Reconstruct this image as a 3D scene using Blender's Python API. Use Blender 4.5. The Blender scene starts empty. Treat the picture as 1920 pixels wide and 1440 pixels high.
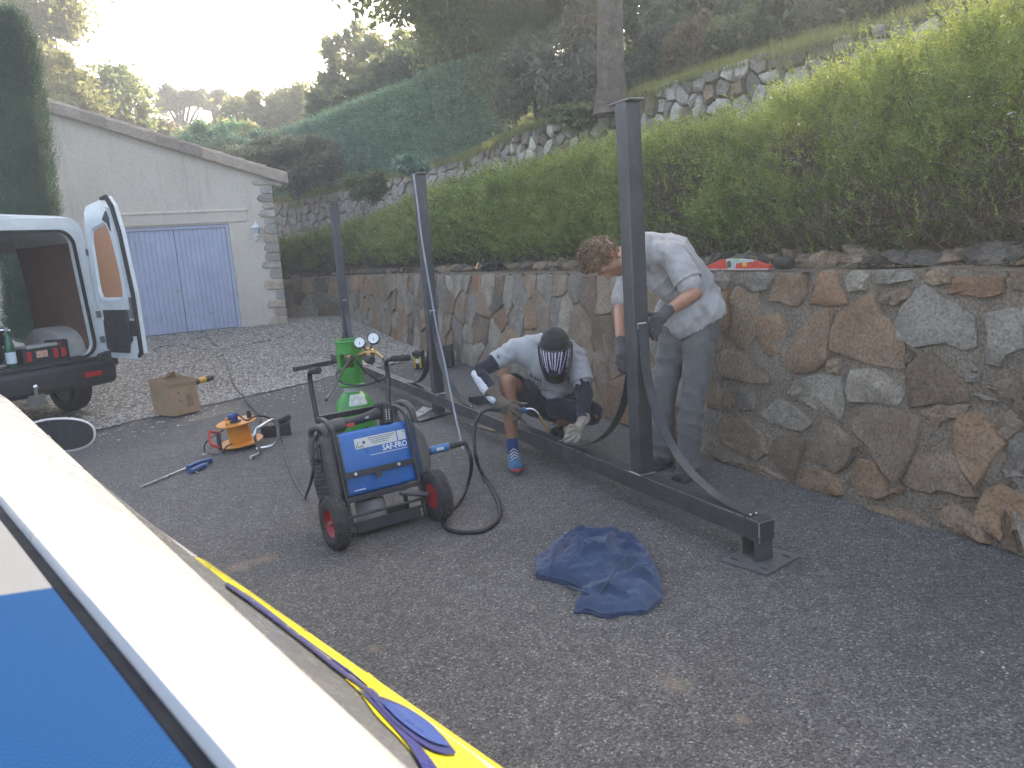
import bpy, bmesh, math, random
import numpy as np
from mathutils import Vector, Matrix, Quaternion, noise as mnoise

scene = bpy.context.scene
COL = scene.collection
R = math.radians
random.seed(11)
rng = np.random.default_rng(11)

# ------------------------------------------------------------------ camera
FPX, CX, CY, CAMH = 1443.0, 960.0, 720.0, 1.55          # focal length in photo pixels, centre, eye height
PITCH, ROLL = 0.17537, 0.06986
_fw = Vector((0, math.cos(PITCH), -math.sin(PITCH)))
_up0 = Vector((0, math.sin(PITCH), math.cos(PITCH)))
_rt0 = Vector((1, 0, 0))
RT = math.cos(ROLL) * _rt0 - math.sin(ROLL) * _up0
UP = math.cos(ROLL) * _up0 + math.sin(ROLL) * _rt0
FW = _fw
EYE = Vector((0, 0, CAMH))
cam_d = bpy.data.cameras.new('camera')
cam_d.sensor_width = 36
cam_d.lens = FPX / 1920 * 36
cam_d.clip_start = 0.02
cam_d.clip_end = 3000
cam_d.dof.use_dof = True
cam_d.dof.focus_distance = 5.5
cam_d.dof.aperture_fstop = 11
cam = bpy.data.objects.new('camera', cam_d)
COL.objects.link(cam)
m = Matrix((RT, UP, -FW)).transposed().to_4x4()
m.translation = EYE
cam.matrix_world = m
scene.camera = cam

# ------------------------------------------------------------------ light
SUN_DIR = (RT * ((1560 - CX) / FPX) + UP * ((CY + 470) / FPX) + FW).normalized()   # towards the sun, above the frame
SUN_EL = math.asin(SUN_DIR.z)
SUN_AZ = math.atan2(SUN_DIR.x, SUN_DIR.y)
world = bpy.data.worlds.new('World')
scene.world = world
world.use_nodes = True
wn = world.node_tree
bg = wn.nodes['Background']
sky = wn.nodes.new('ShaderNodeTexSky')
sky.sky_type = 'NISHITA'
sky.sun_disc = False
sky.sun_elevation = SUN_EL
sky.sun_rotation = SUN_AZ
sky.air_density = 0.7
sky.dust_density = 3.4
sky.ozone_density = 0.6
tint = wn.nodes.new('ShaderNodeMix')                        # hazy evening air: a whiter, warmer sky
tint.data_type = 'RGBA'
tint.blend_type = 'MULTIPLY'
tint.inputs[0].default_value = 1.0
tint.inputs[7].default_value = (1.08, 1.0, 0.89, 1)
wn.links.new(sky.outputs[0], tint.inputs[6])
wn.links.new(tint.outputs[2], bg.inputs[0])
bg.inputs[1].default_value = 0.15
sun_d = bpy.data.lights.new('sun', 'SUN')
sun_d.energy = 2.2
sun_d.angle = R(0.6)
sun_d.color = (1.0, 0.88, 0.70)
sun = bpy.data.objects.new('sun', sun_d)
COL.objects.link(sun)
sun.rotation_euler = (-SUN_DIR).to_track_quat('-Z', 'Y').to_euler()
sun.location = (0, 0, 40)
scene.view_settings.view_transform = 'Standard'
scene.view_settings.look = 'None'
scene.view_settings.exposure = 2.6
scene.view_settings.gamma = 1
scene.view_settings.use_curve_mapping = False
scene.cycles.max_bounces = 8
scene.cycles.transparent_max_bounces = 16
scene.cycles.volume_bounces = 0


def ray(px, py):
    return RT * ((px - CX) / FPX) + UP * ((CY - py) / FPX) + FW


def at(px, py, z=0.0):
    """point of the place that the photo shows at a pixel, at height z"""
    d = ray(px, py)
    return EYE + d * ((z - CAMH) / d.z)


def dep(px, py, y):
    """point that the photo shows at a pixel, y metres ahead"""
    d = ray(px, py)
    return EYE + d * (y / d.y)


def onplane(px, py, p, n):
    d = ray(px, py)
    return EYE + d * ((p - EYE).dot(n) / d.dot(n))


def line_hit(line, off, px, py):
    """where a photo pixel meets the upright surface off metres behind a wall line: (distance along it, height)"""
    d = ray(px, py)
    best = None
    prev = None
    for i in range(401):
        u = line.len * i / 400
        q = line.pt(u) + line.nrm(u) * off
        c = d.x * q.y - d.y * q.x
        if prev is not None and prev[1] * c <= 0 and q.y > 0:
            t = prev[1] / (prev[1] - c + 1e-12)
            uu = prev[0] + (u - prev[0]) * t
            q = line.pt(uu) + line.nrm(uu) * off
            best = (uu, CAMH + d.z * (q.y / d.y))
        prev = (u, c)
    return best
# ------------------------------------------------------------------ object helpers
MW = {}                                                   # world matrix of each thing


def link(o, parent=None):
    COL.objects.link(o)
    if parent is not None:
        o.parent = parent
    return o


def thing(name, label, cat, loc=(0, 0, 0), rz=0.0, group=None, mat=None):
    o = bpy.data.objects.new(name, None)
    o.empty_display_size = 0.1
    M = Matrix.Translation(Vector(loc)) @ Matrix.Rotation(rz, 4, 'Z') if mat is None else mat
    o.matrix_world = M
    link(o)
    MW[o.name] = M
    o['label'] = label
    o['category'] = cat
    if group:
        o['group'] = group
    return o


def tag(o, label=None, cat=None, group=None, kind=None):
    for k, v in (('label', label), ('category', cat), ('group', group), ('kind', kind)):
        if v:
            o[k] = v
    return o


def wmat(o):
    return MW.get(o.name, Matrix.Identity(4))


class MB:
    """collects shapes and links them as one mesh object"""

    def __init__(s):
        s.v, s.f, s.mi, s.cur = [], [], [], 0
        s.M = Matrix.Identity(4)

    def add(s, vs, fs):
        b = len(s.v)
        M = s.M
        s.v.extend([tuple(M @ Vector(p)) for p in vs])
        s.f.extend([tuple(i + b for i in f) for f in fs])
        s.mi.extend([s.cur] * len(fs))
        return s

    def box(s, c, size, rot=None, taper=1.0):
        x, y, z = [k / 2 for k in size]
        vs = []
        for dz in (-1, 1):
            t = taper if dz > 0 else 1.0
            for dx, dy in ((-1, -1), (1, -1), (1, 1), (-1, 1)):
                vs.append(Vector((dx * x * t, dy * y * t, dz * z)))
        if rot is not None:
            vs = [rot @ v for v in vs]
        c = Vector(c)
        s.add([v + c for v in vs], [(3, 2, 1, 0), (4, 5, 6, 7), (0, 1, 5, 4), (1, 2, 6, 5), (2, 3, 7, 6), (3, 0, 4, 7)])
        return s

    def bar(s, a, b, w, h, up=(0, 0, 1)):
        """square bar from a to b, w across, h along up"""
        a, b = Vector(a), Vector(b)
        d = (b - a).normalized()
        u = Vector(up)
        x = d.cross(u)
        if x.length < 1e-4:
            x = d.cross(Vector((0, 1, 0)))
        x.normalize()
        u = x.cross(d).normalized()
        vs = [p + x * (i * w / 2) + u * (j * h / 2) for p in (a, b) for i, j in ((-1, -1), (1, -1), (1, 1), (-1, 1))]
        s.add(vs, [(3, 2, 1, 0), (4, 5, 6, 7), (0, 1, 5, 4), (1, 2, 6, 5), (2, 3, 7, 6), (3, 0, 4, 7)])
        return s

    def tube(s, pts, r, seg=8, caps=True, flat=1.0):
        pts = [Vector(p) for p in pts]
        n = len(pts)
        rs = r if isinstance(r, (list, tuple)) else [r] * n
        t0 = (pts[1] - pts[0]).normalized()
        ref = Vector((0, 0, 1)) if abs(t0.z) < 0.9 else Vector((1, 0, 0))
        x = t0.cross(ref).normalized()
        vs, fs = [], []
        for i, p in enumerate(pts):
            t = (pts[min(i + 1, n - 1)] - pts[max(i - 1, 0)]).normalized()
            x = (x - t * x.dot(t))
            if x.length < 1e-6:
                x = t.orthogonal()
            x.normalize()
            y = t.cross(x)
            for k in range(seg):
                a = 2 * math.pi * k / seg
                vs.append(p + x * (math.cos(a) * rs[i]) + y * (math.sin(a) * rs[i] * flat))
        for i in range(n - 1):
            for k in range(seg):
                k2 = (k + 1) % seg
                fs.append((i * seg + k, i * seg + k2, (i + 1) * seg + k2, (i + 1) * seg + k))
        if caps:
            fs.append(tuple(reversed(range(seg))))
            fs.append(tuple((n - 1) * seg + k for k in range(seg)))
        s.add(vs, fs)
        return s

    def lathe(s, prof, seg=24, M=None, caps=True, arc=(0, 2 * math.pi)):
        """prof: (radius, z) pairs turned about z"""
        M = M or Matrix.Identity(4)
        full = abs(arc[1] - arc[0] - 2 * math.pi) < 1e-6
        cols = seg if full else seg + 1
        vs, fs = [], []
        for r_, z_ in prof:
            for k in range(cols):
                a = arc[0] + (arc[1] - arc[0]) * k / seg
                vs.append(M @ Vector((r_ * math.cos(a), r_ * math.sin(a), z_)))
        for i in range(len(prof) - 1):
            for k in range(seg):
                k2 = (k + 1) % cols
                fs.append((i * cols + k, i * cols + k2, (i + 1) * cols + k2, (i + 1) * cols + k))
        if caps and full:
            if prof[0][0] > 1e-5:
                fs.append(tuple(reversed(range(seg))))
            if prof[-1][0] > 1e-5:
                fs.append(tuple((len(prof) - 1) * cols + k for k in range(seg)))
        s.add(vs, fs)
        return s

    def prism(s, poly, d, M=None):
        """2d outline (x, y) given thickness d along z"""
        M = M or Matrix.Identity(4)
        n = len(poly)
        vs = [M @ Vector((x, y, 0)) for x, y in poly] + [M @ Vector((x, y, d)) for x, y in poly]
        fs = [tuple(reversed(range(n))), tuple(range(n, 2 * n))] + [(i, (i + 1) % n, n + (i + 1) % n, n + i) for i in range(n)]
        s.add(vs, fs)
        return s

    def ribbon(s, pts, side, w, t):
        """flat bar along pts, w wide along side, t thick"""
        pts = [Vector(p) for p in pts]
        side = Vector(side).normalized()
        vs, fs = [], []
        n = len(pts)
        for i, p in enumerate(pts):
            d = (pts[min(i + 1, n - 1)] - pts[max(i - 1, 0)]).normalized()
            nn = d.cross(side).normalized()
            for a, b in ((-1, -1), (1, -1), (1, 1), (-1, 1)):
                vs.append(p + side * (a * w / 2) + nn * (b * t / 2))
        for i in range(n - 1):
            for k in range(4):
                k2 = (k + 1) % 4
                fs.append((i * 4 + k, i * 4 + k2, (i + 1) * 4 + k2, (i + 1) * 4 + k))
        fs.append((3, 2, 1, 0))
        fs.append(tuple((n - 1) * 4 + k for k in range(4)))
        s.add(vs, fs)
        return s

    def grid(s, fn, nu, nv, flip=False):
        vs = [fn(i / nu, j / nv) for j in range(nv + 1) for i in range(nu + 1)]
        fs = []
        for j in range(nv):
            for i in range(nu):
                a = j * (nu + 1) + i
                q = (a, a + 1, a + nu + 2, a + nu + 1)
                fs.append(q[::-1] if flip else q)
        s.add(vs, fs)
        return s

    def sphere(s, c, r, seg=12, rings=8, sc=(1, 1, 1), rot=None):
        c = Vector(c)
        vs, fs = [], []
        for i in range(rings + 1):
            th = math.pi * i / rings
            for k in range(seg):
                ph = 2 * math.pi * k / seg
                v = Vector((r * sc[0] * math.sin(th) * math.cos(ph), r * sc[1] * math.sin(th) * math.sin(ph), r * sc[2] * math.cos(th)))
                vs.append((rot @ v if rot is not None else v) + c)
        for i in range(rings):
            for k in range(seg):
                k2 = (k + 1) % seg
                fs.append((i * seg + k, (i + 1) * seg + k, (i + 1) * seg + k2, i * seg + k2))
        s.add(vs, fs)
        return s

    def build(s, name, mat, parent=None, smooth=False, bevel=0.0, world=False, seg=2, kind=None, weld=False):
        """world: the points are world points although the parent stands elsewhere"""
        me = bpy.data.meshes.new(name)
        vs = s.v
        if world and parent is not None:
            M = wmat(parent)
            p = parent
            inv = M.inverted()
            vs = [tuple(inv @ Vector(v)) for v in vs]
        me.from_pydata(vs, [], s.f)
        mats = mat if isinstance(mat, (list, tuple)) else [mat]
        for k in mats:
            me.materials.append(k)
        if len(mats) > 1:
            me.polygons.foreach_set('material_index', s.mi)
        bm = bmesh.new()
        bm.from_mesh(me)
        bmesh.ops.remove_doubles(bm, verts=bm.verts, dist=1e-6 if not weld else 1e-4)
        bmesh.ops.recalc_face_normals(bm, faces=bm.faces)
        bm.to_mesh(me)
        bm.free()
        if smooth:
            me.polygons.foreach_set('use_smooth', [True] * len(me.polygons))
            me.set_sharp_from_angle(angle=R(smooth if smooth is not True else 38))
        o = bpy.data.objects.new(name, me)
        link(o, parent)
        if parent is not None:
            MW[o.name] = wmat(parent)
        if bevel:
            md = o.modifiers.new('edge', 'BEVEL')
            md.width = bevel
            md.segments = seg
            md.limit_method = 'ANGLE'
            md.angle_limit = R(35)
            md.harden_normals = False
        if kind:
            o['kind'] = kind
        return o


def fast_mesh(name, verts, faces, mat, parent=None, smooth=False, kind=None):
    """verts (n,3), faces (m,k) arrays -> one object"""
    me = bpy.data.meshes.new(name)
    verts = np.ascontiguousarray(verts, dtype=np.float32)
    faces = np.ascontiguousarray(faces, dtype=np.int32)
    k = faces.shape[1]
    me.vertices.add(len(verts))
    me.vertices.foreach_set('co', verts.ravel())
    me.loops.add(faces.size)
    me.loops.foreach_set('vertex_index', faces.ravel())
    me.polygons.add(len(faces))
    me.polygons.foreach_set('loop_start', np.arange(0, faces.size, k, dtype=np.int32))
    if smooth:
        me.polygons.foreach_set('use_smooth', np.ones(len(faces), dtype=bool))
    me.update(calc_edges=True)
    me.materials.append(mat)
    o = bpy.data.objects.new(name, me)
    link(o, parent)
    if parent is not None:
        MW[o.name] = wmat(parent)
    if kind:
        o['kind'] = kind
    return o


def local(pts, parent):
    inv = np.array(wmat(parent).inverted())
    pts = np.asarray(pts)
    return pts @ inv[:3, :3].T + inv[:3, 3]


def bez(pts, n=24):
    """smooth curve (Catmull-Rom) through pts"""
    pts = [Vector(p) for p in pts]
    P = [pts[0] * 2 - pts[1]] + pts + [pts[-1] * 2 - pts[-2]]
    out = []
    segs = len(pts) - 1
    per = max(2, n // segs)
    for i in range(segs):
        a, b, c, d = P[i:i + 4]
        for k in range(per):
            t = k / per
            out.append(0.5 * ((2 * b) + (c - a) * t + (2 * a - 5 * b + 4 * c - d) * t * t + (3 * b - 3 * c + d - a) * t ** 3))
    out.append(pts[-1])
    return out


def fbm(x, y, z=0.0, o=4):
    return mnoise.fractal(Vector((x, y, z)), 1.0, 2.0, o)


# ------------------------------------------------------------------ materials
def new_mat(name):
    m = bpy.data.materials.new(name)
    m.use_nodes = True
    nt = m.node_tree
    return m, nt, nt.nodes['Principled BSDF']


def nd(nt, typ, **kw):
    n = nt.nodes.new(typ)
    for k, v in kw.items():
        if hasattr(n, k):
            setattr(n, k, v)
        else:
            n.inputs[k.replace('_', ' ')].default_value = v
    return n


def coords(nt, scale=(1, 1, 1), obj=True):
    tc = nt.nodes.new('ShaderNodeTexCoord')
    mp = nt.nodes.new('ShaderNodeMapping')
    mp.inputs['Scale'].default_value = scale
    nt.links.new(tc.outputs['Object' if obj else 'Generated'], mp.inputs[0])
    return mp.outputs[0]


def ramp(nt, fac, stops):
    r = nt.nodes.new('ShaderNodeValToRGB')
    el = r.color_ramp.elements
    while len(el) > 1:
        el.remove(el[-1])
    el[0].position, el[0].color = stops[0][0], (*stops[0][1], 1)
    for p, c in stops[1:]:
        e = el.new(p)
        e.color = (*c, 1)
    nt.links.new(fac, r.inputs[0])
    return r.outputs[0]


def tex(nt, co, scale, detail=4, rough=0.55, typ='noise', **kw):
    if typ == 'noise':
        n = nt.nodes.new('ShaderNodeTexNoise')
        n.inputs['Detail'].default_value = detail
        n.inputs['Roughness'].default_value = rough
        out = n.outputs['Fac']
    else:
        n = nt.nodes.new('ShaderNodeTexVoronoi')
        for k, v in kw.items():
            setattr(n, k, v)
        out = n.outputs['Distance']
    n.inputs['Scale'].default_value = scale
    nt.links.new(co, n.inputs['Vector'])
    return out


def mix(nt, a, b, f, mode='MIX'):
    n = nt.nodes.new('ShaderNodeMix')
    n.data_type = 'RGBA'
    n.blend_type = mode
    for sock, v in ((n.inputs[0], f), (n.inputs[6], a), (n.inputs[7], b)):
        if isinstance(v, (int, float)):
            sock.default_value = v
        elif isinstance(v, tuple):
            sock.default_value = (*v[:3], 1)
        else:
            nt.links.new(v, sock)
    return n.outputs[2]


def math_n(nt, op, a, b=0.0):
    n = nt.nodes.new('ShaderNodeMath')
    n.operation = op
    for i, v in enumerate((a, b)):
        if isinstance(v, (int, float)):
            n.inputs[i].default_value = v
        else:
            nt.links.new(v, n.inputs[i])
    return n.outputs[0]


def bump(nt, b, height, strength=0.3, dist=0.01, chain=None):
    n = nt.nodes.new('ShaderNodeBump')
    n.inputs['Strength'].default_value = strength
    n.inputs['Distance'].default_value = dist
    nt.links.new(height, n.inputs['Height'])
    if chain is not None:
        nt.links.new(chain, n.inputs['Normal'])
    nt.links.new(n.outputs[0], b.inputs['Normal'])
    return n.outputs[0]


_simple = {}


def simple(name, col, rough=0.5, metal=0.0, var=0.25, scale=6.0, bmp=0.0, bscale=60.0, dirt=0.0, dirtcol=(0.09, 0.075, 0.06), coat=0.0, spec=0.5):
    """plain paint / plastic / metal with wear: colour drift, roughness drift, dust, fine relief"""
    if name in _simple:
        return _simple[name]
    m, nt, b = new_mat(name)
    co = coords(nt)
    n1 = tex(nt, co, scale, 5)
    lo = tuple(c * (1 - var) for c in col)
    hi = tuple(min(1, c * (1 + var * 0.7)) for c in col)
    c = ramp(nt, n1, [(0.3, lo), (0.7, hi)])
    if dirt:
        n2 = tex(nt, co, scale * 2.7, 8, 0.7)
        f = ramp(nt, n2, [(0.46, (0, 0, 0)), (0.72, (dirt,) * 3)])
        c = mix(nt, c, dirtcol, f)
    nt.links.new(c, b.inputs['Base Color'])
    n3 = tex(nt, co, scale * 5, 6)
    rr = ramp(nt, n3, [(0.25, (max(0.03, rough * 0.78),) * 3), (0.75, (min(1, rough * 1.25),) * 3)])
    nt.links.new(rr, b.inputs['Roughness'])
    b.inputs['Metallic'].default_value = metal
    b.inputs['Specular IOR Level'].default_value = spec
    if coat:
        b.inputs['Coat Weight'].default_value = coat
        b.inputs['Coat Roughness'].default_value = 0.12
    if bmp:
        bump(nt, b, tex(nt, co, bscale, 3), bmp, 0.002)
    _simple[name] = m
    return m


def leaf_mat(name, cols, trans=0.45, tcol=None, rough=0.55, scale=1.6, wn=.55):
    """foliage: each leaf picks its own tone; light passes through"""
    m, nt, b = new_mat(name)
    g = nt.nodes.new('ShaderNodeNewGeometry')
    co = coords(nt)
    n1 = tex(nt, co, scale, 4, .6)
    n1 = ramp(nt, n1, [(.32, (0, 0, 0)), (.68, (1, 1, 1))])
    f = math_n(nt, 'ADD', math_n(nt, 'MULTIPLY', g.outputs['Random Per Island'], 1 - wn), math_n(nt, 'MULTIPLY', n1, wn))
    cols = [tuple(min(.9, x * 1.22) for x in c_) for c_ in cols]
    k = len(cols) - 1
    c = ramp(nt, f, [(0.12 + 0.76 * i / k, cc) for i, cc in enumerate(cols)])
    nt.links.new(c, b.inputs['Base Color'])
    b.inputs['Roughness'].default_value = rough
    b.inputs['Specular IOR Level'].default_value = 0.3
    tr = nt.nodes.new('ShaderNodeBsdfTranslucent')
    tc = tcol or tuple(min(1, x) for x in (cols[-1][0] * 1.9, cols[-1][1] * 1.7, cols[-1][2] * 0.6))
    nt.links.new(mix(nt, c, tc, 0.6), tr.inputs[0])
    ms = nt.nodes.new('ShaderNodeMixShader')
    ms.inputs[0].default_value = trans
    nt.links.new(b.outputs[0], ms.inputs[1])
    nt.links.new(tr.outputs[0], ms.inputs[2])
    nt.links.new(ms.outputs[0], nt.nodes['Material Output'].inputs[0])
    return m
# ------------------------------------------------------------------ ground
B0, B1 = at(165, 812), at(770, 676)                       # edge between asphalt and gravel
_bd = (B1 - B0).normalized()
_bn = Vector((-_bd.y, _bd.x, 0))


def past_edge(x, y):
    return (Vector((x, y, 0)) - B0).dot(_bn)


def gz(x, y):
    """height of the yard: level asphalt, gravel rising gently to the garage"""
    t = min(1, max(0, past_edge(x, y) / 6.5))
    return 0.24 * t * t * (3 - 2 * t)


WARM_SPOTS = [(*at(450, 1062, 0).xy, .11), (*at(500, 1045, 0).xy, .09), (*at(1265, 1285, 0).xy, .07), (*at(1390, 1350, 0).xy, .035), (*at(700, 1218, 0).xy, .035), (*at(1000, 1140, 0).xy, .03)]  # small warm-toned spots mixed into the asphalt colour: x, y, radius


def asphalt_mat():
    m, nt, b = new_mat('asphalt')
    co = coords(nt)
    v = nt.nodes.new('ShaderNodeTexVoronoi')
    v.inputs['Scale'].default_value = 140
    nt.links.new(co, v.inputs['Vector'])
    sep = nt.nodes.new('ShaderNodeSeparateColor')
    nt.links.new(v.outputs['Color'], sep.inputs[0])
    grit = ramp(nt, sep.outputs[0], [(0.0, (0.022, 0.022, 0.024)), (0.45, (0.055, 0.056, 0.058)), (0.8, (0.075, 0.076, 0.08)), (0.95, (0.112, 0.111, 0.111)), (1.0, (0.19, 0.186, 0.178))])
    big = tex(nt, co, 0.55, 5, 0.6)
    tone = ramp(nt, big, [(0.3, (1.2, 1.16, 1.10)), (0.7, (1.95, 1.87, 1.75))])
    c = mix(nt, grit, tone, 1.0, 'MULTIPLY')
    mid = tex(nt, co, 2.6, 6, 0.7)
    sand = ramp(nt, mid, [(0.60, (0, 0, 0)), (0.74, (0.34,) * 3)])
    c = mix(nt, c, (0.16, 0.12, 0.085), sand)
    fine = ramp(nt, tex(nt, co, 9.0, 8, 0.7), [(0.3, (0.78,) * 3), (0.7, (1.22,) * 3)])
    c = mix(nt, c, fine, 1.0, 'MULTIPLY')
    for sx_, sy_, rad_ in WARM_SPOTS:
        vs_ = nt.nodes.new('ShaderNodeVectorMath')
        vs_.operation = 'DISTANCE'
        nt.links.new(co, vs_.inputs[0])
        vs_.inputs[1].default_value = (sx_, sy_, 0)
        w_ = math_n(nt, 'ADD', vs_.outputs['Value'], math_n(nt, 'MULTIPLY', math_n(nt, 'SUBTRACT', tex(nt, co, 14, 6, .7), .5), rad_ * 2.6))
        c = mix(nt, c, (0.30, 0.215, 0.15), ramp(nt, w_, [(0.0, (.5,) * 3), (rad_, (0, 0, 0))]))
    nt.links.new(c, b.inputs['Base Color'])
    b.inputs['Roughness'].default_value = 0.82
    h = math_n(nt, 'SUBTRACT', 1.0, v.outputs['Distance'])
    n1 = bump(nt, b, h, 0.75, 0.006)
    bump(nt, b, tex(nt, co, 14, 4), 0.25, 0.01, n1)
    return m


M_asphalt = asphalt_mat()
xs = np.concatenate([np.linspace(-60, -12, 14), np.linspace(-11, 6, 52), np.linspace(8, 60, 12)])
ys = np.concatenate([np.linspace(-30, -2, 10), np.linspace(-1.5, 24, 76), np.linspace(27, 70, 10)])
g = MB()
vs = [(x, y, gz(x, y) + 0.012 * fbm(x * .5, y * .5) * min(1, max(0, y / 3))) for y in ys for x in xs]
fs = [(j * len(xs) + i, j * len(xs) + i + 1, (j + 1) * len(xs) + i + 1, (j + 1) * len(xs) + i) for j in range(len(ys) - 1) for i in range(len(xs) - 1)]
g.add(vs, fs)
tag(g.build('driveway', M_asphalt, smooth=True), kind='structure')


def ground_z(x, y):
    return gz(x, y) + 0.012 * fbm(x * .5, y * .5) * min(1, max(0, y / 3))


M_earth = simple('earth', (0.11, 0.085, 0.06), 0.95, var=0.5, scale=1.2, bmp=0.6, bscale=25)
g = MB()
g.grid(lambda u, v: Vector((-92 + 150 * u, -32 + 150 * v, -0.15)), 8, 8)
tag(g.build('ground', M_earth), kind='structure')

# gravel: a stony sheet and loose pebbles on it
M_gravel_bed = simple('gravel_bed', (0.20, 0.18, 0.155), 0.95, var=0.5, scale=9, bmp=0.8, bscale=45, spec=0.2)
g = MB()
NU, NV = 60, 30
def gravel_pt(u, v):
    p = B0 + _bd * (-9 + 20 * u) + _bn * (v * 9.5)
    if v == 0:
        p = p + _bn * (0.10 * fbm(u * 40, 3))
    return Vector((p.x, p.y, ground_z(p.x, p.y) + (0.012 if v > 0 else 0.001)))
g.grid(gravel_pt, NU, NV)
tag(g.build('gravel_bed', M_gravel_bed, smooth=True), kind='structure')


def pebble_mat():
    m, nt, b = new_mat('pebble')
    gi = nt.nodes.new('ShaderNodeNewGeometry')
    c = ramp(nt, gi.outputs['Random Per Island'], [(0.0, (0.12, 0.105, 0.092)), (0.3, (0.25, 0.228, 0.205)), (0.7, (0.37, 0.345, 0.31)), (1.0, (0.53, 0.505, 0.47))])
    nt.links.new(c, b.inputs['Base Color'])
    b.inputs['Roughness'].default_value = 0.85
    return m


M_pebble = pebble_mat()


def scatter_pebbles(name, pos, size, kind='stuff'):
    n = len(pos)
    base = np.array([(1, 0, 0), (0.3, 0.9, 0), (-0.9, 0.5, 0), (-0.7, -0.7, 0), (0.4, -0.9, 0), (0.1, 0.05, 0.75)])
    ang = rng.uniform(0, 2 * np.pi, n)
    sx = size * rng.uniform(0.7, 1.5, n)
    sy = size * rng.uniform(0.6, 1.0, n)
    sz = size * rng.uniform(0.5, 1.1, n)
    b = base[None] * np.stack([sx, sy, sz], 1)[:, None, :]
    b = b + rng.normal(0, 0.12, b.shape) * size[:, None, None] * np.array([1, 1, .6])
    ca, sa = np.cos(ang)[:, None], np.sin(ang)[:, None]
    x = b[:, :, 0] * ca - b[:, :, 1] * sa
    y = b[:, :, 0] * sa + b[:, :, 1] * ca
    v = np.stack([x, y, b[:, :, 2]], -1) + pos[:, None, :]
    f = np.array([(0, 1, 5), (1, 2, 5), (2, 3, 5), (3, 4, 5), (4, 0, 5)])
    F = (np.arange(n) * 6)[:, None, None] + f[None]
    return tag(fast_mesh(name, v.reshape(-1, 3), F.reshape(-1, 3), M_pebble), kind=kind)


n = 90000
u = rng.uniform(-6.5, 8.5, n)
v = rng.uniform(0, 1, n) ** 1.5 * 9.0
edge_j = 0.14 * np.array([fbm(a * 1.4, 7.0) for a in u])
px_ = B0.x + _bd.x * u + _bn.x * v
py_ = B0.y + _bd.y * u + _bn.y * v
keep = v > edge_j
px_, py_ = px_[keep], py_[keep]
pz_ = np.array([gz(a, b) for a, b in zip(px_, py_)]) + 0.016
scatter_pebbles('gravel', np.stack([px_, py_, pz_], 1), rng.uniform(0.011, 0.024, len(px_)))
# pebbles strayed onto the asphalt
n = 900
u = rng.uniform(-4, 6, n)
v = -np.abs(rng.normal(0, 0.45, n))
px_, py_ = B0.x + _bd.x * u + _bn.x * v, B0.y + _bd.y * u + _bn.y * v
n2 = 700
qx, qy = rng.uniform(-4, 2.2, n2), rng.uniform(1.6, 9, n2)
px_, py_ = np.concatenate([px_, qx]), np.concatenate([py_, qy])
pz_ = np.array([ground_z(a, b) for a, b in zip(px_, py_)])
sz_ = np.concatenate([rng.uniform(.008, .016, n), rng.uniform(.003, .007, n2)])
scatter_pebbles('stray_pebbles', np.stack([px_, py_, pz_], 1), sz_)

# ------------------------------------------------------------------ lines of the terraces
W1 = [Vector(p) for p in ((4.35, -0.85, 0), (2.30, 3.28, 0), (1.38, 5.16, 0), (-0.57, 10.45, 0), (-2.35, 14.6, 0), (-3.89, 18.09, 0), (-7.0, 19.55, 0))]
W1TOP = [1.30, 1.29, 1.285, 1.245, 1.21, 1.17, 1.16]


class Line:
    def __init__(s, pts):
        s.p = pts
        s.L = [0.0]
        for a, b in zip(pts, pts[1:]):
            s.L.append(s.L[-1] + (b - a).length)
        s.len = s.L[-1]

    def seg(s, u):
        for i in range(len(s.p) - 1):
            if u <= s.L[i + 1] or i == len(s.p) - 2:
                return i, (u - s.L[i]) / (s.L[i + 1] - s.L[i])

    def pt(s, u):
        i, t = s.seg(u)
        return s.p[i].lerp(s.p[i + 1], t)

    def val(s, u, vals):
        i, t = s.seg(u)
        return vals[i] * (1 - t) + vals[i + 1] * t

    def dirn(s, u):
        e = 0.5
        return (s.pt(min(s.len, u + e)) - s.pt(max(0, u - e))).normalized()

    def nrm(s, u):                                         # towards the hill
        d = s.dirn(u)
        return Vector((d.y, -d.x, 0)).normalized()


w1 = Line(W1)
BATTER = 0.13


def wall_pt(u, z, proud=0.0):
    p = w1.pt(u)
    top = w1.val(u, W1TOP)
    n = w1.nrm(u)
    q = p + n * (BATTER * z / 1.3 - proud)
    return Vector((q.x, q.y, z))


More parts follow.
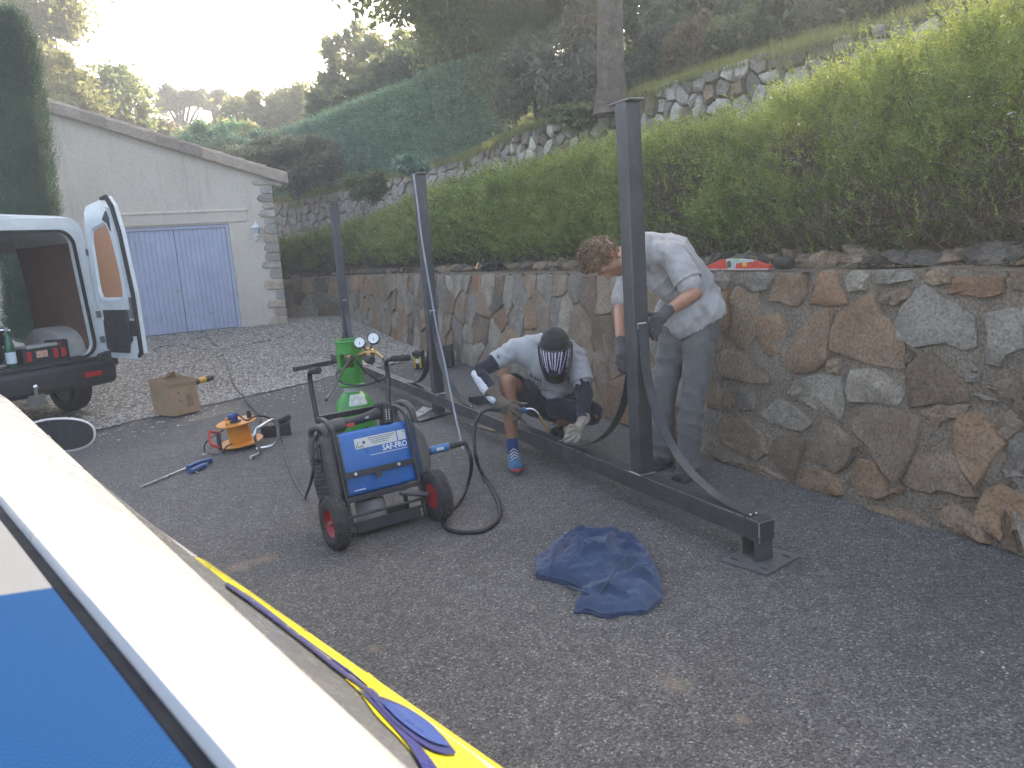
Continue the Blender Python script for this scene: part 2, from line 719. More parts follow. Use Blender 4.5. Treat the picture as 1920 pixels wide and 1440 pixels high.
def stone_mat(name, c1, c2, c3, patch=(0.3, 0.28, 0.25)):
    c1, c2, c3, patch = [tuple(x * 1.18 for x in c_) for c_ in (c1, c2, c3, patch)]
    m, nt, b = new_mat(name)
    co = coords(nt)
    oi = nt.nodes.new('ShaderNodeObjectInfo')
    add = nt.nodes.new('ShaderNodeVectorMath')
    add.operation = 'ADD'
    mul = nt.nodes.new('ShaderNodeVectorMath')
    mul.operation = 'SCALE'
    cmb = nt.nodes.new('ShaderNodeCombineXYZ')
    for i in range(3):
        nt.links.new(oi.outputs['Random'], cmb.inputs[i])
    nt.links.new(cmb.outputs[0], mul.inputs[0])
    mul.inputs['Scale'].default_value = 37.0
    nt.links.new(co, add.inputs[0])
    nt.links.new(mul.outputs[0], add.inputs[1])
    q = add.outputs[0]
    n1 = tex(nt, q, 4.5, 8, 0.62)
    n2 = tex(nt, q, 17, 8, 0.68)
    c = ramp(nt, n1, [(0.28, c1), (0.5, c2), (0.72, c3)])
    c = mix(nt, c, patch, ramp(nt, n2, [(0.52, (0, 0, 0)), (0.70, (0.75,) * 3)]))
    spots = ramp(nt, tex(nt, q, 60, 4, 0.6), [(0.3, (0.55, 0.53, 0.5)), (0.52, (1, 1, 1)), (0.75, (1.25, 1.22, 1.15))])
    c = mix(nt, c, spots, 1.0, 'MULTIPLY')
    hv = ramp(nt, oi.outputs['Random'], [(0, (0.72, 0.70, 0.70)), (0.5, (1, 1, 1)), (1, (1.22, 1.16, 1.08))])
    c = mix(nt, c, hv, 1.0, 'MULTIPLY')
    nt.links.new(c, b.inputs['Base Color'])
    b.inputs['Roughness'].default_value = 0.88
    b.inputs['Specular IOR Level'].default_value = 0.3
    n = bump(nt, b, tex(nt, q, 11, 9, 0.7), 0.9, 0.03)
    bump(nt, b, tex(nt, q, 75, 5, 0.65), 0.45, 0.006, n)
    return m


S_GREY = stone_mat('grey_stone', (0.14, 0.126, 0.108), (0.20, 0.182, 0.156), (0.265, 0.243, 0.21), (0.31, 0.285, 0.24))
S_OCHRE = stone_mat('ochre_stone', (0.17, 0.108, 0.066), (0.225, 0.15, 0.096), (0.26, 0.19, 0.13), (0.24, 0.205, 0.165))
S_BROWN = stone_mat('brown_stone', (0.135, 0.098, 0.070), (0.19, 0.142, 0.102), (0.24, 0.19, 0.145), (0.24, 0.215, 0.18))
S_RUST = stone_mat('rust_stone', (0.17, 0.098, 0.058), (0.235, 0.138, 0.085), (0.24, 0.17, 0.115), (0.19, 0.16, 0.135))
S_PALE = stone_mat('pale_stone', (0.28, 0.26, 0.235), (0.38, 0.355, 0.32), (0.47, 0.445, 0.40), (0.52, 0.50, 0.46))
S_DARK = stone_mat('dark_stone', (0.07, 0.062, 0.055), (0.10, 0.088, 0.076), (0.15, 0.13, 0.11), (0.18, 0.165, 0.14))


def mortar_mat():
    m, nt, b = new_mat('mortar')
    co = coords(nt)
    c = ramp(nt, tex(nt, co, 3.0, 8, 0.65), [(0.3, (0.19, 0.155, 0.12)), (0.55, (0.285, 0.24, 0.19)), (0.75, (0.37, 0.33, 0.28))])
    sp = ramp(nt, tex(nt, co, 70, 4, 0.7), [(0.35, (0.5, 0.48, 0.46)), (0.55, (1, 1, 1)), (0.7, (1.35, 1.32, 1.28))])
    c = mix(nt, c, sp, 1.0, 'MULTIPLY')
    nt.links.new(c, b.inputs['Base Color'])
    b.inputs['Roughness'].default_value = 0.95
    b.inputs['Specular IOR Level'].default_value = 0.2
    n = bump(nt, b, tex(nt, co, 24, 9, 0.75), 1.0, 0.03)
    bump(nt, b, tex(nt, co, 120, 4, 0.6), 0.5, 0.004, n)
    return m


M_mortar = mortar_mat()


def make_stone(outline, n, prot, mat, parent, amp=0.012, N=13, back=0.06, name='stone', joined=None):
    """one rough stone: outline (world points on the wall face), n outwards, prot proud of the face"""
    k = len(outline)
    c = sum(outline, Vector()) / k
    per = sum((outline[i] - outline[(i + 1) % k]).length for i in range(k))
    pts = []
    for i in range(k):
        a, b = outline[i], outline[(i + 1) % k]
        cnt = max(1, round(N * (b - a).length / per))
        for j in range(cnt):
            t = j / cnt
            p = a.lerp(b, t)
            if j:
                ins = (c - p).normalized()
                p = p + ins * (random.uniform(-0.6, 0.35) * min(0.03, 0.10 * (b - a).length))
            pts.append(p)
    N = len(pts)
    rings = ((1.02, -back), (1.0, prot * 0.45), (0.945, prot * 0.92), (0.55, prot))
    vs, fs = [], []
    tx = random.uniform(-0.10, 0.10)
    ty = random.uniform(-0.10, 0.10)
    side = n.cross(Vector((0, 0, 1))).normalized()
    for ri, (s, w) in enumerate(rings):
        for p in pts:
            q = c + (p - c) * s
            d = w
            if ri >= 2:
                d += random.uniform(-amp, amp) + (q - c).dot(side) * tx + (q - c).z * ty
            elif ri == 1:
                d += random.uniform(-amp, amp) * 0.5
            vs.append(q + n * d)
    vs.append(c + n * (prot + random.uniform(-amp, amp) * 1.3))
    for r_ in range(len(rings) - 1):
        for i in range(N):
            j = (i + 1) % N
            fs.append((r_ * N + i, r_ * N + j, (r_ + 1) * N + j, (r_ + 1) * N + i))
    b = (len(rings) - 1) * N
    for i in range(N):
        fs.append((b + i, b + (i + 1) % N, len(vs) - 1))
    if joined is not None:
        joined.add(vs, fs)
        return None
    mb = MB()
    mb.add(vs, fs)
    return mb.build(name, mat, parent, smooth=50, world=True)


def voronoi_cells(seeds, lo, hi, aspect=1.0):
    """cells of seeds in the rectangle lo..hi as lists of (u, v)"""
    cells = []
    S = np.array(seeds)
    for i, s in enumerate(S):
        poly = [(lo[0], lo[1]), (hi[0], lo[1]), (hi[0], hi[1]), (lo[0], hi[1])]
        d = np.hypot(S[:, 0] - s[0], (S[:, 1] - s[1]) * aspect)
        for j in np.argsort(d)[1:16]:
            q = S[j]
            mx, my = (s + q) / 2
            nx, ny = (q[0] - s[0]), (q[1] - s[1]) * aspect * aspect
            out = []
            for a in range(len(poly)):
                p1, p2 = poly[a], poly[(a + 1) % len(poly)]
                d1 = (p1[0] - mx) * nx + (p1[1] - my) * ny
                d2 = (p2[0] - mx) * nx + (p2[1] - my) * ny
                if d1 <= 0:
                    out.append(p1)
                if d1 * d2 < 0:
                    t = d1 / (d1 - d2)
                    out.append((p1[0] + (p2[0] - p1[0]) * t, p1[1] + (p2[1] - p1[1]) * t))
            poly = out
            if len(poly) < 3:
                break
        cells.append(poly)
    return cells


def shrink(poly, gap):
    cx = sum(p[0] for p in poly) / len(poly)
    cy = sum(p[1] for p in poly) / len(poly)
    out = []
    for x, y in poly:
        d = math.hypot(x - cx, y - cy) + 1e-6
        k = max(0.3, 1 - gap * 1.35 / d)
        out.append((cx + (x - cx) * k, cy + (y - cy) * k))
    return out


def clean(poly, mind):
    out = []
    for p in poly:
        if not out or math.hypot(p[0] - out[-1][0], p[1] - out[-1][1]) > mind:
            out.append(p)
    if len(out) > 1 and math.hypot(out[0][0] - out[-1][0], out[0][1] - out[-1][1]) <= mind:
        out.pop()
    return out


# ------------------------------------------------------------------ retaining wall beside the yard
rw = thing('stone_retaining_wall', 'long low retaining wall of grey and ochre stones set in mortar beside the asphalt', 'wall', (1.38, 5.16, 0))
g = MB()
NU = 150
def wall_face(u, v):
    uu = u * w1.len
    top = w1.val(uu, W1TOP)
    z = -0.1 + (top + 0.1) * v
    p = wall_pt(uu, z)
    q = p - w1.nrm(uu) * (0.016 * fbm(uu * 3.2, z * 3.2) + 0.010 * fbm(uu * 11, z * 11))
    if v == 1:
        q.z += 0.012 * fbm(uu * 2, 9)
    return q
g.grid(wall_face, 420, 24)
g.grid(lambda u, v: wall_face(u, 1) + w1.nrm(u * w1.len) * (0.34 * v) + Vector((0, 0, 0.012 * fbm(u * 90, v * 3) if v else 0)), 300, 4)
g.grid(lambda u, v: wall_face(u, 1) + w1.nrm(u * w1.len) * 0.34 + Vector((0, 0, -1.5 * v)), 60, 1)
g.build('mortar_core', M_mortar, rw, smooth=True, world=True)

# stones by the standing man and to his right, as the photo shows them
HERO = [
    ('o', (350, 215), (378, 178), (490, 180), (497, 255), (455, 312), (400, 290), (345, 290)),
    ('r', (515, 300), (560, 165), (630, 158), (672, 298)),
    ('g', (672, 190), (700, 160), (770, 165), (745, 240), (690, 250)),
    ('g', (805, 165), (830, 155), (945, 160), (958, 195), (870, 215), (808, 212)),
    ('b', (808, 262), (880, 240), (958, 228), (950, 270), (890, 305), (815, 290)),
    ('b', (1020, 165), (1060, 145), (1115, 160), (1120, 210), (1060, 220), (1025, 205)),
    ('r', (1150, 185), (1355, 185), (1358, 255), (1290, 272), (1115, 258)),
    ('g', (905, 385), (925, 320), (985, 240), (1025, 222), (1085, 275), (1215, 355), (1232, 480), (1175, 498), (1110, 470), (985, 490), (915, 450)),
    ('g', (1290, 345), (1400, 325), (1450, 340), (1450, 490), (1375, 520), (1345, 568), (1285, 560), (1300, 470)),
    ('b', (170, 270), (200, 225), (270, 235), (293, 300), (290, 420), (235, 495), (180, 470)),
    ('o', (300, 360), (370, 340), (400, 380), (405, 440), (380, 515), (330, 525), (285, 470)),
    ('o', (405, 560), (430, 490), (480, 400), (540, 345), (608, 325), (605, 430), (598, 540), (540, 585), (450, 600)),
    ('o', (620, 420), (650, 350), (790, 250), (810, 340), (880, 400), (920, 480), (920, 575), (810, 560), (690, 530), (620, 500)),
    ('b', (595, 540), (648, 540), (635, 605), (595, 600)),
    ('b', (100, 560), (140, 500), (220, 520), (310, 590), (325, 640), (240, 640), (150, 620)),
    ('g', (420, 690), (450, 640), (560, 610), (640, 625), (655, 750), (640, 800), (560, 770), (480, 720)),
    ('g', (685, 640), (700, 590), (790, 585), (860, 620), (918, 690), (890, 740), (780, 730), (685, 725)),
    ('b', (935, 640), (960, 560), (1040, 510), (1090, 560), (1185, 640), (1200, 720), (1060, 735), (950, 750)),
    ('g', (320, 770), (380, 720), (450, 755), (520, 815), (470, 855), (390, 830), (345, 815)),
    ('g', (190, 690), (260, 680), (270, 760), (215, 765)),
    ('b', (100, 880), (130, 820), (240, 805), (300, 870), (325, 950), (280, 980), (180, 930)),
    ('b', (330, 960), (380, 880), (485, 900), (465, 1000), (435, 1080), (370, 1010)),
    ('b', (490, 970), (540, 890), (570, 805), (640, 850), (715, 920), (690, 980), (630, 1035), (570, 1000)),
    ('b', (685, 770), (760, 750), (890, 765), (995, 800), (985, 900), (940, 1000), (885, 1078), (830, 1020), (770, 920), (710, 860)),
    ('o', (460, 1080), (500, 1020), (580, 1030), (660, 1075), (650, 1130), (560, 1130), (480, 1110)),
    ('o', (680, 1070), (720, 980), (800, 1000), (860, 1130), (800, 1150), (720, 1120)),
    ('b', (915, 1080), (980, 960), (1080, 890), (1150, 960), (1190, 1060), (1240, 1140), (1070, 1110), (1040, 1125)),
    ('o', (1140, 830), (1160, 790), (1260, 780), (1300, 830), (1368, 910), (1300, 980), (1235, 1090), (1180, 1020), (1145, 930)),
    ('b', (1275, 650), (1450, 620), (1450, 740), (1340, 700)),
    ('b', (1345, 790), (1390, 760), (1450, 830), (1390, 890), (1330, 850)),
    ('o', (1290, 1110), (1340, 1090), (1450, 1150), (1450, 1290), (1400, 1280), (1345, 1330), (1240, 1250), (1250, 1190)),
    ('b', (990, 770), (1100, 735), (1210, 745), (1180, 790), (1090, 810), (1070, 850), (1040, 800)),
    ('g', (1180, 575), (1215, 560), (1260, 600), (1250, 635), (1195, 640)),
    ('b', (50, 640), (100, 610), (130, 680), (120, 760), (70, 750)),
    ('g', (70, 180), (140, 165), (165, 200), (150, 240), (100, 230)),
    ('g', (180, 185), (270, 165), (350, 175), (330, 235), (270, 250), (200, 220)),
    ('g', (1345, 1020), (1400, 1010), (1450, 1050), (1450, 1100), (1370, 1060)),
    ('o', (1405, 920), (1450, 905), (1450, 965), (1410, 960)),
    ('o', (860, 1105), (925, 1105), (915, 1130), (865, 1125)),
    ('b', (240, 1000), (300, 1005), (420, 1070), (430, 1090), (340, 1060), (260, 1040)),
    ('b', (760, 1180), (900, 1190), (1000, 1240), (1040, 1290), (930, 1280)),
    ('b', (1060, 1200), (1150, 1170), (1250, 1250), (1290, 1340), (1150, 1290), (1090, 1250)),
    ('b', (1380, 160), (1450, 160), (1450, 250), (1390, 230)),
    ('b', (940, 500), (975, 515), (950, 560), (925, 560)),
    ('g', (1225, 690), (1290, 705), (1340, 725), (1280, 718)),
    ('o', (885, 380), (905, 365), (915, 425), (890, 420)),
    ('b', (140, 690), (180, 700), (175, 770), (145, 765)),
    ('b', (95, 960), (170, 985), (230, 1000), (150, 1000)),
]
_p0 = Vector((2.30, 3.28, 0)); _p1 = Vector((1.38, 5.16, 0))
_hn = w1.nrm(5.5)
_pn = (_hn * 1.0 - Vector((0, 0, 1)) * (BATTER / 1.3)).normalized()      # face leans back
hero_mats = {'o': S_OCHRE, 'r': S_RUST, 'g': S_GREY, 'b': S_BROWN}
for code, *pg in HERO:
    pts = [onplane(1300 + x / 2.3226, 440 + y / 2.3226, _p0, _pn) for x, y in pg]
    cc_ = sum(pts, Vector()) / len(pts)
    pts = [cc_ + (p - cc_) * 1.065 for p in pts]
    make_stone(pts, -_pn, random.uniform(0.014, 0.032), hero_mats[code], rw, amp=0.011, N=16)

# the rest of the wall
U_HERO = (onplane(1345, 700, _p0, _pn) - Vector((4.35, -0.85, 0))).length
seeds = []
u_ = U_HERO + 0.05
rr_ = random.Random(5)
while u_ < w1.len - 0.4:
    f = (u_ - U_HERO) / (w1.len - U_HERO)
    stepu = 0.33 + 0.12 * f
    rows = 4 if f < 0.55 else 3
    for j in range(rows):
        seeds.append((u_ + rr_.uniform(-0.6, 0.6) * stepu * 0.8, (j + 0.5 + rr_.uniform(-0.4, 0.4)) / rows * 1.2))
    u_ += stepu
seeds_cells = voronoi_cells(seeds, (U_HERO - 0.1, 0.0), (w1.len - 0.1, 1.2), 1.0)
n_made = 0
for poly in seeds_cells:
    poly = clean(shrink(poly, rr_.uniform(0.004, 0.014)), 0.05)
    if len(poly) < 3:
        continue
    uc = sum(p[0] for p in poly) / len(poly)
    top = w1.val(max(0, min(w1.len, uc)), W1TOP)
    out = []
    for (a, b) in poly:
        a = max(0, min(w1.len - .01, a))
        z = gz(*w1.pt(a).xy) + b / 1.2 * (top - gz(*w1.pt(a).xy) - 0.015)
        out.append(wall_pt(a, z))
    n_ = (-w1.nrm(uc) + Vector((0, 0, 0.1))).normalized()
    mt = rr_.choices([S_GREY, S_BROWN, S_OCHRE, S_RUST, S_PALE, S_DARK], [5, 6, 2.4, 0.8, 0.0, 0.8])[0]
    make_stone(out, n_, rr_.uniform(0.012, 0.036), mt, rw, amp=0.012, N=12)
    n_made += 1
# stones behind the camera side, out of the picture
U_EDGE = (onplane(1925, 760, _p0, _pn) - W1[0]).length
seeds = [(0.2 + 0.33 * i + rr_.uniform(-.12, .12), (j + .5 + rr_.uniform(-.38, .38)) / 4 * 1.25) for i in range(int(U_EDGE / .33) + 1) for j in range(4)]
for poly in voronoi_cells(seeds, (0, 0), (U_EDGE, 1.25)):
    poly = clean(shrink(poly, rr_.uniform(.006, .02)), 0.05)
    if len(poly) < 3:
        continue
    out = [wall_pt(a, b) for a, b in poly]
    make_stone(out, (-w1.nrm(1.0) + Vector((0, 0, .1))).normalized(), rr_.uniform(.014, .03), rr_.choice([S_GREY, S_BROWN, S_BROWN, S_OCHRE]), rw, N=12)

# ------------------------------------------------------------------ ledge, terrace, hillside
W2PX = ((1700, 26), (1610, 55), (1444, 97), (1323, 128), (1160, 186), (980, 240), (870, 292), (700, 342), (515, 378))
W2Z = 3.5
W2 = [at(x, y, W2Z) for x, y in W2PX]
W2 = [W2[0] + (W2[0] - W2[1]).normalized() * 7] + W2 + [W2[-1] + (W2[-1] - W2[-2]).normalized() * 6]
w2 = Line([Vector((p.x, p.y, 0)) for p in W2])


def soil_mat(name, c1, c2, c3):
    m, nt, b = new_mat(name)
    co = coords(nt)
    c = ramp(nt, tex(nt, co, 1.4, 8, 0.65), [(0.3, c1), (0.5, c2), (0.72, c3)])
    c = mix(nt, c, ramp(nt, tex(nt, co, 40, 5, 0.7), [(0.3, (0.5,) * 3), (0.7, (1.4,) * 3)]), 1.0, 'MULTIPLY')
    nt.links.new(c, b.inputs['Base Color'])
    b.inputs['Roughness'].default_value = 0.95
    b.inputs['Specular IOR Level'].default_value = 0.15
    bump(nt, b, tex(nt, co, 18, 8, 0.7), 0.9, 0.04)
    return m


M_soil = soil_mat('soil', (0.06, 0.045, 0.032), (0.105, 0.078, 0.055), (0.17, 0.135, 0.10))
M_slope = soil_mat('slope_soil', (0.035, 0.045, 0.02), (0.065, 0.07, 0.032), (0.11, 0.095, 0.055))

g = MB()
def terrace_pt(u, v):
    a = w1.pt(u * w1.len) + w1.nrm(u * w1.len) * (BATTER + 0.26)
    za = w1.val(u * w1.len, W1TOP) + 0.004
    b = w2.pt(u * w2.len)
    p = a.lerp(Vector((b.x, b.y, 0)), v)
    z = za + (2.1 - za) * (v ** 1.6) + 0.03 * fbm(p.x * 2, p.y * 2) * (1 if v > 0 else 0.2)
    return Vector((p.x, p.y, z))
g.grid(terrace_pt, 120, 14)
tag(g.build('terrace', M_soil, smooth=True), kind='structure')

SLOPE = [(0.0, 3.44), (0.7, 3.62), (2.2, 3.85), (5, 4.5), (9, 6.2), (16, 10), (26, 14), (40, 19), (60, 24)]
def hill_pt(u, v):
    k = v * (len(SLOPE) - 1)
    i = min(int(k), len(SLOPE) - 2)
    t = k - i
    off = SLOPE[i][0] * (1 - t) + SLOPE[i + 1][0] * t
    z = SLOPE[i][1] * (1 - t) + SLOPE[i + 1][1] * t
    uu = u * w2.len
    p = w2.pt(uu)
    n = w2.nrm(uu)
    if u > 0.8:
        z -= (u - 0.8) / 0.2 * max(0, z - 3.5) * 0.75
    q = p + n * (off + 0.16)
    return Vector((q.x, q.y, z + 0.10 * fbm(q.x * .6, q.y * .6) * min(1, off)))
g.grid
g = MB()
g.grid(hill_pt, 90, 48)
tag(g.build('hillside', M_slope, smooth=True), kind='structure')
# far rise beyond the garage
g = MB()
g.grid(lambda u, v: Vector((-90 + 100 * u, 27 + 70 * v, 0.1 + 11 * v ** 1.1 + 1.2 * fbm(u * 7, v * 6) * v)), 40, 24)
tag(g.build('far_rise', M_slope, smooth=True), kind='structure')

# dry stone terrace wall
dw = thing('dry_stone_wall', 'rough pale dry stone terrace wall half hidden behind the long hedge', 'wall', tuple(w2.pt(10)) )
g = MB()
def dw_pt(uu, z, proud=0.0):
    p = w2.pt(uu) + w2.nrm(uu) * (0.10 * (z - 2.0) - proud)
    return Vector((p.x, p.y, z))
g.grid(lambda u, v: dw_pt(u * w2.len, 1.9 + 1.52 * v, 0.02 * fbm(u * 80, v * 6)), 200, 10)
g.build('earth_core', M_soil, dw, smooth=True, world=True)
seeds = []
u_ = 4.0
while u_ < w2.len - 4.5:
    f = u_ / w2.len
    st = 0.185 + 0.12 * f
    rows = 7 if f < 0.45 else 5
    for j in range(rows):
        seeds.append((u_ + rr_.uniform(-.5, .5) * st, (j + .5 + rr_.uniform(-.4, .4)) / rows * 1.28))
    u_ += st * 1.08
cells = voronoi_cells(seeds, (3.9, 0), (w2.len - 4.4, 1.28))
items = []
for poly in cells:
    poly = clean(shrink(poly, rr_.uniform(0.008, 0.02)), 0.035)
    if len(poly) < 3:
        continue
    uc = sum(p[0] for p in poly) / len(poly)
    vc = sum(p[1] for p in poly) / len(poly)
    out = [dw_pt(max(0, min(w2.len, a)), 2.22 + b + (0.05 * fbm(a * 3, 2) if b > 1.2 else 0)) for a, b in poly]
    y_ = w2.pt(uc).y
    items.append((y_ - vc * 6, out, (-w2.nrm(uc) + Vector((0, 0, .1))).normalized()))
items.sort(key=lambda t: t[0])
rest = MB()
for i, (_, out, n_) in enumerate(items):
    mt = rr_.choices([S_PALE, S_GREY, S_BROWN, S_RUST], [6, 4, 1.2, 0.35])[0]
    make_stone(out, n_, rr_.uniform(0.05, 0.13), mt, dw, amp=0.02, N=9, joined=None if i < 298 else rest, back=0.04)
if rest.f:
    rest.build('small_stones', S_PALE, dw, smooth=50, world=True, kind='stuff')
# ------------------------------------------------------------------ foliage makers
def unit(a):
    return a / (np.linalg.norm(a, axis=-1, keepdims=True) + 1e-9)


def sprigs(base, dirs, length, k, nlen, nwid, spread=0.85):
    """needle-leaved shoots: (n) shoots of k needles; returns verts, tris"""
    n = len(base)
    t = np.linspace(0.12, 1.0, k)[None, :, None]
    d = dirs[:, None, :]
    bend = rng.normal(0, 0.10, (n, 1, 3)) * t ** 2
    pos = base[:, None, :] + d * (t * length[:, None, None]) + bend * length[:, None, None]
    rad = unit(np.cross(np.broadcast_to(d, (n, k, 3)), rng.normal(0, 1, (n, k, 3))))
    nd_ = unit(d * 0.65 + rad * spread + rng.normal(0, .12, (n, k, 3)))
    ln = nlen * rng.uniform(0.7, 1.25, (n, k, 1)) * (1.0 - 0.35 * t ** 2)
    w = unit(np.cross(nd_, rng.normal(0, 1, (n, k, 3)))) * nwid
    v = np.stack([pos - w, pos + w, pos + nd_ * ln], 2)
    v = v.reshape(-1, 3)
    f = np.arange(len(v)).reshape(-1, 3)
    return v, f


def leaves(center, size, aspect=0.5, up=0.0):
    """leaf-shaped quads at centres"""
    n = len(center)
    a = unit(rng.normal(0, 1, (n, 3)) + np.array([0, 0, up]))
    b = unit(np.cross(a, rng.normal(0, 1, (n, 3))))
    s = (size * rng.uniform(0.6, 1.3, n))[:, None]
    fold = unit(np.cross(a, b)) * s * 0.12
    v = np.stack([center - a * s, center + b * s * aspect + fold, center + a * s, center - b * s * aspect + fold], 1)
    return v.reshape(-1, 3), np.arange(n * 4).reshape(-1, 4)


def twig_mesh(name, starts, ends, r, mat, parent, world=True, kind='stuff'):
    """many thin three-sided twigs, each bent once"""
    n = len(starts)
    mid = (starts + ends) / 2 + rng.normal(0, 0.12, (n, 3)) * np.linalg.norm(ends - starts, axis=1, keepdims=True)
    d = unit(ends - starts)
    x = unit(np.cross(d, rng.normal(0, 1, (n, 3))))
    y = np.cross(d, x)
    V = []
    for p, q in ((starts, 1.0), (mid, .75), (ends, .35)):
        for a in (0, 2.094, 4.189):
            V.append(p + (x * math.cos(a) + y * math.sin(a)) * (r * q)[:, None])
    V = np.stack(V, 1)
    f = np.array([(i + j, i + (j + 1) % 3, i + 3 + (j + 1) % 3, i + 3 + j) for i in (0, 3) for j in range(3)])
    F = (np.arange(n) * 9)[:, None, None] + f[None]
    V = V.reshape(-1, 3)
    if parent is not None and world:
        V = local(V, parent)
    return fast_mesh(name, V, F.reshape(-1, 4), mat, parent, kind=kind)


L_ROSE = leaf_mat('rosemary_leaf', [(0.022, 0.042, 0.014), (0.09, 0.15, 0.04), (0.17, 0.24, 0.07), (0.30, 0.31, 0.10)], 0.36, (0.46, 0.50, 0.08), scale=5.5, wn=.72)
L_HEDGE = leaf_mat('clipped_hedge_leaf', [(0.08, 0.14, 0.11), (0.18, 0.29, 0.23), (0.28, 0.40, 0.31)], 0.35, (0.3, 0.45, 0.12), scale=3.5, wn=.65)
L_OAK = leaf_mat('oak_leaf', [(0.05, 0.08, 0.045), (0.10, 0.145, 0.075), (0.16, 0.20, 0.11)], 0.5, (0.45, 0.50, 0.18))
L_SUN = leaf_mat('light_tree_leaf', [(0.05, 0.075, 0.025), (0.10, 0.13, 0.04), (0.19, 0.20, 0.06)], 0.42, (0.50, 0.48, 0.20))
L_PINE = leaf_mat('pine_leaf', [(0.03, 0.04, 0.025), (0.06, 0.075, 0.04), (0.10, 0.11, 0.06)], 0.3, (0.3, 0.33, 0.12))
L_GREY = leaf_mat('grey_shrub_leaf', [(0.065, 0.08, 0.06), (0.125, 0.145, 0.105), (0.20, 0.22, 0.16)], 0.3, (0.3, 0.33, 0.17))
L_BROWN = leaf_mat('dry_shrub_leaf', [(0.08, 0.065, 0.045), (0.14, 0.115, 0.08), (0.19, 0.165, 0.11)], 0.3, (0.4, 0.3, 0.13))
L_DARK = leaf_mat('dark_shrub_leaf', [(0.045, 0.07, 0.038), (0.09, 0.125, 0.066), (0.14, 0.175, 0.09)], 0.35, (0.30, 0.34, 0.06))
L_CYP = leaf_mat('cypress_leaf', [(0.018, 0.045, 0.034), (0.04, 0.085, 0.058), (0.075, 0.13, 0.08)], 0.25, (0.14, 0.22, 0.08), scale=1.5)
L_GRASS = leaf_mat('grass_blade', [(0.06, 0.085, 0.025), (0.11, 0.14, 0.045), (0.19, 0.18, 0.08)], 0.4, (0.5, 0.5, 0.12))
M_twig = simple('twig', (0.13, 0.095, 0.075), 0.9, var=0.4)
M_bark = stone_mat('bark', (0.06, 0.048, 0.038), (0.115, 0.092, 0.072), (0.18, 0.15, 0.12), (0.20, 0.175, 0.15))

# ------------------------------------------------------------------ long hedge on the ledge
hd = thing('rosemary_hedge', 'long loose needle-leaved hedge with yellow-green lit top behind the stone retaining wall', 'hedge', (2.2, 6.0, 1.3))
u0, u1_ = 1.5, w1.len - 0.5


def hedge_arrays(n, u_lo, u_hi, depth_bias):
    u = rng.uniform(u_lo, u_hi, n)
    face = rng.uniform(0, 1, n)
    v = rng.uniform(0.0, 1.0, n)                            # height fraction
    d = np.abs(rng.normal(0, depth_bias, n))               # how far inside
    return u, face, v, d


_HT = sorted(q for q in (line_hit(w1, BATTER + 0.75, x, y) for x, y in ((526, 442), (600, 420), (680, 401), (777, 367), (807, 349), (950, 296), (1055, 266), (1152, 232), (1350, 178), (1500, 128), (1650, 75), (1800, 25), (1900, -8))) if q)


def hedge_top(u):
    return float(np.interp(u, [a for a, _ in _HT], [b for _, b in _HT])) - float(np.interp(u, [4.6, 6.0, 7.0, 16.0], [0.05, 0.20, 0.36, 0.36]))


BARE = []
for x_, y_, ra, rb_ in ((692, 455, .55, .75), (1255, 385, .5, .38), (1330, 330, .35, .25), (1500, 290, .30, .16), (1640, 400, .45, .14), (1850, 380, .3, .3)):
    q_ = line_hit(w1, BATTER + .5, x_, y_)
    if q_:
        BARE.append((q_[0], q_[1], ra, rb_))


def build_hedge_part(n, lo, hi, k, nlen, nwid, slen):
    base, dirs, L = [], [], []
    cnt = 0
    while cnt < n:
        u = random.uniform(lo, hi)
        hz = hedge_top(u) + 0.10 * fbm(u * 1.3, 1) + 0.05 * fbm(u * 5, 2)
        z0 = w1.val(u, W1TOP) + 0.14
        on_top = random.random() < 0.24
        if on_top:
            off = random.uniform(0.0, 1.0)
            z = hz - abs(random.gauss(0, 0.07))
            inside = 0
        else:
            z = z0 + (hz - z0) * random.random() ** 0.85
            off = abs(random.gauss(0, 0.16))
        t = (z - z0) / (hz - z0)
        bulge = 0.12 * math.sin(min(1, t) * math.pi) + 0.13 * fbm(u * 1.1, z * 1.4, 5) + 0.05 * fbm(u * 4, z * 4, 6)
        m_ = fbm(u * 0.8, z * 1.1, 3.3) + 0.5 * fbm(u * 3.1, z * 3.0, 8)
        if not on_top and m_ > 0.42 and random.random() < 0.82:
            cnt += 0.4
            continue
        if any(((u - a_) / ra) ** 2 + ((z - b_) / rb_) ** 2 < 1 for a_, b_, ra, rb_ in BARE) and random.random() < .78:
            cnt += .4
            continue
        if t < 0.12 and random.random() < 0.65:
            cnt += 0.5
            continue
        p = w1.pt(u) + w1.nrm(u) * (BATTER + 0.50 - bulge + off)
        nn = -w1.nrm(u)
        dr = nn * random.uniform(0.1, 0.95) + Vector((0, 0, random.uniform(0.25, 1.1))) + w1.dirn(u) * random.gauss(0, 0.35)
        if on_top:
            dr = Vector((0, 0, 1)) + nn * random.gauss(0, .35) + w1.dirn(u) * random.gauss(0, .35)
        base.append((p.x, p.y, z))
        dirs.append(tuple(dr.normalized()))
        L.append(random.uniform(0.6, 1.25) * slen)
        cnt += 1
    return sprigs(np.array(base), np.array(dirs), np.array(L), k, nlen, nwid)


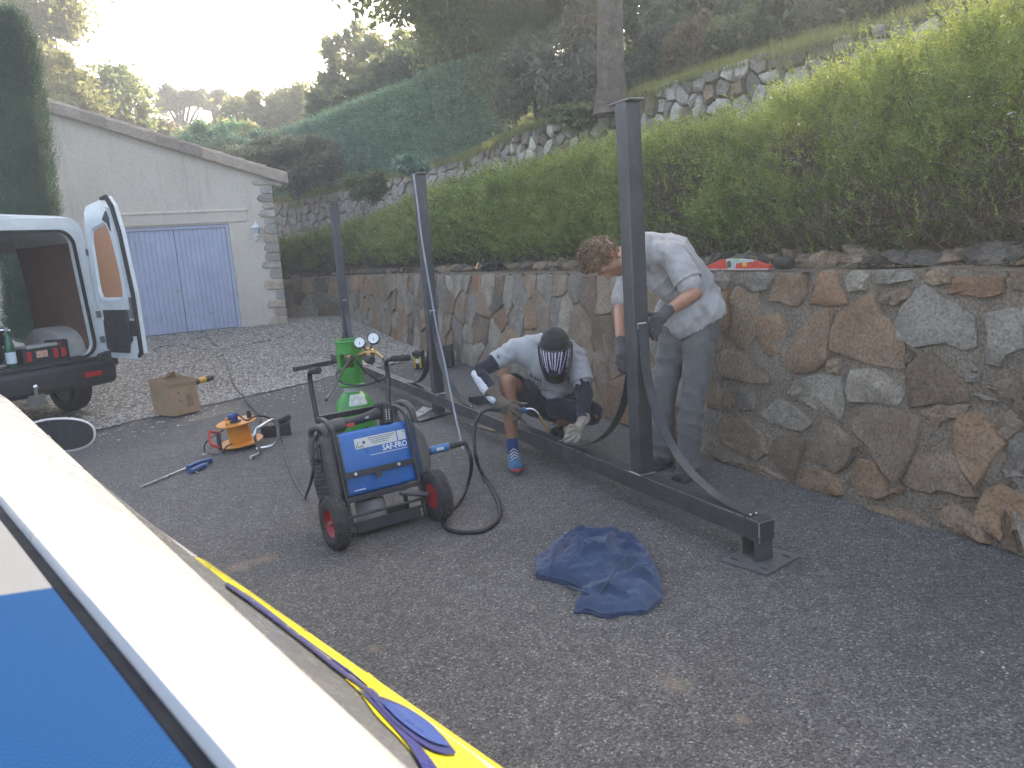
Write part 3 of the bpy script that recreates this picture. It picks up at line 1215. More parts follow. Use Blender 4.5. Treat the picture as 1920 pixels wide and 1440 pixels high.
parts = [build_hedge_part(9000, 3.2, 7.6, 11, 0.042, 0.0046, 0.20),
         build_hedge_part(7500, 7.2, 12.2, 10, 0.060, 0.0076, 0.25),
         build_hedge_part(6500, 12.0, u1_, 8, 0.100, 0.0145, 0.32),
         build_hedge_part(700, 0.6, 3.3, 10, 0.035, 0.004, 0.2)]
sb, sd_, sl_ = [], [], []
for i in range(900):                                       # long upright shoots that break the outline
    u = random.uniform(3.0, 13)
    top = random.random() < .6
    z = hedge_top(u) - (abs(random.gauss(0, .05)) if top else random.uniform(.1, 1.2))
    p = w1.pt(u) + w1.nrm(u) * (BATTER + .50 + (random.uniform(0, .6) if top else random.uniform(-.08, .08)) - (0 if top else .10))
    dr = Vector((0, 0, 1)) - w1.nrm(u) * random.uniform(-.1, .5) + w1.dirn(u) * random.gauss(0, .25)
    sb.append((p.x, p.y, z))
    sd_.append(tuple(dr.normalized()))
    sl_.append(random.uniform(.2, .36))
parts.append(sprigs(np.array(sb), np.array(sd_), np.array(sl_), 26, .032, .0036))
V = np.concatenate([p[0] for p in parts])
F = np.arange(len(V)).reshape(-1, 3)
fast_mesh('foliage', local(V, hd), F, L_ROSE, hd, kind='stuff')
# woody inside
n = 3800
st, en = [], []
for i in range(n):
    u = random.uniform(3.0, u1_) if i % 2 else random.uniform(3.0, 10)
    z0 = w1.val(u, W1TOP)
    a = random.uniform(0.0, 0.75) ** 1.3
    z = z0 + 0.1 + (hedge_top(u) - z0) * a
    off = random.uniform(0.52, 1.1) - 0.12 * math.sin(a * 3)
    p = w1.pt(u) + w1.nrm(u) * (BATTER + off)
    ln = random.uniform(0.10, 0.32)
    d = (Vector((0, 0, random.uniform(0.2, 1))) - w1.nrm(u) * random.uniform(-.3, .7) + w1.dirn(u) * random.gauss(0, .6)).normalized()
    st.append((p.x, p.y, z))
    en.append((p.x + d.x * ln, p.y + d.y * ln, z + d.z * ln))
for a_, b_, ra, rb_ in BARE:
    for i in range(int(1500 * ra * rb_ * 2)):
        u = a_ + random.gauss(0, .55) * ra
        z = b_ + random.gauss(0, .5) * rb_
        p = w1.pt(u) + w1.nrm(u) * (BATTER + random.uniform(.42, .75))
        d = (Vector((0, 0, random.uniform(.1, 1))) - w1.nrm(u) * random.uniform(-.2, .8) + w1.dirn(u) * random.gauss(0, .7)).normalized() * random.uniform(.08, .26)
        st.append((p.x, p.y, z))
        en.append((p.x + d.x, p.y + d.y, z + d.z))
n = len(st)
twig_mesh('twigs', np.array(st), np.array(en), rng.uniform(0.0025, 0.006, n), M_twig, hd)
# inner dead leaves so that the hedge is dense
n = 26000
cs = []
for i in range(n):
    u = random.uniform(2.0, u1_)
    z0 = w1.val(u, W1TOP) + 0.05
    z = z0 + (hedge_top(u) - z0 - 0.08) * random.random()
    gap = fbm(u * 1.7, z * 2.0, 12)
    if u < 6.5 and gap > 0.18 and z < 2.3:
        continue
    p = w1.pt(u) + w1.nrm(u) * (BATTER + random.uniform(0.62, 1.35))
    cs.append((p.x, p.y, z))
v, f = leaves(np.array(cs), np.full(len(cs), 0.055), 0.4)
fast_mesh('inner_foliage', local(v, hd), f, L_DARK, hd, kind='stuff')

# low border of rough rocks under the hedge
rb = thing('rock_border', 'row of rough grey-brown rocks along the foot of the long hedge', 'rock border', (1.9, 5.4, 1.3))
u_ = 3.4
while u_ < w1.len - 1.5:
    f = (u_ - 3.4) / (w1.len - 3.4)
    w_ = random.choice([0.08, 0.11, 0.14, 0.18]) * random.uniform(0.8, 1.2) * (1 + 0.5 * f)
    p = w1.pt(u_) + w1.nrm(u_) * (BATTER + 0.44 + random.uniform(-.10, .10))
    h = random.uniform(0.045, 0.085)
    mb = MB()
    def rock(a, b, w_=w_, h=h, s=u_):
        th, ph = math.pi * b, 2 * math.pi * a
        r = 1 + 0.5 * fbm(math.sin(th) * math.cos(ph) * 1.7 + s * 3, math.sin(th) * math.sin(ph) * 1.7, math.cos(th) * 1.7) + .3 * fbm(math.cos(ph) * 3.3 + s, math.sin(ph) * 3.3, math.cos(th) * 4)
        return Vector((math.sin(th) * math.cos(ph) * w_ * .7 * r, math.sin(th) * math.sin(ph) * .15 * r, math.cos(th) * h * r))
    mb.M = Matrix.Translation((p.x, p.y, w1.val(u_, W1TOP) + 0.03)) @ Matrix.Rotation(math.atan2(w1.dirn(u_).y, w1.dirn(u_).x) + random.gauss(0, .3), 4, 'Z') @ Matrix.Rotation(random.gauss(0, .35), 4, 'Y')
    nu_ = 14 if f < 0.35 else 9
    mb.grid(rock, nu_, nu_ // 2 + 1)
    mb.build('rock', random.choice([S_DARK, S_BROWN]), rb, smooth=45, world=True, weld=True)
    u_ += w_ * 0.8

# dry litter on the ledge
n = 2600
cs = []
for i in range(n):
    u = random.uniform(3, 12)
    p = w1.pt(u) + w1.nrm(u) * (BATTER + random.uniform(0.03, 0.38))
    cs.append((p.x, p.y, w1.val(u, W1TOP) + 0.018 + random.uniform(0, .01)))
v, f = leaves(np.array(cs), np.full(n, 0.014), 0.35)
v[:, 2] = v[:, 2] * 0.4 + np.repeat(np.array(cs)[:, 2], 4) * 0.6
tag(fast_mesh('leaf_litter', v, f, L_BROWN), kind='stuff')


def grass_strip(name, pts, n, h, mat=L_GRASS):
    """blades in tufts along sample points"""
    pts = np.array(pts)
    idx = rng.integers(0, len(pts), n)
    b = pts[idx] + rng.normal(0, 0.05, (n, 3)) * np.array([1, 1, 0])
    d = unit(np.stack([rng.normal(0, .45, n), rng.normal(0, .45, n), np.ones(n)], 1))
    w = unit(np.cross(d, rng.normal(0, 1, (n, 3)))) * 0.006
    ln = (h * rng.uniform(.5, 1.3, n))[:, None]
    V = np.stack([b - w, b + w, b + d * ln + rng.normal(0, .02, (n, 3))], 1).reshape(-1, 3)
    return tag(fast_mesh(name, V, np.arange(len(V)).reshape(-1, 3), mat), kind='stuff')


pts = []
for i in range(9000):
    u = random.uniform(3.0, w2.len - 3)
    off = random.random() ** 1.5 * 2.4
    q = w2.pt(u) + w2.nrm(u) * (off + 0.02)
    z = np.interp(off, [a for a, _ in SLOPE], [b for _, b in SLOPE])
    pts.append((q.x, q.y, z - 0.02))
    if random.random() < 0.12 and fbm(u * .7, 4) > 0.1:
        q = w2.pt(u) - w2.nrm(u) * 0.12
        pts.append((q.x, q.y, W2Z - random.uniform(0, .35)))
grass_strip('grass', pts, 60000, 0.17)

# ------------------------------------------------------------------ clipped hedge on the upper terrace
H2F = [at(x, y, 6.0) for x, y in ((480, 272), (560, 242), (650, 208), (740, 175), (840, 137), (955, 104))]
h2 = Line([Vector((p.x, p.y, 0)) for p in reversed(H2F)])
hd2 = thing('clipped_hedge', 'tall evenly clipped blue-green hedge on the upper terrace above the dry stone wall', 'hedge', tuple(h2.pt(0)))
n = 26000
base, dirs, L = [], [], []
for i in range(n):
    u = random.uniform(-0.3, h2.len)
    u = max(0, min(h2.len, u))
    nn = -h2.nrm(u)
    zt = 6.0 + 0.06 * fbm(u * 1.4, 3)
    if random.random() < 0.2:
        off, z = random.uniform(0, 1.2), zt
        d = Vector((random.gauss(0, .3), random.gauss(0, .3), 1))
    else:
        off, z = abs(random.gauss(0, .06)), random.uniform(3.5, 6.0)
        d = nn * 0.7 + Vector((random.gauss(0, .3), random.gauss(0, .3), random.uniform(.2, 1)))
    p = h2.pt(u) - nn * (off - 0.07 * fbm(u * 1.5, z * 1.5, 4))
    base.append((p.x, p.y, z))
    dirs.append(tuple(d.normalized()))
    L.append(random.uniform(.12, .3))
v, f = sprigs(np.array(base), np.array(dirs), np.array(L), 6, 0.12, 0.022)
fast_mesh('foliage', local(v, hd2), f, L_HEDGE, hd2, kind='stuff')
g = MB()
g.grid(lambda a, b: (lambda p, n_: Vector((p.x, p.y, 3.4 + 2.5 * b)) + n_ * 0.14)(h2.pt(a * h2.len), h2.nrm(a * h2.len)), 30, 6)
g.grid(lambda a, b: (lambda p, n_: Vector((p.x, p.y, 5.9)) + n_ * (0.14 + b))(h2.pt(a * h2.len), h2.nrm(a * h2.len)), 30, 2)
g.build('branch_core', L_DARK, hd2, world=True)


# ------------------------------------------------------------------ trees and shrubs
def crown_points(ellipsoids, n, clump=0.16, shell=0.55):
    """leaf centres: clumps spread through ellipsoids (centre, radii), gaps between them"""
    vol = np.array([r[0] * r[1] * r[2] for _, r in ellipsoids])
    w = vol ** 0.66
    w = w / w.sum()
    out = []
    for (c, r), wi in zip(ellipsoids, w):
        c, r = np.array(c), np.array(r)
        ni = int(n * wi)
        K = max(6, int(ni / 130))
        d = unit(rng.normal(0, 1, (K, 3)))
        rad = shell + (1 - shell) * rng.uniform(0, 1, (K, 1)) ** 0.6
        cl = c + d * rad * r
        idx = rng.integers(0, K, ni)
        sz = (clump * rng.uniform(.6, 1.5, K))[idx][:, None]
        out.append(cl[idx] + rng.normal(0, 1, (ni, 3)) * r * sz)
    return np.concatenate(out)


def tree(name, label, cat, base, ell, n, leaf, mat, trunk_r=0.15, group=None, limbs=7, clump=0.16, shell=0.55, aspect=0.45, bark=None, trunk_top=None, twigs=True):
    t = thing(name, label, cat, base, group=group)
    pts = crown_points(ell, n, clump, shell)
    v, f = leaves(pts, np.full(len(pts), leaf), aspect)
    fast_mesh('crown', local(v, t), f, mat, t, kind='stuff')
    if trunk_r:
        b = Vector(base)
        cc = Vector(np.mean([c for c, _ in ell], axis=0))
        top = Vector(trunk_top) if trunk_top else b.lerp(cc, 0.75)
        g = MB()
        h = (top - b).length
        path = [b + Vector((0, 0, -0.3))] + [b.lerp(top, k / 6) + Vector((0.03 * h * fbm(k * .6, b.x), 0.03 * h * fbm(k * .6, b.y + 3), 0)) for k in range(7)]
        g.tube(path, [trunk_r * 1.5] + [trunk_r * (1.25 - 0.75 * (k / 6) ** 0.8) for k in range(7)], 10)
        g.build('trunk', bark or M_bark, t, smooth=True, world=True)
        for k in range(limbs):
            c, r = ell[k % len(ell)]
            e = Vector(c) + Vector(unit(rng.normal(0, 1, 3)) * np.array(r) * 0.75)
            s0 = b.lerp(top, random.uniform(.55, 1.0))
            g = MB()
            mid = s0.lerp(e, .5) + Vector((random.gauss(0, .06), random.gauss(0, .06), .10)) * (e - s0).length
            rr0 = trunk_r * random.uniform(.28, .5)
            g.tube(bez([s0, mid, e], 8), [rr0 * (1 - .85 * j / 8) for j in range(9)], 6)
            g.build('limb', bark or M_bark, t, smooth=True, world=True)
    return t


def E_(px, py, rx, ry, y, ryd=None):
    """crown ellipsoid seen at a pixel, y metres ahead; radii in pixels"""
    s = y / FPX
    c = dep(px, py, y)
    return (tuple(c), (rx * s, (ryd or rx) * s, ry * s))


def ground_below(c, z):
    return (c[0], c[1], z)


# beyond the garage
e = [E_(45, 95, 60, 60, 30), E_(20, -10, 90, 80, 30), E_(90, 30, 45, 50, 30), E_(60, 190, 60, 60, 30)]
tree('broadleaf_tree', 'tall sunlit tree rising behind the dark column of the cypress', 'tree', ground_below(e[0][0], 1.0), e, 15000, 0.13, L_SUN, .25, clump=.2)
e = [E_(118, 150, 50, 50, 27), E_(125, 205, 60, 40, 27), E_(80, 220, 40, 50, 27)]
tree('broadleaf_tree', 'yellow-green leafy tree over the high side of the garage roof', 'tree', ground_below(e[0][0], .8), e, 12000, 0.11, L_SUN, .15)
e = [E_(218, 150, 34, 28, 31), E_(222, 200, 62, 40, 31), E_(245, 235, 40, 40, 31), E_(180, 215, 40, 40, 31)]
tree('broadleaf_tree', 'airy tree with loose clumps of leaves over the middle of the garage roof', 'tree', ground_below(e[0][0], 1.0), e, 7500, 0.13, L_OAK, .14, clump=.2, limbs=10)
e = [E_(312, 258, 26, 30, 35), E_(300, 240, 18, 16, 35), E_(335, 268, 22, 22, 35)]
tree('dry_shrub', 'brown dry-leaved bush under the larger umbrella pine', 'bush', ground_below(e[0][0], 2.0), e, 4200, 0.12, L_BROWN, .1)


def umbrella_pine(label, px, py, rx, ry, y, base_py):
    c = dep(px, py, y)
    s = y / FPX
    b = dep(px + rx * .2, base_py, y)
    ell = []
    for i in range(11):
        a = (i / 10 - .5) * 2
        ell.append(((c.x + a * rx * s * .85, c.y + random.uniform(-1.5, 1.5), c.z + (0.35 - .9 * a * a) * ry * s * .6), (rx * s * .26, rx * s * .4, ry * s * .45)))
    t = tree('umbrella_pine', label, 'pine tree', (b.x, b.y, b.z - 3), ell, 11000, 0.15, L_PINE, .30, group='umbrella pines on the skyline', limbs=11, clump=.34, shell=.1, aspect=.22, trunk_top=(b.x - rx * s * .1, b.y, c.z - ry * s * 1.2))
    return t


umbrella_pine('wider umbrella pine with a flat crown on the skyline', 337, 186, 44, 21, 48, 240)
umbrella_pine('narrower umbrella pine on the skyline beside the wider one', 402, 182, 25, 17, 50, 234)
e = [E_(460, 215, 40, 28, 42), E_(500, 205, 40, 34, 42), E_(545, 205, 42, 36, 42), E_(570, 225, 30, 26, 42)]
tree('broadleaf_tree', 'sunlit pale tree mass on the skyline above the clipped hedge end', 'tree', ground_below(e[0][0], 4.0), e, 9000, 0.17, L_SUN, .2)
e = [E_(400, 262, 60, 18, 33), E_(350, 256, 30, 12, 33), E_(440, 250, 40, 18, 33)]
tree('broadleaf_tree', 'low golden bush on the skyline under the narrower umbrella pine', 'bush', ground_below(e[0][0], 3.0), e, 7000, 0.13, L_SUN, .12)
e = [E_(375, 268, 40, 32, 24), E_(440, 268, 55, 34, 24), E_(410, 300, 60, 34, 24), E_(490, 285, 30, 26, 24)]
tree('leafy_shrub', 'fresh green leafy shrub behind the low end of the garage roof', 'shrub', ground_below(e[0][0], 1.6), e, 11000, 0.11, L_HEDGE, .08, aspect=.25)
e = [E_(490, 285, 50, 28, 22.5), E_(560, 290, 48, 34, 22.5), E_(610, 305, 36, 36, 22.5), E_(550, 325, 50, 30, 22.5)]
tree('leafy_shrub', 'grey-green shrub with bare lower stems behind the garage corner', 'shrub', ground_below(dep(555, 372, 22.5), 3.6), e, 13000, 0.095, L_GREY, .07, aspect=.22, limbs=12)
# above the clipped hedge
e = [E_(610, 205, 34, 30, 30), E_(670, 200, 50, 36, 30), E_(740, 160, 55, 45, 30), E_(800, 130, 55, 50, 30), E_(640, 225, 60, 26, 30), E_(860, 90, 50, 50, 28)]
tree('dark_shrub', 'dark rounded evergreen mass standing behind the clipped hedge', 'shrub', ground_below(e[1][0], 5.0), e, 22000, 0.13, L_DARK, .12, shell=.35)
e = [E_(610, 150, 26, 40, 34), E_(640, 110, 26, 40, 34), E_(668, 85, 20, 36, 34), E_(660, 150, 34, 34, 34), E_(600, 178, 30, 24, 34)]
tree('broadleaf_tree', 'sparse backlit young tree with gaps of sky at the edge of the wood', 'tree', ground_below(e[0][0], 6.5), e, 4200, 0.15, L_SUN, .12, limbs=14, clump=.2)
e = [E_(705, 120, 34, 46, 33), E_(740, 95, 34, 40, 33), E_(700, 165, 36, 30, 33)]
tree('broadleaf_tree', 'sparse golden tree between the young tree and the oak', 'tree', ground_below(e[0][0], 7), e, 4200, 0.15, L_SUN, .12, limbs=12, clump=.2)

# great oak whose trunk shows by the near post, and the wood above: unseen crowns above the frame shaped to shade the yard
TB = dep(1146, 172, 11.2)
ok = thing('oak_tree', 'big oak with a thick straight grey trunk above the dry stone wall', 'oak tree', tuple(TB))
g = MB()
tp = [dep(1147, 215, 11.2), dep(1146, 165, 11.2), dep(1145, 120, 11.2), dep(1144, 60, 11.2), dep(1143, 0, 11.2), dep(1140, -80, 11.2), dep(1130, -200, 11.3), dep(1110, -330, 11.6)]
g.tube(bez(tp, 28), [0.27 - 0.07 * min(1, i / 5) - 0.05 * i / 28 for i in range(29)], 18)
g.build('trunk', M_bark, ok, smooth=True, world=True)
ELL = [((-1.0, 17.5, 8.6), (2.7, 2.4, 1.6)), ((1.6, 17.5, 10.2), (2.8, 2.6, 1.9)), ((0.2, 15.0, 11.0), (2.8, 2.6, 1.6)), ((2.6, 13.2, 10.4), (2.6, 2.4, 1.7)), ((-1.8, 19.5, 10.6), (2.4, 2.4, 1.9)),
       ((1.0, 12.5, 12.2), (2.8, 2.6, 1.5)), ((-1.0, 20.5, 7.9), (1.8, 1.6, 1.1))]
pts = crown_points(ELL, 52000, .17, .3)
v, f = leaves(pts, np.full(len(pts), .11), .45)
fast_mesh('crown', local(v, ok), f, L_OAK, ok, kind='stuff')
for k in range(16):
    c, r = ELL[k % len(ELL)]
    s0 = tp[5].lerp(tp[7], random.random()) if k > 2 else tp[5]
    e_ = Vector(c) + Vector(unit(rng.normal(0, 1, 3)) * np.array(r) * .7)
    mid = s0.lerp(e_, .5) + Vector((0, 0, .5))
    g = MB()
    g.tube(bez([s0, mid, e_], 10), [.10 * (1 - .85 * j / 10) for j in range(11)], 6)
    g.build('limb', M_bark, ok, smooth=True, world=True)


def wood_tree(label, px, py, y, rpx, n, mat, bz, r=.16, hpx=None):
    e = [E_(px + random.gauss(0, .35) * rpx, py + random.gauss(0, .3) * (hpx or rpx), rpx * random.uniform(.45, .7), (hpx or rpx) * random.uniform(.4, .65), y + random.uniform(-.8, .8)) for _ in range(5)]
    c = dep(px, py, y)
    return tree('woodland_tree', label, 'tree', (c.x, c.y, bz), e, n, .12, mat, r, group='trees of the wood on the hillside', limbs=9, clump=.19, shell=.4)


wood_tree('dark tree of the wood just beside the oak leaves against the sky', 900, 10, 24, 130, 14000, L_OAK, 6.5, .2)
wood_tree('dense wood tree over the clipped hedge end', 1010, -20, 22, 150, 14000, L_DARK, 7, .2)
wood_tree('green wood tree behind the oak trunk', 1120, -40, 19, 140, 12000, L_OAK, 6.8, .2)
wood_tree('wood tree above the shrubs past the oak trunk', 1280, -60, 18, 150, 12000, L_DARK, 6.6, .18)
wood_tree('shady wood tree over the dry stone wall', 1440, -90, 16, 160, 12000, L_DARK, 6.6, .18)

SHR = [
    ('silver-grey shrub beside the end of the clipped hedge', 1000, 120, 15.5, 70, 60, L_GREY, 3.9),
    ('brownish twiggy shrub close by the oak trunk', 1085, 90, 14.5, 50, 75, L_BROWN, 3.9),
    ('grey-green shrub at the foot of the oak', 1060, 165, 13.2, 60, 38, L_GREY, 3.75),
    ('silver shrub growing past the oak trunk', 1215, 70, 13.8, 55, 75, L_GREY, 3.9),
    ('small pale shrub with thin bare stems on the grass', 1285, 85, 12.6, 50, 50, L_BROWN, 3.8),
    ('dark shrub next to the pale bare-stemmed one', 1370, 45, 13.2, 75, 60, L_DARK, 3.9),
    ('dark spreading shrub on the upper terrace', 1490, 10, 12.0, 85, 50, L_DARK, 3.9),
    ('olive shrub near the top of the dry stone wall', 1600, -25, 11.0, 90, 50, L_OAK, 3.9),
    ('dark shrub over the near end of the dry stone wall', 1740, -60, 10.0, 100, 60, L_DARK, 3.9),
    ('bushy dark undergrowth behind the oak trunk', 1180, 20, 15.5, 90, 70, L_DARK, 4.2),
    ('dense shrub between the wood and the silver shrubs', 960, 60, 19.0, 80, 60, L_OAK, 4.8),
    ('leafy dark thicket above the pale shrub', 1300, -10, 15.5, 110, 60, L_OAK, 4.6),
]
for lab, px, py, y, rx, ry, mt, bz in SHR:
    e = [E_(px + random.gauss(0, .35) * rx, py + random.gauss(0, .3) * ry, rx * random.uniform(.45, .75), ry * random.uniform(.45, .75), y + random.uniform(-.5, .5)) for _ in range(5)]
    c = dep(px, py, y)
    s_ = y / FPX
    for q in (-.5, .5, 0):
        e.append(((c.x + q * rx * s_, c.y + q * .2, bz + .45), (rx * s_ * .6, rx * s_ * .6, .5)))
    tree('hillside_shrub', lab, 'shrub', (c.x, c.y, bz), e, 7000, .062, mt, .045, limbs=9, shell=.3, aspect=.35, clump=.2, group='shrubs on the upper terrace')

n = 60000
cs = []
while len(cs) < n:
    u = random.uniform(1.0, w2.len * .93)
    off = random.uniform(1.7, 16)
    if fbm(u * .5, off * .5, 2) < -0.25:
        continue
    q = w2.pt(u) + w2.nrm(u) * off
    z = np.interp(off, [a for a, _ in SLOPE], [b for _, b in SLOPE])
    if u / w2.len > .8:
        z -= (u / w2.len - 0.8) / 0.2 * max(0, z - 3.5) * 0.75
    cs.append((q.x, q.y, z + random.random() ** 1.6 * 0.9))
v, f = leaves(np.array(cs), np.full(n, .085), .4)
tag(fast_mesh('undergrowth', v, f, L_DARK), kind='stuff')

# ivy and plants hanging over the dry stone wall
for lab, px, py, y, rx, ry, mt in (('green creeper hanging over the dry stone wall behind the middle post', 690, 352, 18.6, 36, 26, L_DARK),
                                   ('tuft of weeds on the dry stone wall near the middle post top', 780, 315, 16.5, 34, 16, L_HEDGE),
                                   ('ivy clump on the dry stone wall left of the near post', 1075, 222, 11.9, 42, 15, L_DARK)):
    e = [E_(px + random.gauss(0, .5) * rx, py + random.gauss(0, .5) * ry, rx * .6, ry * .6, y + random.uniform(-.2, .2)) for _ in range(5)]
    t = thing('creeper', lab, 'creeper', tuple(dep(px, py, y)))
    pts = crown_points(e, 4200, .25, .2)
    v, f = leaves(pts, np.full(len(pts), .05), .5)
    fast_mesh('foliage', local(v, t), f, mt, t, kind='stuff')
# ------------------------------------------------------------------ garage
G0 = at(540, 608, 0.22)
G0 = Vector((G0.x, G0.y, 0))
GL = Vector((-0.889, -0.458, 0)).normalized()              # along the front, away from the stone corner
GB = Vector((-GL.y, GL.x, 0))
if GB.y < 0:
    GB = -GB                                               # into the building
GF = -GB


def gp(s, z, out=0.0):
    p = G0 + GL * s + GF * out
    return Vector((p.x, p.y, z))


def g_uv(px, py):
    p = onplane(px, py, G0, GF)
    return (p - G0).dot(GL), p.z


s_e, z_e = g_uv(512, 333)
s_h, z_h = g_uv(85, 203)
slope = (z_h - z_e) / (s_h - s_e)
roofz = lambda s: z_e + slope * (s - s_e)
S_END = 11.0
gar = thing('garage', 'low plastered garage with sloping tiled roof and lavender double door', 'garage', (G0.x, G0.y, 0.22))


def stucco_mat():
    m, nt, b = new_mat('stucco')
    co = coords(nt)
    c = ramp(nt, tex(nt, co, 0.7, 7, 0.6), [(0.3, (0.63, 0.555, 0.475)), (0.7, (0.73, 0.65, 0.56))])
    mp = coords(nt, (2.2, 2.2, 0.22))
    st = ramp(nt, tex(nt, mp, 2.2, 6, 0.65), [(0.52, (0, 0, 0)), (0.78, (0.45,) * 3)])
    c = mix(nt, c, (0.30, 0.265, 0.22), st)
    c = mix(nt, c, ramp(nt, tex(nt, co, 26, 5, .7), [(.3, (.85,) * 3), (.7, (1.1,) * 3)]), 1.0, 'MULTIPLY')
    nt.links.new(c, b.inputs['Base Color'])
    b.inputs['Roughness'].default_value = 0.92
    b.inputs['Specular IOR Level'].default_value = 0.2
    n = bump(nt, b, tex(nt, co, 55, 6, .7), 0.35, 0.006)
    bump(nt, b, tex(nt, co, 5, 5), 0.25, 0.03, n)
    return m


M_stucco = stucco_mat()
d_r, _z = g_uv(452, 600)
d_l, _z = g_uv(222, 430)
_s, d_t = g_uv(432, 419)
T = 0.25
g = MB()
def wall_slab(s0, s1, zb, zt0, zt1, out0=0.0, out1=-T):
    a = [gp(s0, zb, out0), gp(s1, zb, out0), gp(s1, zt1, out0), gp(s0, zt0, out0)]
    b = [gp(s0, zb, out1), gp(s1, zb, out1), gp(s1, zt1, out1), gp(s0, zt0, out1)]
    g.add(a + b, [(0, 1, 2, 3), (7, 6, 5, 4), (0, 4, 5, 1), (1, 5, 6, 2), (2, 6, 7, 3), (3, 7, 4, 0)])
wall_slab(0, d_r, -.1, roofz(0), roofz(d_r))
wall_slab(d_l, S_END, -.1, roofz(d_l), roofz(S_END))
wall_slab(d_r, d_l, d_t, roofz(d_r), roofz(d_l))
# side wall next to the stone wall and back
def quad_slab(a, b, zb, z1):
    n_ = (b - a).normalized()
    m_ = Vector((-n_.y, n_.x, 0)) * 0.25
    P = [Vector((p.x, p.y, z)) for p in (a, b) for z in (zb, z1)]
    Q = [p + m_ for p in P]
    g.add(P + Q, [(0, 2, 3, 1), (5, 7, 6, 4), (0, 1, 5, 4), (2, 6, 7, 3), (1, 3, 7, 5), (0, 4, 6, 2)])
quad_slab(gp(0.25, 0, -T), gp(0.25, 0, -7), -.1, roofz(0.2))
g.build('wall', M_stucco, gar, world=True)
g = MB()
back = gp(0, 0, -7)
g.add([gp(0, -.1, -7), gp(S_END, -.1, -7), gp(S_END, roofz(S_END), -7), gp(0, roofz(0), -7)], [(0, 1, 2, 3)])
g.build('rear_wall', M_stucco, gar, world=True)

# lintel band
g = MB()
l0, lz = g_uv(460, 393)
wall = g
s0, s1 = l0, d_l + 0.25
a = [gp(s0, d_t + .03, .03), gp(s1, d_t + .03, .03), gp(s1, lz - .02, .03), gp(s0, lz - .02, .03)]
g.add(a + [p + GB * .028 for p in a], [(0, 1, 2, 3), (0, 4, 5, 1), (1, 5, 6, 2), (3, 2, 6, 7), (3, 7, 4, 0)])
g.build('lintel', M_stucco, gar, world=True, bevel=.006)
g = MB()
a = [gp(s0 - .03, lz - .02, .055), gp(s1 + .03, lz - .02, .055), gp(s1 + .03, lz + .03, .02), gp(s0 - .03, lz + .03, .02)]
g.add(a + [p + GB * .05 for p in a], [(0, 1, 2, 3), (0, 4, 5, 1), (1, 5, 6, 2), (3, 2, 6, 7), (3, 7, 4, 0)])
g.build('drip_ledge', M_stucco, gar, world=True, bevel=.006)

# door: two ribbed leaves in a frame
M_lav = simple('lavender_paint', (0.44, 0.47, 0.62), 0.55, var=0.12, scale=2.5, dirt=0.4, dirtcol=(0.36, 0.37, 0.47))
M_gap = simple('dark_gap', (0.03, 0.03, 0.035), 0.9)
M_steel = simple('worn_steel', (0.45, 0.45, 0.46), 0.35, 1.0, var=.2)
zb = 0.27
g = MB()
for (s0, s1, z0, z1) in ((d_r + .005, d_r + .07, zb, d_t - .005), (d_l - .07, d_l - .005, zb, d_t - .005), (d_r + .07, d_l - .07, d_t - .07, d_t - .005)):
    a = [gp(s0, z0, -.03), gp(s1, z0, -.03), gp(s1, z1, -.03), gp(s0, z1, -.03)]
    g.add(a + [p + GB * .08 for p in a], [(0, 1, 2, 3), (7, 6, 5, 4), (0, 4, 5, 1), (1, 5, 6, 2), (2, 6, 7, 3), (3, 7, 4, 0)])
g.build('door_frame', M_lav, gar, world=True)
mid = d_r + (d_l - d_r) * .52
for (s0, s1) in ((d_r + .075, mid - .004), (mid + .004, d_l - .075)):
    g = MB()
    nr = int((s1 - s0) / .085)
    pr = []
    for i in range(nr):
        a0 = s0 + (s1 - s0) * i / nr
        w_ = (s1 - s0) / nr
        pr += [(a0 + w_ * .06, -.072), (a0 + w_ * .12, -.060), (a0 + w_ * .88, -.060), (a0 + w_ * .94, -.072)]
    pr = [(s0, -.072)] + pr + [(s1, -.072)]
    g.add([gp(s, z, o) for s, o in pr for z in (zb + .01, d_t - .075)], [(2 * i, 2 * i + 2, 2 * i + 3, 2 * i + 1) for i in range(len(pr) - 1)])
    door = g.build('door_panel', M_lav, gar, world=True)
    g = MB()
    g.sphere(gp(mid + (.07 if s0 > mid else -.5), 1.15 if s0 > mid else .62, -.045), .022, 8, 6)
    g.build('door_knob', M_steel, door, smooth=True, world=True)
g = MB()
g.add([gp(d_r, 0, -.2), gp(d_l, 0, -.2), gp(d_l, d_t, -.2), gp(d_r, d_t, -.2)], [(0, 1, 2, 3)])
g.build('door_backing', M_gap, gar, world=True)
g = MB()
a = [gp(d_r - .02, zb - .08, .06), gp(d_l + .02, zb - .08, .06), gp(d_l + .02, zb - .006, .05), gp(d_r - .02, zb - .006, .05)]
g.add(a + [p + GB * .3 for p in a], [(0, 1, 2, 3), (3, 2, 6, 7), (0, 4, 5, 1), (0, 3, 7, 4), (1, 5, 6, 2)])
g.build('door_sill', simple('concrete', (.30, .285, .26), .9, var=.3, bmp=.4), gar, world=True)

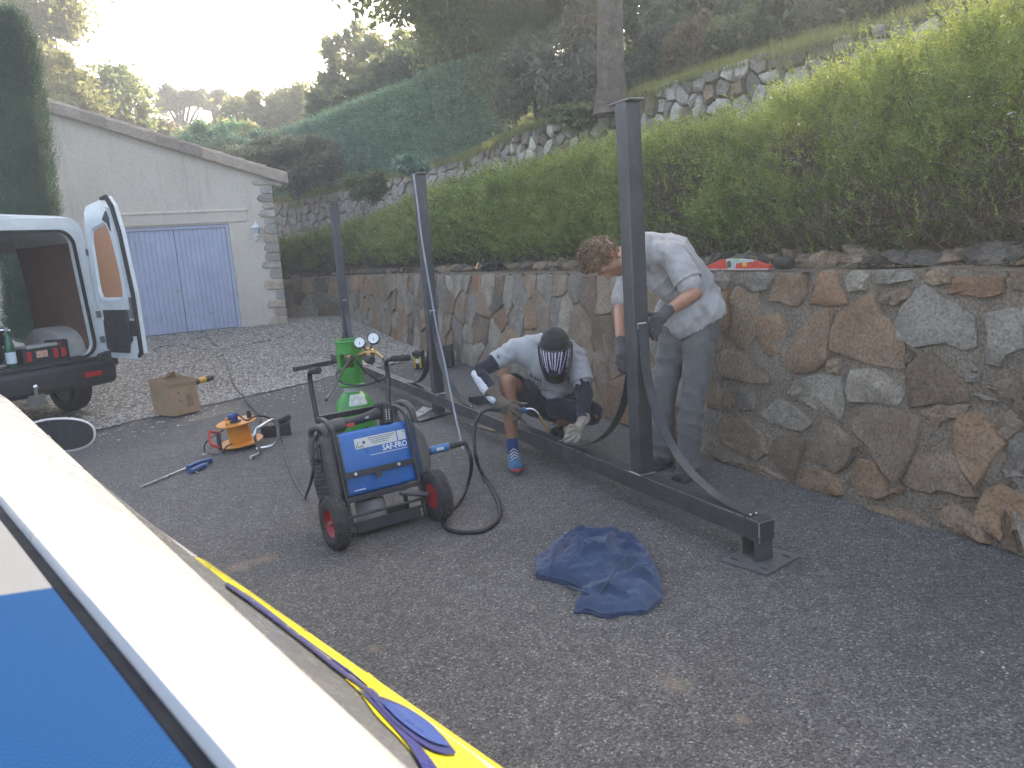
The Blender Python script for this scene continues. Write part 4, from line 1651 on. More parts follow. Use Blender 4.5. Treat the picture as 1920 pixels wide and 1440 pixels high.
# roof and verge tiles
M_tile = stone_mat('roof_tile', (.33, .27, .23), (.42, .35, .30), (.50, .43, .37), (.38, .33, .29))
g = MB()
sl = math.sqrt(1 + slope * slope)
a = [gp(-.28, roofz(-.28) + .02, .10), gp(S_END, roofz(S_END) + .02, .10), gp(S_END, roofz(S_END) + .02, -7.2), gp(-.28, roofz(-.28) + .02, -7.2)]
g.add(a + [p + Vector((0, 0, .10)) for p in a], [(0, 1, 2, 3), (7, 6, 5, 4), (0, 4, 5, 1), (1, 5, 6, 2), (2, 6, 7, 3), (3, 7, 4, 0)])
g.build('roof', M_tile, gar, world=True)
nt_ = 27
for i in range(nt_):
    s0 = -.33 + i * .415
    s1 = s0 + .45
    g = MB()
    lift = 0.022
    P = []
    for (s, lf, w_) in ((s0, lift + .02, 1.0), (s1, 0.02, .94)):
        z = roofz(s) + .125 + lf
        for (o, dz) in ((.15, -.20), (.16, -.03), (.11, .028), (.0, .045), (-.11, .028), (-.15, -.01)):
            P.append(gp(s, z + dz, o * w_ + .02))
    k = 6
    fs = [(j, j + 1, k + j + 1, k + j) for j in range(k - 1)]
    Q = [p - Vector((0, 0, .016)) + GB * .004 for p in P]
    fs += [(2 * k + j + 1, 2 * k + j, 3 * k + j, 3 * k + j + 1) for j in range(k - 1)]
    fs += [(j + 1, j, 2 * k + j, 2 * k + j + 1) for j in range(k - 1)] + [(k + j, k + j + 1, 3 * k + j + 1, 3 * k + j) for j in range(k - 1)]
    fs += [(0, k, 3 * k, 2 * k), (k - 1, 2 * k - 1 + 0, 4 * k - 1, 3 * k - 1)]
    g.add(P + Q, fs)
    g.build('tile', M_tile, gar, world=True, smooth=40)

# corner stones
z = 0.20
i = 0
while z < roofz(0) - .06:
    h = random.uniform(.15, .26)
    h = min(h, roofz(0) - .03 - z)
    w_ = random.uniform(.16, .36) if i % 2 else random.uniform(.26, .42)
    rnd = random.uniform(.02, .07)
    out = [gp(a, b, .004) for a, b in ((0.0, z + .008), (w_ - rnd, z + .01), (w_, z + .012 + rnd), (w_ - .01, z + h - rnd - .01), (w_ - rnd, z + h - .012), (0.0, z + h - .008))]
    make_stone(out, GF, random.uniform(.03, .06), random.choice([S_PALE, S_PALE, M_tile]), gar, amp=.01, N=12, back=.05, name='corner_stone')
    z += h
    i += 1
# small bracket stones under the eave
make_stone([gp(a, b, -.05) for a, b in ((-.22, roofz(-.2) - .16), (.1, roofz(0) - .16), (.12, roofz(0) - .03), (-.2, roofz(-.2) - .02))], GF, .09, S_PALE, gar, N=10, name='corbel_stone')

# wall lantern
M_wpaint = simple('white_lamp_paint', (.78, .78, .76), .45, var=.08)
M_lglass = simple('lamp_glass', (.45, .47, .48), .12, var=.1)
sl_, zl_ = g_uv(479, 432)
lan = thing('wall_lantern', 'white wall lantern fixed to the plaster between door and corner stones', 'lantern', tuple(gp(sl_, zl_, 0)))
g = MB()
Ml = Matrix.Translation(gp(sl_, zl_ - .16, .012)) @ GF.to_track_quat('Z', 'Y').to_matrix().to_4x4()
g.lathe([(.0, 0), (.065, 0), (.06, .02), (.03, .03), (0, .03)], 14, Ml, caps=False)
g.build('wall_plate', M_wpaint, lan, smooth=True, world=True)
g = MB()
g.tube(bez([gp(sl_, zl_ - .16, .03), gp(sl_, zl_ - .20, .10), gp(sl_, zl_ - .13, .14)], 8), .014, 8)
g.build('bracket', M_wpaint, lan, smooth=True, world=True)
c0 = gp(sl_, zl_ - .12, .14)
g = MB()
Mt = Matrix.Translation(c0)
g.lathe([(.03, 0), (.055, .01), (.06, .03), (.085, .16), (.085, .165)], 6, Mt)
g.build('glass_body', M_lglass, lan, world=True)
g = MB()
for k in range(6):
    a = k * math.pi / 3
    g.tube([c0 + Vector((.061 * math.cos(a), .061 * math.sin(a), .03)), c0 + Vector((.088 * math.cos(a), .088 * math.sin(a), .165))], .007, 5)
g.lathe([(.035, -.012), (.068, .005), (.066, .035), (.03, .035)], 6, Mt)
g.build('cage_frame', M_wpaint, lan, world=True)
g = MB()
g.lathe([(.115, .16), (.118, .175), (.07, .215), (.045, .235), (.04, .26), (.02, .27), (.012, .29), (.018, .305), (.006, .325), (0, .335)], 12, Mt)
g.build('cap', M_wpaint, lan, smooth=True, world=True)

# cypress before the garage
cyb = dep(78, 640, 13.2)
CYX = [(60, 640, 36), (64, 560, 41), (60, 480, 43), (54, 400, 45), (44, 310, 44), (34, 220, 43), (26, 140, 40), (16, 80, 30), (6, 40, 10)]
cy = thing('cypress', 'dark columnar cypress standing between the van and the garage', 'cypress', tuple(cyb))
base, dirs, L = [], [], []
for i in range(11000):
    t = random.random() * (len(CYX) - 1)
    k = int(t)
    f = t - k
    px = CYX[k][0] * (1 - f) + CYX[k + 1][0] * f
    py = CYX[k][1] * (1 - f) + CYX[k + 1][1] * f
    rr = (CYX[k][2] * (1 - f) + CYX[k + 1][2] * f) / FPX * 13.2
    c = dep(px, py, 13.2)
    a = random.uniform(0, 2 * math.pi)
    q = rr * (1 - abs(random.gauss(0, .16))) * (1 + .1 * fbm(a * 1.2, c.z * 1.4))
    dr = Vector((math.cos(a) * .35, math.sin(a) * .35, 1)).normalized()
    base.append((c.x + q * math.cos(a), c.y + q * math.sin(a), c.z))
    dirs.append(tuple(dr))
    L.append(random.uniform(.15, .38))
v, f = sprigs(np.array(base), np.array(dirs), np.array(L), 9, .06, .006, .5)
fast_mesh('foliage', local(v, cy), f, L_CYP, cy, kind='stuff')
g = MB()
pth = [dep(a, b, 13.2) for a, b, _ in CYX[:-1]]
g.tube(pth, [c / FPX * 13.2 * .78 for _, _, c in CYX[:-1]], 14)
g.build('inner_branches', L_CYP, cy, smooth=True, world=True)
g = MB()
g.tube([Vector((pth[0].x, pth[0].y, 0.1)), pth[0] + Vector((0, 0, .2))], .12, 10)
g.build('trunk', M_bark, cy, smooth=True, world=True)
# ------------------------------------------------------------------ van, rear towards the yard
VTH = 1.02
VO = Vector((-4.42, 8.50, 0.06))
van = thing('van', 'white panel van with its rear door open and tools inside the load bay', 'van', tuple(VO), VTH)
vw = lambda p: MW[van.name] @ Vector(p)
M_white = simple('white_van_paint', (.66, .69, .70), .32, var=.08, scale=2, dirt=.35, dirtcol=(.33, .32, .29), coat=.4)
M_blackpl = simple('black_plastic', (.022, .023, .027), .6, var=.3, dirt=.35, dirtcol=(.07, .068, .065))
M_rubber = simple('rubber', (.018, .018, .02), .75, var=.3, dirt=.3, dirtcol=(.06, .055, .05))
M_ply = simple('brown_panel', (.16, .085, .06), .6, var=.18, scale=1.5)
M_orange = simple('orange_panel', (.50, .23, .12), .6, var=.08, scale=2)
M_floorply = simple('worn_floor', (.085, .075, .065), .8, var=.4, scale=4)
M_red = simple('red_plastic', (.42, .03, .025), .4, var=.15)
M_redlens = simple('red_reflector', (.40, .02, .02), .2, var=.1)
M_dirtywhite = simple('dirty_white_plastic', (.42, .41, .39), .5, var=.15, scale=3, dirt=.4, dirtcol=(.2, .19, .17))
M_chrome = simple('chrome', (.7, .7, .7), .18, 1.0, var=.1)
M_greyp = simple('grey_plastic', (.13, .135, .14), .5, var=.15)
ZT, ZF, W_ = 2.12, 0.64, 1.92


def rrect(x0, x1, z0, z1, r, n=5, skew=0.0):
    pts = []
    for cx, cz, a0 in ((x1 - r, z0 + r, -90), (x1 - r, z1 - r, 0), (x0 + r, z1 - r, 90), (x0 + r, z0 + r, 180)):
        for k in range(n + 1):
            a = R(a0 + 90 * k / n)
            pts.append((cx + r * math.cos(a), cz + r * math.sin(a)))
    return pts


def taper(x, z):
    """body sides lean in towards the roof"""
    c = -W_ / 2
    k = 1 - 0.085 * max(0, (z - 1.0) / 1.04) ** 1.4
    return c + (x - c) * k


def ring(mb, outer, inner, y0, y1):
    n = len(outer)
    f = lambda p, y: Vector((taper(p[0], p[1]), y, p[1]))
    vs = [f(p, y0) for p in outer] + [f(p, y0) for p in inner] + [f(p, y1) for p in outer] + [f(p, y1) for p in inner]
    fs = []
    for i in range(n):
        j = (i + 1) % n
        fs += [(i, j, n + j, n + i), (2 * n + j, 2 * n + i, 3 * n + i, 3 * n + j), (j, i, 2 * n + i, 2 * n + j), (n + i, n + j, 3 * n + j, 3 * n + i)]
    mb.add(vs, fs)


g = MB()
ring(g, rrect(-W_, 0, .50, ZT, .16, 6), rrect(-W_ + .17, -.15, ZF + .01, ZT - .14, .15, 6), 0, .10)
g.build('rear_frame', M_white, van, bevel=.008, smooth=True)
g = MB()
ring(g, rrect(-W_ + .155, -.135, ZF, ZT - .125, .155, 6), rrect(-W_ + .178, -.158, ZF + .02, ZT - .148, .14, 6), -.02, .015)
g.build('door_seal', M_rubber, van, smooth=True)
# shell
prof = [(-W_, .45), (-W_, 1.0)] + [(taper(-W_, z), z) for z in (1.3, 1.6, 1.85)] + [(taper(-W_ + .05, ZT - .07), ZT - .055), (taper(-W_ + .16, ZT), ZT + .005), (-W_ / 2, ZT + .03), (taper(-.16, ZT), ZT + .005), (taper(-.05, ZT - .07), ZT - .055)] + [(taper(0, z), z) for z in (1.85, 1.6, 1.3)] + [(0, 1.0), (0, .45)]
def shell(lo, hi, y0, y1, name):
    g = MB()
    P = prof[lo:hi]
    n = len(P)
    V = [Vector((x, y, z)) for y in (y0, y1) for x, z in P]
    g.add(V, [(i, i + 1, n + i + 1, n + i) for i in range(n - 1)])
    o = g.build(name, M_white, van, smooth=True)
    md = o.modifiers.new('thickness', 'SOLIDIFY')
    md.thickness = .03
    md.offset = 0
    return o
shell(0, 5, .09, 3.3, 'side_panel')
shell(4, 11, .09, 4.1, 'roof')
shell(10, 15, .09, 1.30, 'side_panel')
shell(10, 15, 2.36, 3.3, 'side_panel')
for z0, z1 in ((.45, .62), (1.82, 1.95)):
    g = MB()
    g.add([Vector((taper(0, z), y, z)) for y in (1.30, 2.36) for z in (z0, z1)], [(0, 1, 3, 2)])
    o = g.build('door_rail', M_white, van)
    o.modifiers.new('thickness', 'SOLIDIFY').thickness = .05
# cab nose
g = MB()
sec = [(3.3, 2.04), (3.7, 2.0), (4.25, 1.35), (4.75, 1.12), (4.95, .8), (4.95, .35)]
V = []
for y, z in sec:
    V += [Vector((taper(-W_ + .03, z), y, z)), Vector((taper(-.03, z), y, z))]
V += [Vector((-W_ + .03, 3.3, .35)), Vector((-.03, 3.3, .35))]
g.add(V, [(2 * i, 2 * i + 1, 2 * i + 3, 2 * i + 2) for i in range(5)] + [(0, 2, 4, 6, 8, 10, 12), (1, 13, 11, 9, 7, 5, 3)])
g.build('cab', M_white, van)
g = MB()
g.box((-W_ / 2, 3.0, 1.3), (1.75, .04, 1.35))
g.build('bulkhead', M_greyp, van)
# inside
g = MB()
g.box((-W_ / 2, 1.65, ZF - .02), (W_ - .1, 3.2, .05))
g.build('load_floor', M_floorply, van)
g = MB()
g.add([Vector((taper(-.075, z), y, z)) for y in (.13, 1.27) for z in (.70, 1.3, 1.60, 1.86)], [(0, 1, 5, 4), (1, 2, 6, 5), (2, 3, 7, 6)])
o = g.build('plywood_lining', M_ply, van)
o.modifiers.new('thickness', 'SOLIDIFY').thickness = .012
g = MB()
g.box((-W_ / 2, 1.6, ZT - .06), (1.5, 3.0, .02))
g.build('headliner', M_greyp, van)
# pale pillar at the front of the side door opening
g = MB()
g.add([Vector((x, y, z)) for z, y0, y1 in ((.66, 2.10, 2.36), (1.1, 2.14, 2.36), (1.85, 2.30, 2.46)) for x, y in ((taper(-.08, z), y0), (taper(-.08, z), y1))], [(0, 1, 3, 2), (2, 3, 5, 4)])
o = g.build('door_pillar', M_white, van)
o.modifiers.new('thickness', 'SOLIDIFY').thickness = .05
g = MB()
g.box((-.13, 2.16, .92), (.03, .10, .12))
g.box((-.12, 2.20, 1.16), (.02, .06, .03))
g.box((-.13, 2.24, 1.47), (.03, .07, .08))
g.build('latch_plate', M_blackpl, van, bevel=.01)
# wheel arch
g = MB()
def arch(u, v):
    a = math.pi * u
    y = .68 + .40 * math.cos(a)
    z = ZF + .33 * math.sin(a) ** .75
    w = .02 + .24 * min(1, v * 1.5)
    k = max(0, (v - .66) / .34)
    return Vector((-.07 - w - .03 * k, .68 + (y - .68) * (1 - .25 * k), ZF + (z - ZF) * (1 - .18 * k)))
g.grid(arch, 16, 6)
g.add([arch(i / 16, 1) for i in range(17)] + [Vector((-.36, .68, ZF))], [(i, i + 1, 17) for i in range(16)])
g.build('wheel_arch', M_dirtywhite, van, smooth=True)
# bumper and step
g = MB()
bp = [(-.10, .60), (-.14, .57), (-.15, .50), (-.13, .38), (-.05, .33), (.10, .33), (.12, .60)]
xs_ = [-W_ - .02, -W_ + .05, -W_ / 2, -.10, -.02, .05]
V = []
for i, x in enumerate(xs_):
    for (y, z) in bp:
        yy = y
        if x in (xs_[0], xs_[-1]):
            yy = y * .35 + .12
        elif x in (xs_[1], xs_[-2]):
            yy = y * .9 + .02
        V.append(Vector((x, yy, z)))
n = len(bp)
g.add(V, [(i * n + j, i * n + (j + 1) % n, (i + 1) * n + (j + 1) % n, (i + 1) * n + j) for i in range(len(xs_) - 1) for j in range(n)] + [tuple(range(n)), tuple(len(V) - n + j for j in reversed(range(n)))])
bmp_ = g.build('bumper', M_blackpl, van, bevel=.012, smooth=True)
g = MB()
g.box((-.30, -.148, .47), (.20, .012, .055))
g.build('reflector', M_redlens, bmp_, bevel=.004)
g = MB()
for k in range(5):
    g.box((-1.3, -.06 + .03 * k, .604), (1.0, .012, .006))
g.build('step_tread', M_rubber, bmp_)
g = MB()
g.box((-W_ / 2, .02, .62), (1.7, .16, .03))
g.build('sill_step', M_blackpl, van, bevel=.008)
g = MB()
g.prism([(-.20, .58), (-.14, .66), (-.02, .68), (.03, .60), (.03, .52), (-.16, .52)], .10, Matrix.Rotation(R(90), 4, 'X'))
g.M = Matrix.Identity(4)
g.build('bumper_corner', M_blackpl, van, bevel=.01)
# tow hitch
g = MB()
g.box((-.95, -.20, .33), (.16, .05, .09))
g.box((-.95, -.19, .27), (.22, .03, .035))
g.tube([(-.95, -.22, .36), (-.95, -.235, .43)], .018, 10)
g.sphere((-.95, -.237, .455), .03, 12, 8)
g.build('tow_hitch', M_chrome, van, smooth=True)
# wheels
def vwheel(x, y):
    Mx = Matrix.Translation((x, y, .315)) @ Matrix.Rotation(R(90), 4, 'Y')
    g = MB()
    g.lathe([(.20, -.10), (.27, -.105), (.305, -.09), (.318, -.05), (.318, .05), (.305, .09), (.27, .105), (.20, .10)], 32, Mx, caps=False)
    o = g.build('wheel', M_rubber, van, smooth=True)
    g = MB()
    g.lathe([(.0, -.05), (.12, -.05), (.2, -.08), (.21, .08), (.12, .04), (0, .04)], 24, Mx, caps=False)
    g.build('rim', M_greyp, o, smooth=True)
vwheel(-.14, .66)
vwheel(-W_ + .14, .66)
vwheel(-.14, 3.95)
vwheel(-W_ + .14, 3.95)
g = MB()
g.box((-W_ / 2, .66, .33), (1.5, .10, .10))
g.box((-W_ / 2, 1.6, .45), (1.4, 2.9, .12))
g.build('chassis', M_rubber, van)

# open rear door, hinged on the right hand pillar (in the plane x = 0)
def dm(x, y, z):
    """door point: x out of its plane, y from the hinge, z up"""
    a = R(7)
    return Vector((-.055 + x * math.cos(a) - y * math.sin(a), .05 - y * math.cos(a) - x * math.sin(a), .60 + (z - .60) * 1.15))
def dprism(mb, pts, t, off=0.0):
    n = len(pts)
    V = [dm(.03 - off, y, z) for y, z in pts] + [dm(.03 - off + t, y, z) for y, z in pts]
    mb.add(V, [tuple(range(n)), tuple(reversed(range(n, 2 * n)))] + [((i + 1) % n, i, n + i, n + (i + 1) % n) for i in range(n)])
out_d = [(.02, .60), (.80, .60), (.88, .66), (.885, 1.2), (.80, 1.75), (.72, 1.98), (.62, 2.07), (.10, 2.02), (.03, 1.96)]
g = MB()
dprism(g, out_d, .05)
door = g.build('rear_door', M_white, van, bevel=.012)
fr = [(.09, .66), (.78, .66), (.80, 1.2), (.73, 1.70), (.64, 1.96), (.58, 1.99), (.15, 1.94), (.09, 1.86)]
win = [(.17, 1.22), (.22, 1.15), (.64, 1.15), (.71, 1.20), (.70, 1.40), (.645, 1.66), (.60, 1.80), (.53, 1.85), (.24, 1.81), (.18, 1.74)]
def ringpoly(mb, outer_, inner_, off0, off1):
    """raised inner frame round the window: radial strips"""
    c = Vector((sum(p[0] for p in inner_) / len(inner_), sum(p[1] for p in inner_) / len(inner_), 0))
    def hit(poly, a):
        d = (math.cos(a), math.sin(a))
        best = 1e9
        for i in range(len(poly)):
            p, q = poly[i], poly[(i + 1) % len(poly)]
            ex, ey = q[0] - p[0], q[1] - p[1]
            den = d[0] * ey - d[1] * ex
            if abs(den) < 1e-9:
                continue
            t = ((p[0] - c.x) * ey - (p[1] - c.y) * ex) / den
            s = ((p[0] - c.x) * d[1] - (p[1] - c.y) * d[0]) / den
            if t > 0 and -1e-6 <= s <= 1 + 1e-6:
                best = min(best, t)
        return (c.x + d[0] * best, c.y + d[1] * best)
    N = 40
    O = [hit(outer_, 2 * math.pi * k / N) for k in range(N)]
    I = [hit(inner_, 2 * math.pi * k / N) for k in range(N)]
    I2 = [(c.x + (x - c.x) * .93, c.y + (y - c.y) * .93) for x, y in I]
    V = [dm(.03 - off0, y, z) for y, z in O] + [dm(.03 - off1, y, z) for y, z in O] + [dm(.03 - off1, y, z) for y, z in I] + [dm(.03 - .012, y, z) for y, z in I2]
    fs = []
    for k in range(3):
        for i in range(N):
            j = (i + 1) % N
            fs.append((k * N + i, k * N + j, (k + 1) * N + j, (k + 1) * N + i))
    mb.add(V, fs)
g = MB()
ringpoly(g, [(.08, 1.06), (.79, 1.06), (.785, 1.25), (.73, 1.70), (.64, 1.95), (.58, 1.985), (.15, 1.93), (.08, 1.86)], win, 0.0, .035)
g.build('inner_frame', M_white, door, smooth=30)
g = MB()
dprism(g, win, .004, .008)
g.build('window_board', M_orange, door)
g = MB()
dprism(g, [(.13, .70), (.20, .66), (.60, .66), (.64, .74), (.71, .78), (.71, .90), (.66, 1.09), (.22, 1.10), (.17, 1.08), (.17, .98), (.14, .95)], .03, .03)
g.build('trim_panel', M_blackpl, door, bevel=.012)
g = MB()
dprism(g, [(.30, .665), (.60, .665), (.60, .74), (.30, .74)], .012, .036)
g.build('door_pocket', M_rubber, door, bevel=.006)
g = MB()
dprism(g, [(.80, .62), (.885, .66), (.895, 1.2), (.81, 1.75), (.73, 1.985), (.63, 2.08), (.50, 2.065), (.50, 2.04), (.61, 2.04), (.69, 1.95), (.77, 1.73), (.85, 1.2), (.84, .68), (.80, .65)], .03, .03)
g.build('weather_strip', M_rubber, door, bevel=.006)
g = MB()
dprism(g, [(.52, 1.87), (.62, 1.94), (.66, 1.88), (.66, 1.76), (.61, 1.83)], .012, .045)
g.build('torn_liner', M_blackpl, door)
g = MB()
dprism(g, [(.715, .98), (.80, .98), (.80, 1.17), (.73, 1.17)], .03, .028)
g.build('latch', M_greyp, door, bevel=.008)
g = MB()
dprism(g, [(.74, .82), (.80, .82), (.80, .96), (.73, .96)], .014, .02)
g.build('latch_recess', M_rubber, door)
for z in (.78, 1.02, 1.60):
    g = MB()
    g.box(dm(.0, .02, z), (.05, .10, .07))
    g.build('hinge', M_greyp, door, bevel=.008)

# things inside the load bay
zfl = ZF + .006
def inside(name, label, cat, x, y, rz=0.0, group=None):
    p = vw((x, y, zfl))
    return thing(name, label, cat, tuple(p), VTH + rz, group)
M_bottle = simple('green_glass', (.03, .12, .07), .12, var=.1)
M_paper = simple('label_paper', (.55, .62, .68), .7, var=.05)
b_ = inside('water_bottle', 'tall green water bottle with pale label standing on the van floor', 'bottle', -.93, .17)
g = MB()
g.lathe([(.042, 0), (.046, .01), (.046, .20), (.04, .24), (.02, .31), (.016, .35), (.016, .37)], 18)
g.build('bottle_body', M_bottle, b_, smooth=True)
g = MB()
g.lathe([(.0475, .035), (.0475, .15)], 18, caps=False)
g.build('paper_label', M_paper, b_, smooth=True)
g = MB()
g.lathe([(.018, .365), (.018, .40), (0, .40)], 14)
g.build('cap', M_dirtywhite, b_, smooth=True)
t_ = inside('toolbox', 'dark toolbox with red clasps and a flat grey lid in the van', 'toolbox', -.60, .30, .1)
g = MB()
g.box((0, 0, .075), (.46, .22, .15), taper=.95)
g.build('box_body', M_blackpl, t_, bevel=.01)
g = MB()
g.box((.0, .0, .165), (.34, .20, .03))
g.build('lid', M_dirtywhite, t_, bevel=.008)
for x in (-.17, .12, .21):
    g = MB()
    g.box((x, -.116, .07), (.05, .02, .10))
    g.build('clasp', M_red, t_, bevel=.005)
g = MB()
g.box((-.03, -.116, .085), (.12, .008, .07))
g.build('sticker', simple('toolbox_sticker', (.6, .35, .25), .6, var=.3, scale=40), t_)
t_ = inside('toolbox', 'small red and black case beside the wheel arch in the van', 'toolbox', -.36, .36, -.1)
g = MB()
g.box((0, 0, .10), (.16, .2, .2))
g.build('case_body', M_blackpl, t_, bevel=.012)
g = MB()
g.box((-.03, -.103, .11), (.07, .012, .12))
g.build('case_front', M_red, t_, bevel=.004)
t_ = inside('dark_bag', 'heap of dark work bags on the van floor behind the bottle', 'bag', -1.05, .75)
g = MB()
for k in range(7):
    g.sphere((random.uniform(-.35, .3), random.uniform(-.1, .6), random.uniform(.1, .25)), random.uniform(.16, .24), 12, 8, (1.1, 1, .8))
g.build('bag_body', M_rubber, t_, smooth=True)
t_ = inside('metal_tube', 'shiny silver pipe lying over the bags in the van', 'pipe', -.80, .85)
g = MB()
g.tube([(-.16, .05, .36), (.14, -.05, .34)], .035, 12)
g.tube([(.14, -.05, .34), (.20, -.07, .33)], .022, 12)
g.build('pipe_body', M_chrome, t_, smooth=True)
t_ = inside('plastic_sheet', 'crumpled white plastic sheet hanging at the front of the load bay', 'plastic sheet', -.62, 2.3)
g = MB()
g.grid(lambda u, v: Vector((-.55 + .75 * u, .10 * fbm(u * 5, v * 6) + .05 * fbm(u * 15, v * 14), .52 + .62 * v)), 24, 24)
g.build('sheet', M_dirtywhite, t_, smooth=True)
t_ = inside('white_tray', 'white plastic tray at the very edge of the van sill', 'tray', -1.22, .10, .2)
g = MB()
g.lathe([(0, .012), (.13, .012), (.17, .035), (.175, .035), (.135, .0), (0, 0)], 22, Matrix.Diagonal((1.2, .8, 1, 1)))
g.build('tray_body', M_dirtywhite, t_, smooth=True)
g = MB()
g.tube([(-.02, 0, .02), (-.04, .02, .10), (.02, .03, .11)], .008, 6)
g.build('tray_handle', M_dirtywhite, t_, smooth=True)
t_ = inside('cloth_bundle', 'pale crumpled rag on top of the bags in the van', 'rag', -1.15, .75)
g = MB()
g.grid(lambda u, v: Vector((.16 * math.sin(math.pi * v) * math.cos(6.283 * u), .12 * math.sin(math.pi * v) * math.sin(6.283 * u), .36 + .05 * math.cos(math.pi * v) + .03 * fbm(u * 8, v * 6))), 16, 8)
g.build('rag', M_dirtywhite, t_, smooth=True)
t_ = inside('red_tool', 'red handled tool leaning among the bags in the van', 'tool', -1.0, 1.35)
g = MB()
g.tube([(.0, 0, .35), (.03, .02, .62)], .02, 8)
g.tube([(.03, .02, .62), (.09, .03, .68)], .018, 8)
g.build('tool_handle', M_red, t_, smooth=True)

t_ = inside('crate', 'dark plastic crate stacked with tools at the front of the load bay', 'crate', -1.0, 1.9)
g = MB()
for (x, y, sx_, sy_) in ((0, -.2, .6, .02), (0, .2, .6, .02), (-.3, 0, .02, .4), (.3, 0, .02, .4)):
    g.box((x, y, .22), (sx_, sy_, .44))
g.box((0, 0, .2), (.58, .38, .4))
g.build('crate_body', M_blackpl, t_)
g = MB()
for k in range(6):
    x = random.uniform(-.25, .25)
    g.tube([(x, random.uniform(-.1, .1), .40), (x + random.uniform(-.1, .1), 0, random.uniform(.55, .8))], .022, 8)
g.build('tool_shafts', M_greyp, t_, smooth=True, kind='stuff')
t_ = inside('cable_coil', 'black cable coil hanging inside the van above the bags', 'cable coil', -1.30, 1.5)
g = MB()
for k in range(5):
    c_ = [(.16 * math.cos(a) + random.uniform(-.01, .01), .03 * k, 1.0 + .22 * math.sin(a)) for a in np.linspace(0, 2 * math.pi, 22)]
    g.tube(c_, .012, 6)
g.build('coil', M_rubber, t_, smooth=True)
t_ = inside('drill_case', 'dark green tool case standing on end behind the bottle in the van', 'tool case', -1.28, .45, .2)
g = MB()
g.box((0, 0, .19), (.34, .14, .38))
g.build('case_body', simple('dark_green_plastic', (.012, .03, .025), .5, var=.2), t_, bevel=.02)
g = MB()
g.tube([(-.07, 0, .37), (-.06, 0, .42), (.06, 0, .42), (.07, 0, .37)], .012, 8)
g.build('case_handle', M_blackpl, t_, smooth=True)
# ------------------------------------------------------------------ welded steel frame
def steel_mat(name, base, rough=.42, mill=True):
    m, nt, b = new_mat(name)
    co = coords(nt)
    c = ramp(nt, tex(nt, co, 3.5, 7, .62), [(.3, tuple(k * .65 for k in base)), (.55, base), (.75, tuple(k * 1.5 for k in base))])
    mp = coords(nt, (9, 9, .8))
    sc = ramp(nt, tex(nt, mp, 7, 6, .7), [(.55, (0, 0, 0)), (.75, (.5,) * 3)])
    c = mix(nt, c, (.13, .095, .075), sc)
    nt.links.new(c, b.inputs['Base Color'])
    b.inputs['Metallic'].default_value = .55
    rr = ramp(nt, tex(nt, co, 12, 6, .65), [(.3, (rough * .75,) * 3), (.7, (rough * 1.35,) * 3)])
    nt.links.new(rr, b.inputs['Roughness'])
    bump(nt, b, tex(nt, co, 70, 4), .12, .002)
    return m


M_mill = steel_mat('mill_scale_steel', (.085, .088, .098))
M_plate = steel_mat('bare_plate_steel', (.17, .17, .175), .5)
M_bright = simple('bright_steel', (.62, .62, .64), .3, 1.0, var=.2)
BD = Vector((math.sin(-.44541), math.cos(-.44541), 0))
BN = Vector((BD.y, -BD.x, 0))                              # towards the wall
BB = Vector((.72062, 4.31008, 0))
TB_ = .099                                                 # tube size
ZB = .21                                                   # top of the bottom beam
SP = 3.347


def fpt(s, z, n=0.0):
    p = BB + BD * s + BN * n
    return Vector((p.x, p.y, z))


fr_ = thing('steel_gantry', 'long dark steel frame of a bottom beam with three upright posts being welded', 'steel frame', tuple(BB))


def hollow(mb, p0, p1, w, t, up):
    """open square tube"""
    d = (p1 - p0).normalized()
    x = d.cross(up).normalized()
    y = x.cross(d)
    V = []
    for p in (p0, p1):
        for k in (w / 2, w / 2 - t):
            for i, j in ((-1, -1), (1, -1), (1, 1), (-1, 1)):
                V.append(p + x * (i * k) + y * (j * k))
    fs = []
    for i in range(4):
        j = (i + 1) % 4
        fs += [(i, j, 8 + j, 8 + i), (4 + j, 4 + i, 12 + i, 12 + j), (j, i, 4 + i, 4 + j), (8 + i, 8 + j, 12 + j, 12 + i)]
    mb.add(V, fs)


g = MB()
g.bar(fpt(-.985, ZB - TB_ / 2), fpt(SP * 2 + .95, ZB - TB_ / 2), TB_, TB_)
beam = g.build('beam', M_mill, fr_, bevel=.006, world=True)
